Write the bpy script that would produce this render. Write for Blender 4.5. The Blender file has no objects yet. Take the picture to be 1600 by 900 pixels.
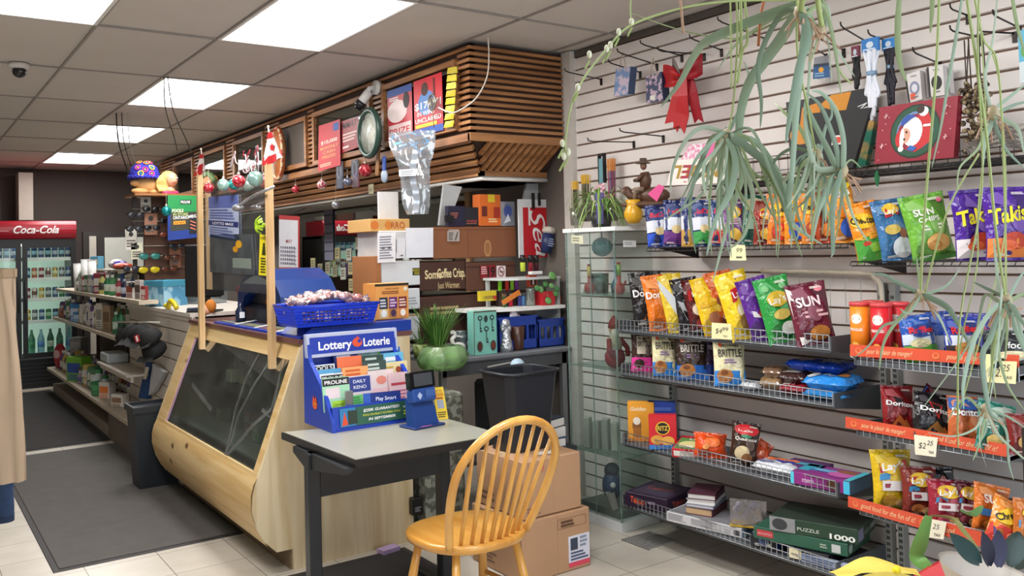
import bpy,bmesh,math,random
from math import sin,cos,pi,radians,sqrt,exp
from mathutils import Vector,Matrix
random.seed(7)
S = bpy.context.scene
COL = S.collection
# ------------------------------------------------------------------ camera
FPX,YAW,PIT,ROL,SHY = 1362.35,.61596,.02536,-.02479,-95.15
CH = 1.5
def _basis():
    cy,sy = cos(YAW),sin(YAW); cp,sp = cos(PIT),sin(PIT); cr,sr = cos(ROL),sin(ROL)
    w = Vector((sy*cp,cy*cp,sp)); r = Vector((cy,-sy,0)); u = r.cross(w)
    return (r*cr+u*sr),(u*cr-r*sr),w
CR,CU,CW = _basis()
cam = bpy.data.objects.new('camera',bpy.data.cameras.new('camera'))
COL.objects.link(cam)
cam.matrix_world = Matrix(((CR.x,CU.x,-CW.x,0),(CR.y,CU.y,-CW.y,0),(CR.z,CU.z,-CW.z,CH),(0,0,0,1)))
cam.data.sensor_width = 36; cam.data.lens = FPX*36/1600; cam.data.shift_y = SHY/1600
cam.data.clip_start = .02; cam.data.clip_end = 100
S.camera = cam
# ------------------------------------------------------------------ light
S.view_settings.view_transform = 'Standard'; S.view_settings.look = 'None'
S.view_settings.gamma = 1; S.view_settings.use_curve_mapping = False
S.view_settings.exposure = 0.3
W0 = bpy.data.worlds.new('world'); S.world = W0; W0.use_nodes = True
W0.node_tree.nodes['Background'].inputs[0].default_value = (.75,.85,1,1)
W0.node_tree.nodes['Background'].inputs[1].default_value = 1.0
TROFFER_W = 24
WINDOW_W = 45
def area(name,loc,rot,sx,sy,power,col):
    l = bpy.data.lights.new(name,'AREA'); l.shape = 'RECTANGLE'; l.size = sx; l.size_y = sy
    l.energy = power; l.color = col
    o = bpy.data.objects.new(name,l); o.location = loc; o.rotation_euler = rot; COL.objects.link(o)
    return o
area('window_daylight',(1.4,-1.45,1.45),(radians(90),0,0),3.4,1.9,WINDOW_W,(.86,.93,1))
# ------------------------------------------------------------------ pixel helpers (1600x900 frame -> points on known planes)
CP = Vector((0,0,CH))
def ray(x,y): return CR*((x-800)/FPX) - CU*((y-450-SHY)/FPX) + CW
def atz(x,y,z): d = ray(x,y); return CP + d*((z-CH)/d.z)
def atx(x,y,X): d = ray(x,y); return CP + d*(X/d.x)
def aty(x,y,Y): d = ray(x,y); return CP + d*(Y/d.y)
def atd(x,y,D): return CP + ray(x,y)*D
def pr(p):
    q = p-CP; return Vector((800+FPX*q.dot(CR)/q.dot(CW),450+SHY-FPX*q.dot(CU)/q.dot(CW)))
# ------------------------------------------------------------------ materials
def lin(h):
    v = [int(h[i:i+2],16)/255 for i in (0,2,4)]
    return tuple((c/12.92 if c <= .04045 else ((c+.055)/1.055)**2.4) for c in v)
_mats = {}
def mt(h,r=.5,m=0.,n=.1,s=14,b=0.,e=0.,tr=0.,sp=.5,al=1.,coat=0.):
    """a procedural material: base colour h, noise amount n at scale s, bump b"""
    k = (h,r,m,n,s,b,e,tr,sp,al,coat)
    if k in _mats: return _mats[k]
    M = bpy.data.materials.new('mat_'+h); M.use_nodes = True
    nt = M.node_tree; P = nt.nodes['Principled BSDF']; L = nt.links
    c = lin(h)
    tc = nt.nodes.new('ShaderNodeTexCoord'); nz = nt.nodes.new('ShaderNodeTexNoise')
    nz.inputs['Scale'].default_value = s; nz.inputs['Detail'].default_value = 3
    L.new(tc.outputs['Object'],nz.inputs['Vector'])
    mx = nt.nodes.new('ShaderNodeMix'); mx.data_type = 'RGBA'
    mx.inputs['A'].default_value = (*[x*(1-n) for x in c],1)
    mx.inputs['B'].default_value = (*[min(1,x*(1+n)) for x in c],1)
    L.new(nz.outputs['Fac'],mx.inputs['Factor']); L.new(mx.outputs['Result'],P.inputs['Base Color'])
    P.inputs['Roughness'].default_value = r; P.inputs['Metallic'].default_value = m
    P.inputs['Specular IOR Level'].default_value = sp
    P.inputs['Coat Weight'].default_value = coat
    if b:
        bp = nt.nodes.new('ShaderNodeBump'); bp.inputs['Strength'].default_value = min(b,1); bp.inputs['Distance'].default_value = .01*max(1,b)
        L.new(nz.outputs['Fac'],bp.inputs['Height']); L.new(bp.outputs['Normal'],P.inputs['Normal'])
    if e:
        P.inputs['Emission Color'].default_value = (*c,1); P.inputs['Emission Strength'].default_value = e
    if tr: P.inputs['Transmission Weight'].default_value = tr
    if al < 1: P.inputs['Alpha'].default_value = al
    _mats[k] = M
    return M
def glass(h='d8ece6',refl=.12,op=.08,r=.02):
    """thin sheet glass / film: mostly see-through, a gloss and a faint body colour"""
    k = ('glass',h,refl,op,r)
    if k in _mats: return _mats[k]
    M = bpy.data.materials.new('glass_'+h); M.use_nodes = True; nt = M.node_tree; nt.nodes.clear(); L = nt.links
    out = nt.nodes.new('ShaderNodeOutputMaterial'); t = nt.nodes.new('ShaderNodeBsdfTransparent')
    t.inputs[0].default_value = (*lin(h),1)
    g = nt.nodes.new('ShaderNodeBsdfGlossy'); g.inputs['Roughness'].default_value = r
    d = nt.nodes.new('ShaderNodeBsdfDiffuse'); d.inputs[0].default_value = (*lin(h),1)
    fr = nt.nodes.new('ShaderNodeLayerWeight'); fr.inputs['Blend'].default_value = .25
    ma = nt.nodes.new('ShaderNodeMath'); ma.operation = 'MULTIPLY_ADD'; ma.inputs[1].default_value = .5; ma.inputs[2].default_value = refl
    L.new(fr.outputs['Fresnel'],ma.inputs[0])
    m1 = nt.nodes.new('ShaderNodeMixShader'); m2 = nt.nodes.new('ShaderNodeMixShader')
    tc = nt.nodes.new('ShaderNodeTexCoord'); nz = nt.nodes.new('ShaderNodeTexNoise'); nz.inputs['Scale'].default_value = 6
    L.new(tc.outputs['Object'],nz.inputs['Vector'])
    mo = nt.nodes.new('ShaderNodeMath'); mo.operation = 'MULTIPLY'; mo.inputs[1].default_value = op*2
    L.new(nz.outputs['Fac'],mo.inputs[0]); L.new(mo.outputs[0],m1.inputs[0])
    L.new(t.outputs[0],m1.inputs[1]); L.new(d.outputs[0],m1.inputs[2])
    L.new(ma.outputs[0],m2.inputs[0]); L.new(m1.outputs[0],m2.inputs[1]); L.new(g.outputs[0],m2.inputs[2])
    L.new(m2.outputs[0],out.inputs[0]); _mats[k] = M
    return M
def wood(h1,h2,axis='Z',s=3.,r=.5,knots=0.,coat=0.):
    k = ('wood',h1,h2,axis,s,r,knots,coat)
    if k in _mats: return _mats[k]
    M = bpy.data.materials.new('wood_'+h1); M.use_nodes = True; nt = M.node_tree; P = nt.nodes['Principled BSDF']; L = nt.links
    tc = nt.nodes.new('ShaderNodeTexCoord'); mp = nt.nodes.new('ShaderNodeMapping')
    sc = {'X': (.6,9,9),'Y': (9,.6,9),'Z': (9,9,.6)}[axis]
    mp.inputs['Scale'].default_value = sc
    nz = nt.nodes.new('ShaderNodeTexNoise'); nz.inputs['Scale'].default_value = s; nz.inputs['Detail'].default_value = 6; nz.inputs['Distortion'].default_value = .6
    L.new(tc.outputs['Object'],mp.inputs['Vector']); L.new(mp.outputs['Vector'],nz.inputs['Vector'])
    cr = nt.nodes.new('ShaderNodeValToRGB'); cr.color_ramp.elements[0].position = .36; cr.color_ramp.elements[1].position = .62
    cr.color_ramp.elements[0].color = (*lin(h2),1); cr.color_ramp.elements[1].color = (*lin(h1),1)
    L.new(nz.outputs['Fac'],cr.inputs['Fac']); last = cr.outputs['Color']
    if knots:
        vo = nt.nodes.new('ShaderNodeTexVoronoi'); vo.inputs['Scale'].default_value = knots
        m2 = nt.nodes.new('ShaderNodeMapping'); m2.inputs['Scale'].default_value = {'X': (.55,1,1),'Y': (1,.55,1),'Z': (1,1,.55)}[axis]
        L.new(tc.outputs['Object'],m2.inputs['Vector']); L.new(m2.outputs['Vector'],vo.inputs['Vector'])
        c2 = nt.nodes.new('ShaderNodeValToRGB'); e = c2.color_ramp.elements
        e[0].position = .05; e[0].color = (1,1,1,1); e[1].position = .12; e[1].color = (0,0,0,1)
        L.new(vo.outputs['Distance'],c2.inputs['Fac'])
        mx = nt.nodes.new('ShaderNodeMix'); mx.data_type = 'RGBA'; mx.inputs['B'].default_value = (*lin('6a4526'),1)
        L.new(c2.outputs['Color'],mx.inputs['Factor']); L.new(last,mx.inputs['A']); last = mx.outputs['Result']
    L.new(last,P.inputs['Base Color']); P.inputs['Roughness'].default_value = r; P.inputs['Coat Weight'].default_value = coat
    _mats[k] = M
    return M
def mixmat(name,h1,h2,kind='noise',s=8.,lo=.45,hi=.55,r=.5,m=0.,sc=(1,1,1)):
    """two-colour speckle"""
    k = ('mix',h1,h2,kind,s,lo,hi,r,m,sc)
    if k in _mats: return _mats[k]
    M = bpy.data.materials.new(name); M.use_nodes = True; nt = M.node_tree; P = nt.nodes['Principled BSDF']; L = nt.links
    tc = nt.nodes.new('ShaderNodeTexCoord'); mp = nt.nodes.new('ShaderNodeMapping'); mp.inputs['Scale'].default_value = sc
    L.new(tc.outputs['Object'],mp.inputs['Vector'])
    if kind == 'noise':
        nz = nt.nodes.new('ShaderNodeTexNoise'); nz.inputs['Detail'].default_value = 4; o = nz.outputs['Fac']
    else:
        nz = nt.nodes.new('ShaderNodeTexVoronoi'); o = nz.outputs['Distance']
    nz.inputs['Scale'].default_value = s; L.new(mp.outputs['Vector'],nz.inputs['Vector'])
    cr = nt.nodes.new('ShaderNodeValToRGB'); e = cr.color_ramp.elements
    e[0].position = lo; e[0].color = (*lin(h1),1); e[1].position = hi; e[1].color = (*lin(h2),1)
    L.new(o,cr.inputs['Fac']); L.new(cr.outputs['Color'],P.inputs['Base Color'])
    P.inputs['Roughness'].default_value = r; P.inputs['Metallic'].default_value = m
    _mats[k] = M
    return M
def A(x): return x if not isinstance(x,str) else mt(x)
# ------------------------------------------------------------------ mesh builder
class MB:
    def __init__(s,T=None): s.v = []; s.f = []; s.mi = []; s.sm = []; s.mats = []; s.T = T
    def m(s,mat):
        mat = A(mat)
        if mat not in s.mats: s.mats.append(mat)
        return s.mats.index(mat)
    def add(s,vs,fs,mat,smooth=False):
        b = len(s.v); T = s.T
        for p in vs:
            p = Vector(p); s.v.append(T @ p if T else p)
        i = s.m(mat)
        for f in fs: s.f.append([b+j for j in f]); s.mi.append(i); s.sm.append(smooth)
        return s
    def box(s,lo,hi,mat,T=None,taper=1.):
        x0,y0,z0 = lo; x1,y1,z1 = hi
        cx,cy = (x0+x1)/2,(y0+y1)/2; hx,hy = (x1-x0)/2,(y1-y0)/2
        vs = [(cx+a*hx*k,cy+b*hy*k,z) for z,k in ((z0,1),(z1,taper)) for a,b in ((-1,-1),(1,-1),(1,1),(-1,1))]
        if T: vs = [T @ Vector(v) for v in vs]
        return s.add(vs,[(0,3,2,1),(4,5,6,7),(0,1,5,4),(1,2,6,5),(2,3,7,6),(3,0,4,7)],mat)
    def rbox(s,lo,hi,mat,r=.006,T=None):
        """box with chamfered edges"""
        x0,y0,z0 = lo; x1,y1,z1 = hi; r = min(r,(x1-x0)/2.1,(y1-y0)/2.1,(z1-z0)/2.1)
        vs = []; 
        for z,q in ((z0,r),(z0+r,0),(z1-r,0),(z1,r)):
            for (a,b) in ((x0+r,y0+q),(x1-r,y0+q),(x1-q,y0+r),(x1-q,y1-r),(x1-r,y1-q),(x0+r,y1-q),(x0+q,y1-r),(x0+q,y0+r)):
                vs.append((a,b,z))
        fs = [tuple(range(7,-1,-1)),tuple(range(24,32))]
        for k in range(3):
            for j in range(8): fs.append((k*8+j,k*8+(j+1) % 8,k*8+8+(j+1) % 8,k*8+8+j))
        if T: vs = [T @ Vector(v) for v in vs]
        return s.add(vs,fs,mat)
    def tube(s,pts,r,mat,n=6,caps=True,closed=False):
        pts = [Vector(p) for p in pts]; N = len(pts)
        rr = r if isinstance(r,(list,tuple)) else [r]*N
        vs = []; prev = None
        for i,p in enumerate(pts):
            a = pts[i-1] if (i > 0 or closed) else p
            c = pts[(i+1) % N] if (i < N-1 or closed) else p
            d = (c-a); d = d.normalized() if d.length > 1e-9 else Vector((0,0,1))
            if prev is None:
                ref = Vector((0,0,1)) if abs(d.z) < .9 else Vector((1,0,0)); x = d.cross(ref).normalized()
            else:
                x = prev-d*prev.dot(d); x = x.normalized() if x.length > 1e-6 else d.orthogonal().normalized()
            prev = x; y = d.cross(x)
            for k in range(n): t = 2*pi*k/n; vs.append(p+(x*cos(t)+y*sin(t))*rr[i])
        fs = []
        for i in range(N if closed else N-1):
            j = (i+1) % N
            for k in range(n): fs.append((i*n+k,i*n+(k+1) % n,j*n+(k+1) % n,j*n+k))
        if caps and not closed: fs += [tuple(range(n-1,-1,-1)),tuple((N-1)*n+k for k in range(n))]
        return s.add(vs,fs,mat,n > 4)
    def cyl(s,p0,p1,r0,mat,r1=None,n=16): return s.tube([p0,p1],[r0,r0 if r1 is None else r1],mat,n)
    def lathe(s,prof,mat,c=(0,0,0),n=24,sx=1,sy=1,T=None):
        """prof: list of (r, z); closes at r=0"""
        c = Vector(c); vs = []; fs = []
        for r,z in prof:
            for k in range(n): t = 2*pi*k/n; vs.append(c+Vector((r*cos(t)*sx,r*sin(t)*sy,z)))
        for i in range(len(prof)-1):
            for k in range(n): fs.append((i*n+k,i*n+(k+1) % n,i*n+n+(k+1) % n,i*n+n+k))
        if prof[0][0] > 1e-6: fs.append(tuple(range(n-1,-1,-1)))
        if prof[-1][0] > 1e-6: fs.append(tuple((len(prof)-1)*n+k for k in range(n)))
        if T: vs = [T @ v for v in vs]
        return s.add(vs,fs,mat,True)
    def ball(s,c,r,mat,n=14,T=None):
        if not isinstance(r,(tuple,list)): r = (r,r,r)
        vs = []; fs = []; c = Vector(c); h = n//2
        for i in range(h+1):
            a = pi*i/h
            for k in range(n): t = 2*pi*k/n; vs.append(c+Vector((r[0]*sin(a)*cos(t),r[1]*sin(a)*sin(t),-r[2]*cos(a))))
        for i in range(h):
            for k in range(n): fs.append((i*n+k,i*n+(k+1) % n,i*n+n+(k+1) % n,i*n+n+k))
        if T: vs = [T @ v for v in vs]
        return s.add(vs,fs,mat,True)
    def poly(s,pts,mat): return s.add(pts,[tuple(range(len(pts)))],mat)
    def prism(s,pts,d,mat):
        """planar outline pts pushed along vector d"""
        pts = [Vector(p) for p in pts]; d = Vector(d); n = len(pts)
        vs = pts+[p+d for p in pts]
        fs = [tuple(range(n-1,-1,-1)),tuple(range(n,2*n))]+[(i,(i+1) % n,n+(i+1) % n,n+i) for i in range(n)]
        return s.add(vs,fs,mat)
    def grid(s,fn,nu,nv,mat,smooth=True):
        vs = [fn(i/nu,j/nv) for j in range(nv+1) for i in range(nu+1)]
        fs = [(j*(nu+1)+i,j*(nu+1)+i+1,(j+1)*(nu+1)+i+1,(j+1)*(nu+1)+i) for j in range(nv) for i in range(nu)]
        return s.add(vs,fs,mat,smooth)
    def build(s,name,parent=None,world=False):
        me = bpy.data.meshes.new(name)
        vs = s.v
        if world and parent is not None:
            inv = parent.matrix_basis.inverted(); vs = [inv @ Vector(v) for v in vs]
        me.from_pydata([tuple(v) for v in vs],[],s.f)
        for m_ in s.mats: me.materials.append(m_)
        me.polygons.foreach_set('material_index',s.mi); me.polygons.foreach_set('use_smooth',s.sm)
        me.update(); me.validate()
        o = bpy.data.objects.new(name,me); COL.objects.link(o)
        if parent is not None: o.parent = parent
        return o
    def one(s,name,label,cat,group=None,at=None):
        """a thing that is one mesh; origin moved to its base"""
        if at is None:
            xs = [v[0] for v in s.v]; ys = [v[1] for v in s.v]; zs = [v[2] for v in s.v]
            at = Vector(((min(xs)+max(xs))/2,(min(ys)+max(ys))/2,min(zs)))
        at = Vector(at); s.v = [Vector(v)-at for v in s.v]
        o = s.build(name); o.location = at; return tag(o,label,cat,group)
def tag(o,label=None,cat=None,group=None,kind=None):
    if label: o['label'] = label
    if cat: o['category'] = cat
    if group: o['group'] = group
    if kind: o['kind'] = kind
    return o
def thing(name,label,cat,T=None,group=None):
    o = bpy.data.objects.new(name,None); COL.objects.link(o); o.empty_display_size = .05
    if T is not None:
        T = T if isinstance(T,Matrix) else Matrix.Translation(Vector(T))
        o.matrix_basis = T
    return tag(o,label,cat,group)
def struct(name,m,parent=None):
    o = m.build(name,parent)
    if parent is None: o['kind'] = 'structure'
    return o
def dup(root,T,label=None,group=None):
    r = root.copy(); COL.objects.link(r); r.matrix_basis = T if isinstance(T,Matrix) else Matrix.Translation(Vector(T))
    if label: r['label'] = label
    if group: r['group'] = group
    for ch in list(root.children):
        c = ch.copy(); COL.objects.link(c); c.parent = r
        for g in ch.children:
            d = g.copy(); COL.objects.link(d); d.parent = c
    return r
def TR(p,yaw=0,pitch=0,roll=0):
    """base at p; front looks along local -y; yaw about z, then roll in its own plane, then pitch back"""
    return Matrix.Translation(Vector(p)) @ Matrix.Rotation(radians(yaw),4,'Z') @ Matrix.Rotation(radians(roll),4,'Y') @ Matrix.Rotation(radians(pitch),4,'X')
def size_at(p,yaw,w,h):
    t = Vector((cos(radians(yaw)),sin(radians(yaw)),0)); a = pr(p)
    return w/((pr(p+t*.01)-a).length/.01),h/((pr(p+Vector((0,0,.01)))-a).length/.01)
# ------------------------------------------------------------------ lettering and flat print
_txt = {}
def glyphs(t,bold=.0,shear=0.,track=1.):
    k = (t,bold,shear,track)
    if k in _txt: return _txt[k]
    c = bpy.data.curves.new('lettering','FONT'); c.body = t; c.size = 1; c.resolution_u = 3; c.offset = bold; c.shear = shear
    c.space_character = track
    o = bpy.data.objects.new('lettering',c); COL.objects.link(o)
    dg = bpy.context.evaluated_depsgraph_get(); me = bpy.data.meshes.new_from_object(o.evaluated_get(dg))
    vs = [(v.co.x,v.co.y) for v in me.vertices]; fs = [tuple(p.vertices) for p in me.polygons]
    bpy.data.objects.remove(o); bpy.data.curves.remove(c); bpy.data.meshes.remove(me)
    if not vs: _txt[k] = ([],[],1); return _txt[k]
    x0 = min(v[0] for v in vs); x1 = max(v[0] for v in vs); cap = .7
    vs = [((x-x0)/cap,y/cap) for x,y in vs]
    _txt[k] = (vs,fs,(x1-x0)/cap); return _txt[k]
def flat(o,ex,ez):
    o,ex,ez = Vector(o),Vector(ex),Vector(ez); n = ex.cross(ez).normalized()
    return (lambda u,v,off: o+ex*u+ez*v+n*off),ex.length,ez.length
def prints(m,surf,items,base=.0012,step=.0005):
    mp,W,H = surf
    for L,it in enumerate(items):
        off = base+step*L; k = it[0]
        if k == 't':      # ('t', text, cx, baseline, capheight, colour, {w, rot, shear, bold, arc, mirror})
            _,t,cx,cy,h,col = it[:6]; op = it[6] if len(it) > 6 else {}
            vs,fs,wd = glyphs(t,op.get('bold',.012),op.get('shear',0.),op.get('track',1.))
            hh = h*H; ww = hh*wd; sx = 1.
            if 'w' in op: sx = op['w']*W/ww; ww = op['w']*W
            ro = radians(op.get('rot',0)); arc = op.get('arc',0)
            out = []
            for x,y in vs:
                X = x*hh*sx-ww/2; Y = y*hh
                if arc: Y += arc*hh*(1-(2*X/ww)**2)
                if op.get('mirror'): X = -X
                X,Y = X*cos(ro)-Y*sin(ro),X*sin(ro)+Y*cos(ro)
                out.append(mp(cx+X/W,cy+Y/H,off))
            m.add(out,fs,col)
        elif k == 'r':    # ('r', u0, v0, u1, v1, colour)
            _,a,b,c,d,col = it; nu = max(1,int((c-a)*W/.03)); nv = max(1,int((d-b)*H/.03)); nu = min(nu,12); nv = min(nv,12)
            m.grid(lambda u,v: mp(a+(c-a)*u,b+(d-b)*v,off),nu,nv,col,False)
        elif k == 'e':    # ('e', cu, cv, ru, rv, colour, rot)
            _,a,b,c,d,col = it[:6]; ro = radians(it[6]) if len(it) > 6 else 0
            vs = [mp(a,b,off)]; n = 18
            for q in (.5,1.):
                for j in range(n):
                    t = 2*pi*j/n; X = c*q*cos(t)*W; Y = d*q*sin(t)*H; X,Y = X*cos(ro)-Y*sin(ro),X*sin(ro)+Y*cos(ro)
                    vs.append(mp(a+X/W,b+Y/H,off))
            fs = [(0,1+j,1+(j+1) % n) for j in range(n)]+[(1+j,n+1+j,n+1+(j+1) % n,1+(j+1) % n) for j in range(n)]
            m.add(vs,fs,col)
        elif k == 'p':    # ('p', [(u,v)...], colour)
            m.add([mp(u,v,off) for u,v in it[1]],[tuple(range(len(it[1])))],it[2])
        elif k == 'l':    # ('l', u0, v0, u1, v1, rows, colour): lines too small to read
            _,a,b,c,d,n,col = it; rg = random.Random(n*7+int(a*99))
            for j in range(n):
                y = b+(d-b)*(j+.5)/n; hh = (d-b)/n*.28; e = c-(c-a)*rg.uniform(0,.3)
                m.add([mp(a,y-hh,off),mp(e,y-hh,off),mp(e,y+hh,off),mp(a,y+hh,off)],[(0,1,2,3)],col)
def boxfaces(W,D,H):
    """box with base centre at the origin: its printable faces"""
    return {'front': flat((-W/2,-D/2,0),(W,0,0),(0,0,H)),'back': flat((W/2,D/2,0),(-W,0,0),(0,0,H)),
            'right': flat((W/2,-D/2,0),(0,D,0),(0,0,H)),'left': flat((-W/2,D/2,0),(0,-D,0),(0,0,H)),
            'top': flat((-W/2,-D/2,H),(W,0,0),(0,D,0))}
def pbox(name,label,cat,T,W,D,H,col,pr_,group=None,sides=None,flap=None):
    """a printed carton: body and, when asked, another colour on its sides"""
    root = thing(name,label,cat,T,group)
    m = MB(); m.rbox((-W/2,-D/2,0),(W/2,D/2,H),col,min(W,D,H)*.03)
    F = boxfaces(W,D,H)
    for k,it in pr_.items(): prints(m,F[k],it,.0006,.0004)
    m.build('carton',root)
    if flap:
        q = MB(); q.box((-W/2*.98,-D/2-.0008,H*.86),(W/2*.98,-D/2+.0004,H*.985),flap) ; q.build('flap',root)
    return root
# ================================================================== THE ROOM
CEIL = 2.7; WX = 3.40
def floor_mat():
    M = bpy.data.materials.new('floor_tiles'); M.use_nodes = True; nt = M.node_tree; P = nt.nodes['Principled BSDF']; L = nt.links
    tc = nt.nodes.new('ShaderNodeTexCoord'); mp = nt.nodes.new('ShaderNodeMapping')
    mp.inputs['Location'].default_value = (-.072,-.0,0)
    br = nt.nodes.new('ShaderNodeTexBrick'); br.offset = 0; br.inputs['Scale'].default_value = 1
    br.inputs['Brick Width'].default_value = .335; br.inputs['Row Height'].default_value = .335
    br.inputs['Mortar Size'].default_value = .0022; br.inputs['Mortar Smooth'].default_value = .1
    br.inputs['Color1'].default_value = (*lin('cfc8bb'),1); br.inputs['Color2'].default_value = (*lin('c7c0b3'),1); br.inputs['Mortar'].default_value = (*lin('6d675c'),1)
    nz = nt.nodes.new('ShaderNodeTexNoise'); nz.inputs['Scale'].default_value = 5; nz.inputs['Detail'].default_value = 6
    mx = nt.nodes.new('ShaderNodeMix'); mx.data_type = 'RGBA'; mx.blend_type = 'MULTIPLY'; mx.inputs['Factor'].default_value = .35
    L.new(tc.outputs['Object'],mp.inputs[0]); L.new(mp.outputs[0],br.inputs['Vector']); L.new(tc.outputs['Object'],nz.inputs['Vector'])
    L.new(br.outputs['Color'],mx.inputs['A']); L.new(nz.outputs['Color'],mx.inputs['B']); 
    cr = nt.nodes.new('ShaderNodeValToRGB'); cr.color_ramp.elements[0].position = .3; cr.color_ramp.elements[0].color = (.62,.6,.56,1); cr.color_ramp.elements[1].position = .6; cr.color_ramp.elements[1].color = (1,1,1,1)
    L.new(nz.outputs['Fac'],cr.inputs['Fac']); L.new(cr.outputs['Color'],mx.inputs['B'])
    L.new(mx.outputs['Result'],P.inputs['Base Color']); P.inputs['Roughness'].default_value = .32
    return M
m = MB(); m.box((-3.1,-1.7,-.08),(3.6,13.1,0),floor_mat()); struct('floor',m)
# ceiling: lay-in tiles, the cells that hold a light left open
ctile = mt('cdc6bf',.9,n=.05,s=3); tee = mt('98918b',.6)
m = MB(); GX = [3.29-.61*k for k in range(0,11)]; GY = [3.65+1.19*k for k in range(-5,9)]
LIGHTS = [(2,0),(2,2),(2,4),(2,6),(4,0),(2,-2),(4,-2)]   # (column, row) cells: x 1.46-2.07, 0.24-0.85
def cell(c,r): return (3.29-.61*(c+1),3.65+1.19*r)
open_ = set((round(cell(c,r)[0],2),round(cell(c,r)[1],2)) for c,r in LIGHTS)
rg = random.Random(3)
for k in range(-1,11):
    x0 = 3.29-.61*(k+1)
    for j in range(-5,9):
        y0 = 3.65+1.19*j
        if (round(x0,2),round(y0,2)) in open_: continue
        a,b = max(x0,-3.1),max(y0,-1.7)
        x1,y1 = min(x0+.61,3.6),min(y0+1.19,13.1)
        if x1 <= a or y1 <= b: continue
        t1,t2 = rg.uniform(0,.004),rg.uniform(0,.004)
        m.box((a+.001,b+.001,CEIL+.004+t1),(x1-.001,y1-.001,CEIL+.03),ctile)
for k in range(-1,11):
    x = 3.29-.61*k
    if -3.1 < x < 3.5: m.box((x-.007,-1.7,CEIL-.002),(x+.007,13.1,CEIL+.006),tee)
for j in range(-4,9):
    y = 3.65+1.19*j
    m.box((-3.1,y-.006,CEIL-.0025),(3.5,y+.006,CEIL+.0055),tee)
struct('ceiling',m)
# side walls
white = mt('e2dbd6',.55,n=.03,s=4)
m = MB()
grooveb = mt('6b4f3c',.7); slatm = mt('e6dfda',.42,n=.03,s=2.5)
m.box((WX+.012,-1.6,0),(WX+.1,4.14,CEIL),grooveb)
PIT_S = .0765; z = 2.655+.0; k = 0
while z > 0:
    z0 = z-PIT_S+.007
    m.add([(WX+.013,-1.6,max(z0,0)),(WX,-1.6,max(z0,0)+.003),(WX,4.1,max(z0,0)+.003),(WX+.013,4.1,max(z0,0)),
           (WX+.013,-1.6,z),(WX,-1.6,z-.002),(WX,4.1,z-.002),(WX+.013,4.1,z)],
          [(0,1,2,3),(1,5,6,2),(4,7,6,5),(0,4,5,1),(3,2,6,7)],slatm)
    z -= PIT_S
m.box((WX,-1.6,2.662),(WX+.012,4.1,CEIL),mt('5d5650',.6))
m.box((WX-.0,4.14,0),(WX+.1,13,CEIL),mt('6a625b',.8,n=.15,s=3))
struct('wall_right',m)
m = MB(); m.box((WX-.035,4.10,0),(WX+.01,4.19,CEIL),mt('cfc9c2',.5)); struct('trim_1',m)
m = MB(); bk = mt('524843',.85,n=.12,s=2)
m.box((-3.1,12.9,0),(3.5,13.0,CEIL),bk); m.box((-3.1,12.86,1.9),(.98,12.9,CEIL),mt('8f8880',.8)); struct('wall_back',m)
m = MB(); m.box((-3.2,-1.7,0),(-3.1,13,CEIL),mt('b5ada4',.8,n=.06,s=3)); struct('wall_left',m)
m = MB(); wf = mt('c9c2ba',.8)
m.box((-3.1,-1.7,0),(-.4,-1.6,CEIL),wf); m.box((3.2,-1.7,0),(3.5,-1.6,CEIL),wf); m.box((-.4,-1.7,0),(3.2,-1.6,.4),wf); m.box((-.4,-1.7,2.5),(3.2,-1.6,CEIL),wf)
struct('wall_front',m)
m = MB(); fm = mt('8b8f92',.4,.6)
for x in (-.4,.78,1.98,3.15): m.box((x,-1.68,.4),(x+.05,-1.6,2.5),fm)
m.box((-.4,-1.68,.4),(3.2,-1.6,.45),fm); m.box((-.4,-1.68,2.45),(3.2,-1.6,2.5),fm)
m.add([(-.4,-1.64,.4),(3.2,-1.64,.4),(3.2,-1.64,2.5),(-.4,-1.64,2.5)],[(0,1,2,3)],glass('e8f2f2',.05,.02)); struct('window_1',m)
m = MB(); m.box((1.27,12.5,2.02),(1.43,12.86,2.62),mt('b9b0a4',.7)); struct('trim_2',m)
# dark service hatch panels on the back wall beside the cooler
m = MB(); m.box((1.95,12.2,0),(3.35,12.3,1.86),mt('2b2624',.6)); m.box((2.2,12.18,.8),(2.78,12.205,1.78),mt('c8cabf',.5)); m.box((2.02,12.18,.3),(2.1,12.205,1.8),mt('b9b3a6',.5)); struct('wall_partition',m)
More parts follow.
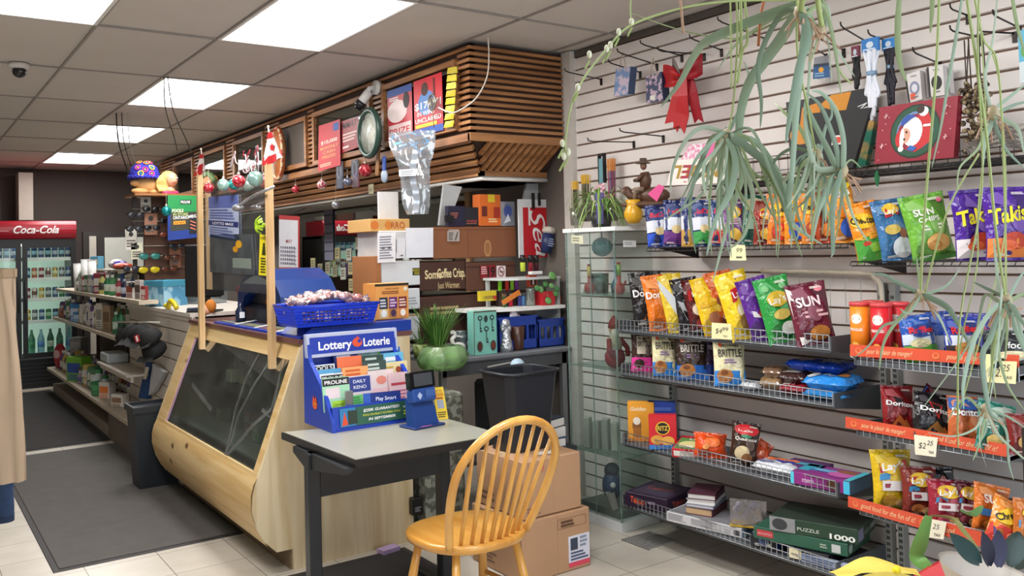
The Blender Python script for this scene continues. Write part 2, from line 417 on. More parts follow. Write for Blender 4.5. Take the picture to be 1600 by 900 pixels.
# ------------------------------------------------------------------ ceiling lights
def light_fixture(i,lab,lit=True):
    x0,y0 = cell(*LIGHTS[i]); cx,cy = x0+.305,y0+.595
    root = thing('ceiling_light',lab,'ceiling light',(cx,cy,CEIL),'recessed fluorescent ceiling lights')
    w,l,hgt = .285,.58,.09
    m = MB(); wm = mt('f4f4f2',.5,n=.02)
    fr = mt('e8e6e2',.5)
    m.box((-.303,-.593,-.004),(-w,.593,.004),fr); m.box((w,-.593,-.004),(.303,.593,.004),fr)
    m.box((-w,-.593,-.004),(w,-l,.004),fr); m.box((-w,l,-.004),(w,.593,.004),fr)
    m.build('frame',root)
    m = MB(); em = mt('fbfcff',.6,n=.01,e=1.3)      # reflector pan, given its own glow in place of the tubes' light on it
    m.box((-w-.004,-l-.004,hgt),(w+.004,l+.004,hgt+.01),em)
    for a in (-1,1):
        m.box((a*w-.004*(a > 0)*0-.004,-l,0),(a*w+.004,l,hgt),em); m.box((-w,a*l-.004,0),(w,a*l+.004,hgt),em)
    m.build('reflector',root)
    for a in (-.15,0,.15):
        m = MB(); m.cyl((a,-l+.03,hgt-.035),(a,l-.03,hgt-.035),.014,mt('ffffff',.5,e=5.)); m.build('fluorescent_tube',root)
    m = MB(); m.box((-.2,-l,hgt-.06),(.2,-l+.035,hgt),mt('cfd0d2',.4)); m.box((-.2,l-.035,hgt-.06),(.2,l,hgt),mt('cfd0d2',.4)); m.build('tube_socket',root)
    a = area('ceiling_light_glow',(cx,cy,CEIL-.012),(0,0,0),.54,1.12,TROFFER_W if i < 4 or i in (4,5,6) else TROFFER_W*.5,(1,.97,.94))
    a.parent = root; a.location = (0,0,-.012)
    return root
LL = ['large bright fluorescent ceiling light nearest the slatted wood soffit corner','second bright ceiling light, above the pine counter with hanging wires beside it',
      'third ceiling light toward the back, smaller, right before the farthest one','farthest and smallest ceiling light near the dark back wall','ceiling light cut off by the top left corner of the photo',
      'ceiling light overhead out of view near the front window','ceiling light overhead near the front door side','ceiling light over the left aisle behind the front one','ceiling light over the far left aisle']
for i in range(len(LIGHTS)): light_fixture(i,LL[i])
# ------------------------------------------------------------------ floor mats
def mat_rug(name,x0,y0,x1,y1,lab,pc='55524f'):
    root = thing(name,lab,'floor mat',((x0+x1)/2,(y0+y1)/2,0))
    cx,cy = (x0+x1)/2,(y0+y1)/2; hx,hy = (x1-x0)/2,(y1-y0)/2
    m = MB(); m.box((-hx,-hy,.0005),(hx,hy,.005),mt('2f2c2b',.6),taper=.995); m.build('rubber_edge',root)
    m = MB(); m.box((-hx+.03,-hy+.03,.004),(hx-.03,hy-.03,.009),mt(pc,.95,n=.18,s=9,b=.4)); m.build('carpet_pile',root)
mat_rug('floor_mat',.61,4.74,1.535,7.72,'worn grey carpet mat on the floor in front of the pine counter')
mat_rug('floor_mat',.55,7.86,1.47,11.4,'black mat on the floor in front of the drinks cooler','2b2928')
mat_rug('floor_mat',1.46,3.22,2.10,3.98,'black mat under the small grey topped table','2b2928')
mat_rug('floor_mat',.35,3.4,1.23,4.0,'black mat corner at bottom of the view, left of the pine counter') if False else None
m = MB(); m.box((.4,11.42,0),(1.62,11.56,.012),mt('b8ada0',.6)); struct('trim_3',m)
m = MB()
for k in range(9): m.box((3.02,3.18+.022*k,.0005),(3.22,3.188+.022*k,.008),'8d8b88')
m.box((3.02,3.17,.0),(3.03,3.37,.006),'8d8b88'); m.box((3.21,3.17,.0),(3.22,3.37,.006),'8d8b88')
m.one('floor_grille','small slotted white floor vent grille beside the glass showcase','floor vent')
# ------------------------------------------------------------------ slatted wood soffit
SX,SY0,SZ0,FL,FZ = 2.68,4.17,2.155,.2,1.965
sof = thing('slatted_soffit','long brown wood slat soffit under the ceiling above the back bench','soffit',(3.0,4.4,FZ))
wl = wood('b07c4e','875833','X',3,.45); wly = wood('b07c4e','825330','Y',3,.45)
dk = mt('3a241a',.8)
YE = 11.3
m = MB(); m.box((SX+.02,SY0+.02,SZ0),(WX-.03,SY0+.06,CEIL-.01),dk); m.box((SX+.02,SY0+.02,SZ0),(SX+.05,YE,CEIL-.01),dk)
m.add([(SX+.02,SY0+.02,SZ0),(WX-.03,SY0+.02,SZ0),(WX-.03,SY0+FL+.02,FZ),(SX+FL+.02,SY0+FL+.02,FZ),(SX+.02,YE,SZ0),(SX+FL+.02,YE,FZ)],
      [(0,1,2,3),(0,3,5,4)],dk)
m.build('backing',sof,True)
m = MB(); m2 = MB(); N = 15; ph = (CEIL-.01-SZ0)/N
for k in range(N):
    z0 = SZ0+ph*k; h = ph*.52
    m.box((SX,SY0,z0),(WX-.04,SY0+.022,z0+h),wl)
WINS = [(4.30,5.24,2.20,2.615),(5.42,6.43,2.19,2.60),(6.56,7.2,2.2,2.6),(7.55,8.4,2.2,2.6),(8.65,9.5,2.2,2.6),(9.8,10.6,2.2,2.6)]
for k in range(N):
    z0 = SZ0+ph*k; h = ph*.52
    segs = [(SY0+.022,YE)]
    if 2.17 < z0+h/2 < 2.64:
        segs = []; c = SY0+.022
        for (a,b,_,_) in WINS:
            if a-c > .02: segs.append((c,a))
            c = b
        segs.append((c,YE))
    for a,b in segs: m2.box((SX,a,z0),(SX+.022,b,z0+h),wly)
m.build('end_slats',sof,True); m2.build('long_slats',sof,True)
# bevel: slats on the long underside run along Y; on the end they fan at an angle
m = MB()
for k in range(5):
    q0 = k/5+.02; q1 = q0+.11
    def P(q,y,o=0): return Vector((SX+FL*q,y,SZ0+(FZ-SZ0)*q-o))
    y0a,y0b = SY0+FL*q0,SY0+FL*q1
    m.add([P(q0,y0a),P(q1,y0b),P(q1,YE),P(q0,YE),P(q0,y0a,.016)-Vector((.01,0,0)),P(q1,y0b,.016)-Vector((.01,0,0)),P(q1,YE,.016)-Vector((.01,0,0)),P(q0,YE,.016)-Vector((.01,0,0))],
          [(0,1,2,3),(4,7,6,5),(0,4,5,1),(1,5,6,2),(2,6,7,3),(3,7,4,0)],wly)
m.build('underside_slats',sof,True)
m = MB()
def Q(x,q,o=0): return Vector((x,SY0+FL*q-o*.5,SZ0+(FZ-SZ0)*q-o))
for k in range(14):
    xb = SX+.08+.05*k; w = .026; xt = xb-.1+.0
    # bottom (q=.9) at xb, top (q=.06) further right
    a0,a1 = xb,xb+w; b0,b1 = xb+.055,xb+.055+w
    q0 = .06; q1 = .88
    lo = max(0,0)
    if xb < SX+FL*.9: q1 = max(.25,(xb+.01-SX)/FL)
    if b1 > WX-.05: 
        continue
    a0,a1 = b0-.06*(q1-q0)/.82,b1-.06*(q1-q0)/.82
    m.add([Q(a0,q1),Q(a1,q1),Q(b1,q0),Q(b0,q0),Q(a0,q1,.016),Q(a1,q1,.016),Q(b1,q0,.016),Q(b0,q0,.016)],
          [(0,1,2,3),(4,7,6,5),(0,4,5,1),(1,5,6,2),(2,6,7,3),(3,7,4,0)],wl)
m.box((SX-.008,SY0-.008,SZ0-.03),(WX-.04,SY0+.02,SZ0+.012),wl)
m.box((SX+FL-.02,SY0+FL-.02,FZ-.02),(WX-.04,SY0+FL+.01,FZ+.012),wl)
m.build('bevel_slats',sof,True)
m = MB(); m.box((SX-.008,SY0,SZ0-.03),(SX+.02,YE,SZ0+.012),wly); m.box((SX+FL-.02,SY0+FL-.02,FZ-.02),(SX+FL+.01,YE,FZ+.012),wly); m.build('edge_rail',sof,True)
m = MB(); wh = mt('d8d4cc',.5); m.box((SX+FL+.0,SY0+FL,FZ-.045),(WX-.04,SY0+FL+.6,FZ-.02),wh); m.box((SX+FL,SY0+FL,FZ-.045),(SX+FL+.5,YE,FZ-.022),mt('9b958c',.6)); m.build('soffit_underside',sof,True)
m = MB(); m.tube([(WX-.04,SY0+FL-.0,FZ-.035),(SX+FL+.0,SY0+FL-.0,FZ-.035),(SX+FL+.0,5.0,FZ-.035)],.013,mt('e8e6e0',.4),8); m.build('light_rail',sof,True)
mirg = mt('7f8a86',.04,1.,n=.03,sp=.5)
for i,(a,b,z0,z1) in enumerate(WINS):
    w = thing('transom_window',['wood framed glass panel nearest the soffit corner, covered in red posters','wood framed glass panel with red posters left of the round clock','small wood framed dark panel beside the red racket bag',
        'wood framed glass panel behind the right flag and ornaments','wood framed glass panel behind the left flag','farthest wood framed glass panel on the soffit'][i],'transom panel',(SX,(a+b)/2,z0))
    m = MB(); t = .035; e = 2.66
    for lo,hi in (((e,a,z0),(e+.035,a+t,z1)),((e,b-t,z0),(e+.035,b,z1)),((e,a+t,z0),(e+.035,b-t,z0+t)),((e,a+t,z1-t),(e+.035,b-t,z1))): m.box(lo,hi,wly)
    fo = m.build('window_frame',w,True)
    m = MB(); m.box((2.684,a+t,z0+t),(2.69,b-t,z1-t),mirg if i != 2 else mt('574f47',.6,n=.05)); m.build('pane',w,True).parent = fo
# mirror on the wall behind the counter: it really reflects the cooler
mr = thing('wall_mirror','large wall mirror behind the counter reflecting the red drinks cooler','mirror',(WX-.02,7.0,1.0))
m = MB(); m.box((WX-.022,5.35,1.0),(WX-.016,8.55,1.9),mt('c6cfca',.02,1.,n=.02)); m.build('mirror_glass',mr,True)
m = MB(); m.box((WX-.028,8.55,.98),(WX-.004,8.6,1.93),mt('5f564c',.6)); m.box((WX-.028,5.3,.98),(WX-.004,5.35,1.93),mt('a9825a',.6)); m.build('mirror_frame',mr,True)
rg = random.Random(5); NP = [(489,412),(500,421),(512,419),(523,424),(545,398),(548,420),(556,425),(563,405),(566,430),(572,415),(576,398),(580,425),(571,385),(558,440),(577,442),(549,445),(487,432),(560,380),(585,412),(536,428),(527,396)]
for i,(px,py) in enumerate(NP):
    p = atx(px,py,WX-.026); s_ = .055
    m = MB(); yaw = rg.uniform(-.12,.12)
    f = flat(Vector(p)+Vector((0,s_,-s_)),(0,-2*s_,yaw*s_),(yaw*s_*.5,0,2*s_))
    q = [f[0](u,v,0) for u,v in ((0,0),(1,0),(1,1),(0,1))]
    m.prism(q,(-.002,0,0),mt(['c9c08f','b9b58a','c8c3a6','a9ad8c','cfd0c4'][i % 5],.8)); prints(m,(lambda u,v,o: f[0](u,v,o+.002),f[1],f[2]),[('l',.15,.2,.9,.85,3,'7d7a60')])
    m.one('sticky_note','small yellowed paper note stuck on the mirror behind the counter','note','sticky notes on the mirror')
m = MB(); p = atx(514,375,WX-.03)
m.box((p.x-.004,p.y-.1,1.44),(p.x,p.y+.1,1.92),mt('8b8ca0',.6)); 
for k in range(5): m.box((p.x-.006,p.y-.1,1.52+.085*k),(p.x-.004,p.y+.1,1.53+.085*k),'3c3c4c')
m.one('price_list','long grey strip chart taped on the mirror above the small notes','chart')
# ================================================================== PINE DISPLAY COUNTER
pine = wood('dcc08c','c9a56a','Y',2.2,.5,knots=5.5); pinez = wood('e3d2ae','cdb588','Z',2.0,.5,knots=4.6)
CY0,CY1 = 4.043,5.98
prof = [(1.54,0),(1.54,.10),(1.46,.10),(1.40,.16),(1.365,.23),(1.345,.31),(1.35,.38),(1.375,.46),(1.60,1.065)]
ct = thing('display_counter','pine wood sales counter with slanted glass front and rounded belly','counter',(1.85,5.0,0))
m = MB(); m.prism([(x,CY0,z) for x,z in prof]+[(2.19,CY0,1.065),(2.19,CY0,0)],(0,.022,0),pinez); m.build('end_panel',ct,True)
m = MB(); m.prism([(x,CY1-.022,z) for x,z in prof]+[(2.19,CY1-.022,1.065),(2.19,CY1-.022,0)],(0,.022,0),pinez); m.build('end_panel',ct,True)
def fx(z): return 1.375+(z-.46)*(1.60-1.375)/(1.065-.46)
m = MB(); GZ0,GZ1,GY0,GY1 = .475,.985,CY0+.085,CY1-.20
def fr(y0,y1,z0,z1): m.add([(fx(z0),y0,z0),(fx(z0),y1,z0),(fx(z1),y1,z1),(fx(z1),y0,z1),(fx(z0)+.02,y0,z0),(fx(z0)+.02,y1,z0),(fx(z1)+.02,y1,z1),(fx(z1)+.02,y0,z1)],
      [(0,3,2,1),(4,5,6,7),(0,1,5,4),(3,7,6,2),(0,4,7,3),(1,2,6,5)],pine)
fr(CY0+.022,CY1-.022,.455,GZ0); fr(CY0+.022,CY1-.022,GZ1,1.065); fr(CY0+.022,GY0,GZ0,GZ1); fr(GY1,CY1-.022,GZ0,GZ1)
m.build('front_frame',ct,True)
m = MB(); b = [(1.46,.10),(1.42,.13),(1.385,.19),(1.355,.26),(1.342,.32),(1.344,.38),(1.357,.43),(1.375,.46)]
m.grid(lambda u,v: Vector((b[int(round(v*7))][0],CY0+.01+(CY1-CY0-.02)*u,b[int(round(v*7))][1])),2,7,pine)
m.build('belly_panel',ct,True)
m = MB(); m.box((1.53,CY0+.02,0),(1.55,CY1-.02,.11),mt('7a6750',.7)); m.build('kick_board',ct,True)
m = MB(); m.box((1.585,CY0-.005,1.066),(2.2,CY1+.0,1.088),mt('6b4540',.45)); m.build('countertop',ct,True)
g_ = MB(); g_.add([(fx(GZ0)+.008,GY0,GZ0),(fx(GZ0)+.008,GY1,GZ0),(fx(GZ1)+.008,GY1,GZ1),(fx(GZ1)+.008,GY0,GZ1)],[(0,1,2,3)],glass('c4d0c8',.10,.10)); g_.build('glass_front',ct,True)
m = MB(); dks = mt('8c9088',.7)
m.box((1.5,CY0+.03,.44),(2.17,CY1-.03,.455),mt('b8bcb2',.5)); m.box((1.56,CY0+.03,.72),(2.0,CY1-.03,.728),glass('9fb0aa',.1,.1)); m.box((2.17,CY0+.03,.02),(2.185,CY1-.03,1.06),dks)
m.build('inner_shelf',ct,True)
# packing tape over the crack in the glass
m = MB(); tp = glass('dfe5df',.22,.35,.2)
def gp(px,py,o=.002):
    # intersect the pixel ray with the slanted glass plane
    n = Vector((-(1.065-.46),0,1.60-1.375)).normalized(); p0 = Vector((1.375+.006,0,.46)); d = ray(px,py)
    return CP+d*((p0-CP).dot(n)/d.dot(n))+n*o
for pts in ([(405,553),(385,590),(368,640),(360,680),(352,712)],[(425,560),(398,600),(372,650),(362,690),(350,713)],[(444,562),(432,610),(424,640),(395,665),(365,700),(352,714)],[(440,575),(425,655),(410,640)],[(300,600),(330,640)]):
    pts = [gp(*q) for q in pts]
    vs = []
    for i,p in enumerate(pts):
        a = pts[max(i-1,0)]; c = pts[min(i+1,len(pts)-1)]; d = (c-a).normalized(); sd = Vector((0,1,0)).cross(d); w = Vector((0,d.z,-d.y)).normalized()*.011 if False else Vector((-.37,0,.93)).cross(d).cross(d)
        n = Vector((-.937,0,.349)); w = n.cross(d).normalized()*.012
        vs += [p-w,p+w]
    m.add(vs,[(2*i,2*i+1,2*i+3,2*i+2) for i in range(len(pts)-1)],tp)
m.build('packing_tape',ct,True)
m = MB(); f = flat(gp(357,521,.004)+Vector((0,0,0)),gp(382,532,.004)-gp(357,521,.004),gp(359,509,.004)-gp(357,521,.004)+Vector((0,0,0)))
prints(m,f,[('r',0,0,1,1,'3a2b20'),('r',.04,.08,.96,.92,'b7a27c'),('t','LOTTERY DREAM',.5,.58,.22,'2a1d14',{'w': .8}),('t','BIG HERE',.5,.2,.22,'2a1d14',{'w': .8})],.0004,.0004); m.build('plaque',ct,True)
m = MB(); pk = mt('b78fb4',.4)
a,b_,c,d = [Vector((fx(z)+.004,y,z)) for y,z in ((GY1-.02,GZ0),(GY1-.0,GZ0),(GY1-.0,GZ1),(GY1-.02,GZ1))]
m.prism([a,b_,c,d],(.004,0,0),pk); m.build('purple_strip',ct,True)
# goods inside the counter
rg = random.Random(11); cols = ['a8b878','e4d48a','8fa6ba','d8e0d4','c07a6a','6f9a78','e8dcc0','9a84b0','d0524a','6a8078']
for i in range(22):
    y = rg.uniform(4.3,5.7); lv = i % 2; z = (.456,.729)[lv]; x = rg.uniform(1.66,1.9); w,d,h = rg.uniform(.05,.12),rg.uniform(.05,.1),rg.uniform(.06,.14)
    if i < 11: y = 4.3+.135*i
    else: y = 4.3+.135*(i-11)
    c_ = rg.choice(cols); m = MB(); m.rbox((x-d/2,y-w/2,z+.001),(x+d/2,y+w/2,z+h),c_,.006); prints(m,flat((x-d/2,y+w/2,z),(0,-w,0),(0,0,h)),[('r',.1,.5,.9,.85,'d8d4c4'),('l',.15,.1,.85,.45,3,'e0dccb')],.0006)
    m.one('boxed_trinket','small dusty boxed item behind the taped glass of the pine counter','box','items behind the counter glass')
# two uprights with a clear screen between them
def post(lab,x0,x1,y,zt,px):
    m = MB(); w = .0165
    m.box((x0-w,y-w,.93),(x0+w,y+w,zt),wood('dfc093','c7a06c','Z',3,.55)); return m.one('wooden_post',lab,'post')
post('right pale wooden post of the counter screen, topped by the larger flag',1.545,0,4.30,1.965,0)
post('left pale wooden post of the counter screen beside the monitor',1.545,0,5.53,2.04,0)
m = MB(); m.add([(1.569,4.32,1.30),(1.569,5.51,1.30),(1.569,5.51,1.96),(1.569,4.32,1.93)],[(0,1,2,3)],glass('dde6ea',.1,.1)); m.one('clear_screen','clear plastic sneeze screen hung between the two pale wooden posts','screen')
# papers stuck on the screen
def sheet(name,lab,cat,p,ex,ez,col,items,th=.0015,group=None):
    m = MB(); f = flat(p,ex,ez); n = Vector(ex).cross(Vector(ez)).normalized()
    q = [f[0](u,v,0) for u,v in ((0,0),(1,0),(1,1),(0,1))]; m.prism(q,-n*th,col); prints(m,f,items,.0004,.0003)
    return m.one(name,lab,cat,group)
def sheet4(name,lab,cat,P4,col,items,th=.0015,group=None):
    """P4: four world corners (lower left, lower right, upper right, upper left)"""
    a,b,c,d = [Vector(q) for q in P4]
    n = (b-a).cross(d-a).normalized(); mp = lambda u,v,o: (a*(1-u)+b*u)*(1-v)+(d*(1-u)+c*u)*v+n*o
    m = MB(); m.prism([a,b,c,d],-n*th,col); prints(m,(mp,(b-a).length,(d-a).length),items,.0004,.0003)
    return m.one(name,lab,cat,group)
X1 = 1.561
sheet4('printed_notice','blue and white printed notice taped inside the counter screen','notice',[atx(326,370,X1),atx(373,378,X1),atx(372,304,X1),atx(326,308,X1)],mt('aab4d0',.6),
       [('r',0,.72,1,1,'5f6db0'),('r',0,.3,1,.42,'27356e'),('t','LOTTO MAX',.5,.33,.06,'f4f4ff',{'w': .7}),('l',.05,.05,.9,.28,4,'6470a0'),('l',.05,.45,.9,.7,4,'5a68a8')])
sheet4('printed_notice','small faded white notice low on the counter screen','notice',[atx(328,425,X1),atx(398,430,X1),atx(394,366,X1),atx(328,366,X1)],glass('a8b2b8',.1,.35),[('e',.7,.75,.07,.1,'d8a020'),('e',.62,.62,.06,.08,'c88c1a'),('r',.55,.15,.95,.4,'7e8a80')])
sheet4('yellow_tag','long yellow printed tag below the green bow, hanging by the right post','tag',[atx(404,430,1.555),atx(419,431,1.555),atx(420,368,1.555),atx(406,366,1.555)],mt('e8d820',.5),[('t','HOT',.5,.88,.07,'2a2a10',{'w': .8}),('p',[(.3,.5),(.7,.5),(.6,.8),(.4,.8)],'3a3a10'),('l',.2,.05,.8,.45,6,'4a4a12')])
m = MB(); p = atx(412,352,1.54)
for k in range(14):
    a = k*2.4; m.grid(lambda u,v: p+Vector((-.02+.01*sin(pi*u),.05*cos(a)*u+.012*(v-.5)*sin(a),.05*sin(a)*u-.012*(v-.5)*cos(a)))+Vector((-.03*sin(pi*u),0,0)),5,1,mt('a8cf2a',.35))
m.ball(p,.012,mt('b4d832',.35)); m.one('gift_bow','shiny lime green gift bow on the counter screen','bow')
# ------------------------------------------------------------------ far white slat counter
fc = thing('slatted_cabinet','white slat panel cabinet with flat top left of the pine counter','cabinet',(1.9,7.1,0))
m = MB(); m.box((1.635,5.99,0),(1.65,7.95,1.07),grooveb)
for k in range(10): m.box((1.62,5.99,.02+.108*k),(1.636,7.95,.02+.108*k+.1),mt('ccc3b8',.5))
m.build('slat_panel',fc,True)
m = MB(); m.box((1.60,5.99,1.10),(2.3,7.97,1.125),mt('d5cec4',.5)); m.box((1.61,5.99,1.07),(1.63,7.97,1.10),mt('c7bfb4',.5)); m.build('cabinet_top',fc,True)
m = MB(); m.box((1.65,7.93,0),(2.3,7.95,1.1),mt('bdb5aa',.6)); m.box((2.28,5.99,0),(2.3,7.95,1.1),mt('bdb5aa',.6)); m.build('cabinet_side',fc,True)
# ------------------------------------------------------------------ aisle shelving beyond it
sh = thing('aisle_shelving','brown backed aisle shelving unit with three cream shelves toward the cooler','shelving',(1.9,9.6,0))
m = MB(); m.box((1.95,7.97,0),(1.98,11.3,1.2),mt('4a3327',.7)); m.build('back_panel',sh,True)
SH = [(1.50,1.18),(1.47,.86),(1.40,.29)]
for y0,x1,(x,z) in zip((7.02,6.75),(1.64,1.615),SH[:2]): m = MB(); m.box((x,y0,z-.03),(x1,7.99,z),mt('c9bda8',.5)); m.build('shelf',sh,True)
for x,z in SH:
    m = MB(); m.box((x,7.99,z-.03),(1.95,11.2,z),mt('c9bda8',.5)); m.build('shelf',sh,True)
m = MB(); m.box((1.46,7.99,0),(1.95,11.2,.1),mt('a3988a',.6)); m.build('plinth',sh,True)
for y in (7.99,9.6,11.2): m = MB(); m.box((1.92,y-.015,0),(1.95,y+.015,1.2),mt('5b4a3e',.6)); m.build('upright',sh,True)
# low shelf & wire rack below the slat cabinet
lo = thing('low_display_shelf','low cream shelf running along the floor in front of the slat cabinet','shelf',(1.5,7.3,0))
m = MB(); m.box((1.40,6.75,.26),(1.62,7.97,.29),mt('b9ad98',.5)); m.build('shelf',lo,True)
m = MB(); m.box((1.45,6.75,0),(1.47,7.97,.26),mt('6f655a',.6)); m.build('kick_board',lo,True)
wr = thing('wire_rack','low chrome wire rack of bottles beside the black bin by the counter','rack',(1.48,6.4,0))
m = MB(); cr = mt('a8a8a4',.3,.8)
for z in (.18,.24,.3):
    m.tube([(1.58,6.1,z),(1.36,6.1,z),(1.36,6.72,z),(1.58,6.72,z)],.004,cr)
for k in range(9): m.tube([(1.36,6.1+.077*k,.3),(1.36,6.1+.077*k,.18),(1.58,6.1+.077*k,.16)],.003,cr,5)
m.build('wire_basket',wr,True)
m = MB()
for y in (6.1,6.72): m.tube([(1.58,y,.3),(1.58,y,0),(1.42,y,0)],.006,cr)
m.build('rack_leg',wr,True)
for i in range(4):
    y = 6.2+.14*i; m = MB(); m.lathe([(0,0),(.035,0),(.035,.16),(.015,.21),(.012,.25),(0,.25)],mt(['5f5148','6f6a5c','3e3a36','7a5a48'][i],.35),T=Matrix.Translation((1.38,y,.22)) @ Matrix.Rotation(radians(80),4,'Y')); m.one('bottle','dark bottle lying in the low chrome wire rack','bottle','bottles in the low wire rack')
# bin beside the counter
m = MB(); bm_ = mt('1c2228',.5)
bx0,by0 = 1.33,6.05
root = thing('waste_bin','tall black rectangular bin standing at the far corner of the pine counter','bin',(1.40,6.14,0))
m = MB(); m.box((-.12,-.1,.005),(.12,.1,.52),bm_,taper=1.25); m.build('bin_body',root)
m = MB(); 
for a,b,c,d in ((-.16,-.135,.16,-.12),(-.16,.12,.16,.135),(-.16,-.12,-.145,.12),(.145,-.12,.16,.12)): m.box((a,b,.5),(c,d,.54),bm_)
m.build('bin_rim',root)
# ------------------------------------------------------------------ drinks cooler
ck = thing('drinks_cooler','tall double door drinks cooler with red illuminated cola sign, at the back','cooler',(1.2,12.1,0))
KX0,KX1,KY = .60,1.79,11.717
bl = mt('17181a',.4)
m = MB(); m.box((KX0,KY+.02,0),(KX0+.03,12.45,1.75),bl); m.box((KX1-.03,KY+.02,0),(KX1,12.45,1.75),bl); m.box((KX0,12.4,0),(KX1,12.45,1.75),bl)
m.box((KX0,KY,1.72),(KX1,12.45,1.76),bl); m.box((KX0,KY,.0),(KX1,12.45,.34),bl); m.build('cabinet',ck,True)
m = MB()
for k in range(6): m.box((KX0+.02,KY-.012,.05+.045*k),(KX1-.02,KY,.05+.045*k+.025),mt('202225',.4))
m.build('grille',ck,True)
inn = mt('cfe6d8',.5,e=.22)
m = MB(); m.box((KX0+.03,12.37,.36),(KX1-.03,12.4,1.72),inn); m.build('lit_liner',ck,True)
m = MB(); m.cyl((KX0+.04,KY+.06,1.69),(KX1-.04,KY+.06,1.69),.012,mt('f4fff8',.5,e=2.)); m.cyl((1.2,KY+.05,.4),(1.2,KY+.05,1.68),.01,mt('f4fff8',.5,e=3.)); m.build('cooler_lamp',ck,True)
for nm,a,b in (('door',KX0,1.205),('door',1.215,KX1)):
    m = MB(); t = .055
    for lo_,hi_ in (((a,KY-.03,.36),(a+t,KY,1.74)),((b-t,KY-.03,.36),(b,KY,1.74)),((a+t,KY-.03,.36),(b-t,KY,.36+t)),((a+t,KY-.03,1.74-t-.03),(b-t,KY,1.74))): m.box(lo_,hi_,bl)
    d = m.build('door',ck,True)
    m = MB(); m.add([(a+t,KY-.014,.36+t),(b-t,KY-.014,.36+t),(b-t,KY-.014,1.66),(a+t,KY-.014,1.66)],[(0,1,2,3)],glass('eff8f4',.04,.02)); o = m.build('pane',ck,True); o.parent = d
    m = MB(); hx = b-.03 if a < 1 else a+.03; m.tube([(hx,KY-.03,.9),(hx,KY-.06,.92),(hx,KY-.06,1.25),(hx,KY-.03,1.27)],.008,mt('3a3c3e',.3,.5)); o = m.build('handle',ck,True); o.parent = d
KZ = [.42,.68,.92,1.17,1.43]
KZ = [.40,.79,1.05,1.29,1.53]
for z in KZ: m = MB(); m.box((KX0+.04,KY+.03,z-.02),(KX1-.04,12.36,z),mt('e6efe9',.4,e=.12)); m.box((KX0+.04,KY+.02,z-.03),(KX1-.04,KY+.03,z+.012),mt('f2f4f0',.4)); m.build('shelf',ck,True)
m = MB(); sgn = mt('8e1222',.3,n=.05,e=.12); zc,rr = 1.87,.105
prf = [(cos(a)*.05,sin(a)*rr) for a in [(-pi/2+pi*k/10) for k in range(11)]]
m.prism([(KX0,KY-.02-c,zc+s_) for c,s_ in prf]+[(KX0,12.3,zc+rr),(KX0,12.3,zc-rr)],(KX1-KX0,0,0),sgn)
m.build('sign_box',ck,True)
m = MB(); sf = (lambda u,v,o: Vector((KX0+(KX1-KX0)*u,KY-.02-.05*sqrt(max(0,1-((v-.5)*2)**2))-o,zc-rr+2*rr*v)),KX1-KX0,2*rr)
prints(m,sf,[('t','Coca-Cola',.64,.3,.42,'f6f2f0',{'w': .4,'shear': .35,'bold': .02}),('t','Coke',.17,.34,.34,'f6f2f0',{'w': .14,'shear': .3}),('r',.27,.42,.4,.46,'e0a0a0')],.014,.001)
m.build('lettering',ck,True)
# drinks in the cooler
def can(h=.12,r=.033,c1='888',c2=None):
    m = MB(); m.lathe([(0,0),(r*.8,0),(r,.01),(r,h-.012),(r*.8,h),(0,h)],mt(c1,.25,.5),n=12)
    m.lathe([(r+.0008,h*.35),(r+.0008,h*.7)],mt(c2 or 'dddddd',.3),n=12); return m
canc = [('3d5a8a','b8c4d0'),('b05a3c','d8b89a'),('c9a44a','e8e0b0'),('3f7f52','a8d0a8'),('8a3038','e0d0d0'),('6a6f74','c8ccd0'),('244a6a','90c0d0'),('c8c0b8','704038')]
cd = ['blue','copper','gold','green','red','silver','navy','cream']
proto = {}
for j,(c1,c2) in enumerate(canc):
    proto[j] = None
rows = ['lowest','second','third','fourth','top']
for li,z in enumerate(KZ[1:],1):
    for k in range(15):
        x = .70+.073*k
        if abs(x-1.21) < .04: continue
        j = (k*3+li*2) % 8 if li < 4 else (0,6)[k % 2]
        nm = 'drink_can'; lb = f'{cd[j]} drink can on the {rows[li]} shelf of the lit cooler'; g = f'{cd[j]} cans on the {rows[li]} cooler shelf'
        T = Matrix.Translation((x,KY+.11,z+.001))
        if proto[j] is None:
            o = can(.13,.031,*canc[j]).build(nm); o.matrix_basis = T; tag(o,lb,'can',g); proto[j] = o
        else: dup(proto[j],T,lb,g)
bt = None
for k in range(11):
    x = .72+.1*k; c = ['4a8a6a','9fd0e0','2f6f4f'][k % 3]
    if abs(x-1.21) < .04: continue
    m = MB(); m.lathe([(0,0),(.036,0),(.038,.02),(.038,.17),(.016,.24),(.014,.28),(0,.28)],mt(c,.15,tr=.5),n=12); m.lathe([(.039,.07),(.039,.14)],mt(['2f7f4f','5a8fd0','d8e8d0'][k % 3],.4),n=12)
    o = m.build('drink_bottle'); o.location = (x,KY+.11,KZ[0]+.001); tag(o,f"{['green', 'clear blue', 'dark green'][k%3]} bottle standing on the lowest shelf of the lit cooler",'bottle',f"{['green', 'clear blue', 'dark green'][k%3]} bottles low in the cooler")
# wall picture by the column, small camera dome, loose ceiling wires
m = MB(); m.box((.75,12.82,2.0),(1.1,12.86,2.32),mt('3a2a20',.5)); m.box((.78,12.815,2.03),(1.07,12.82,2.29),mt('7b5648',.6)); m.one('picture_frame','small dark framed picture on the back wall above the cooler','picture')
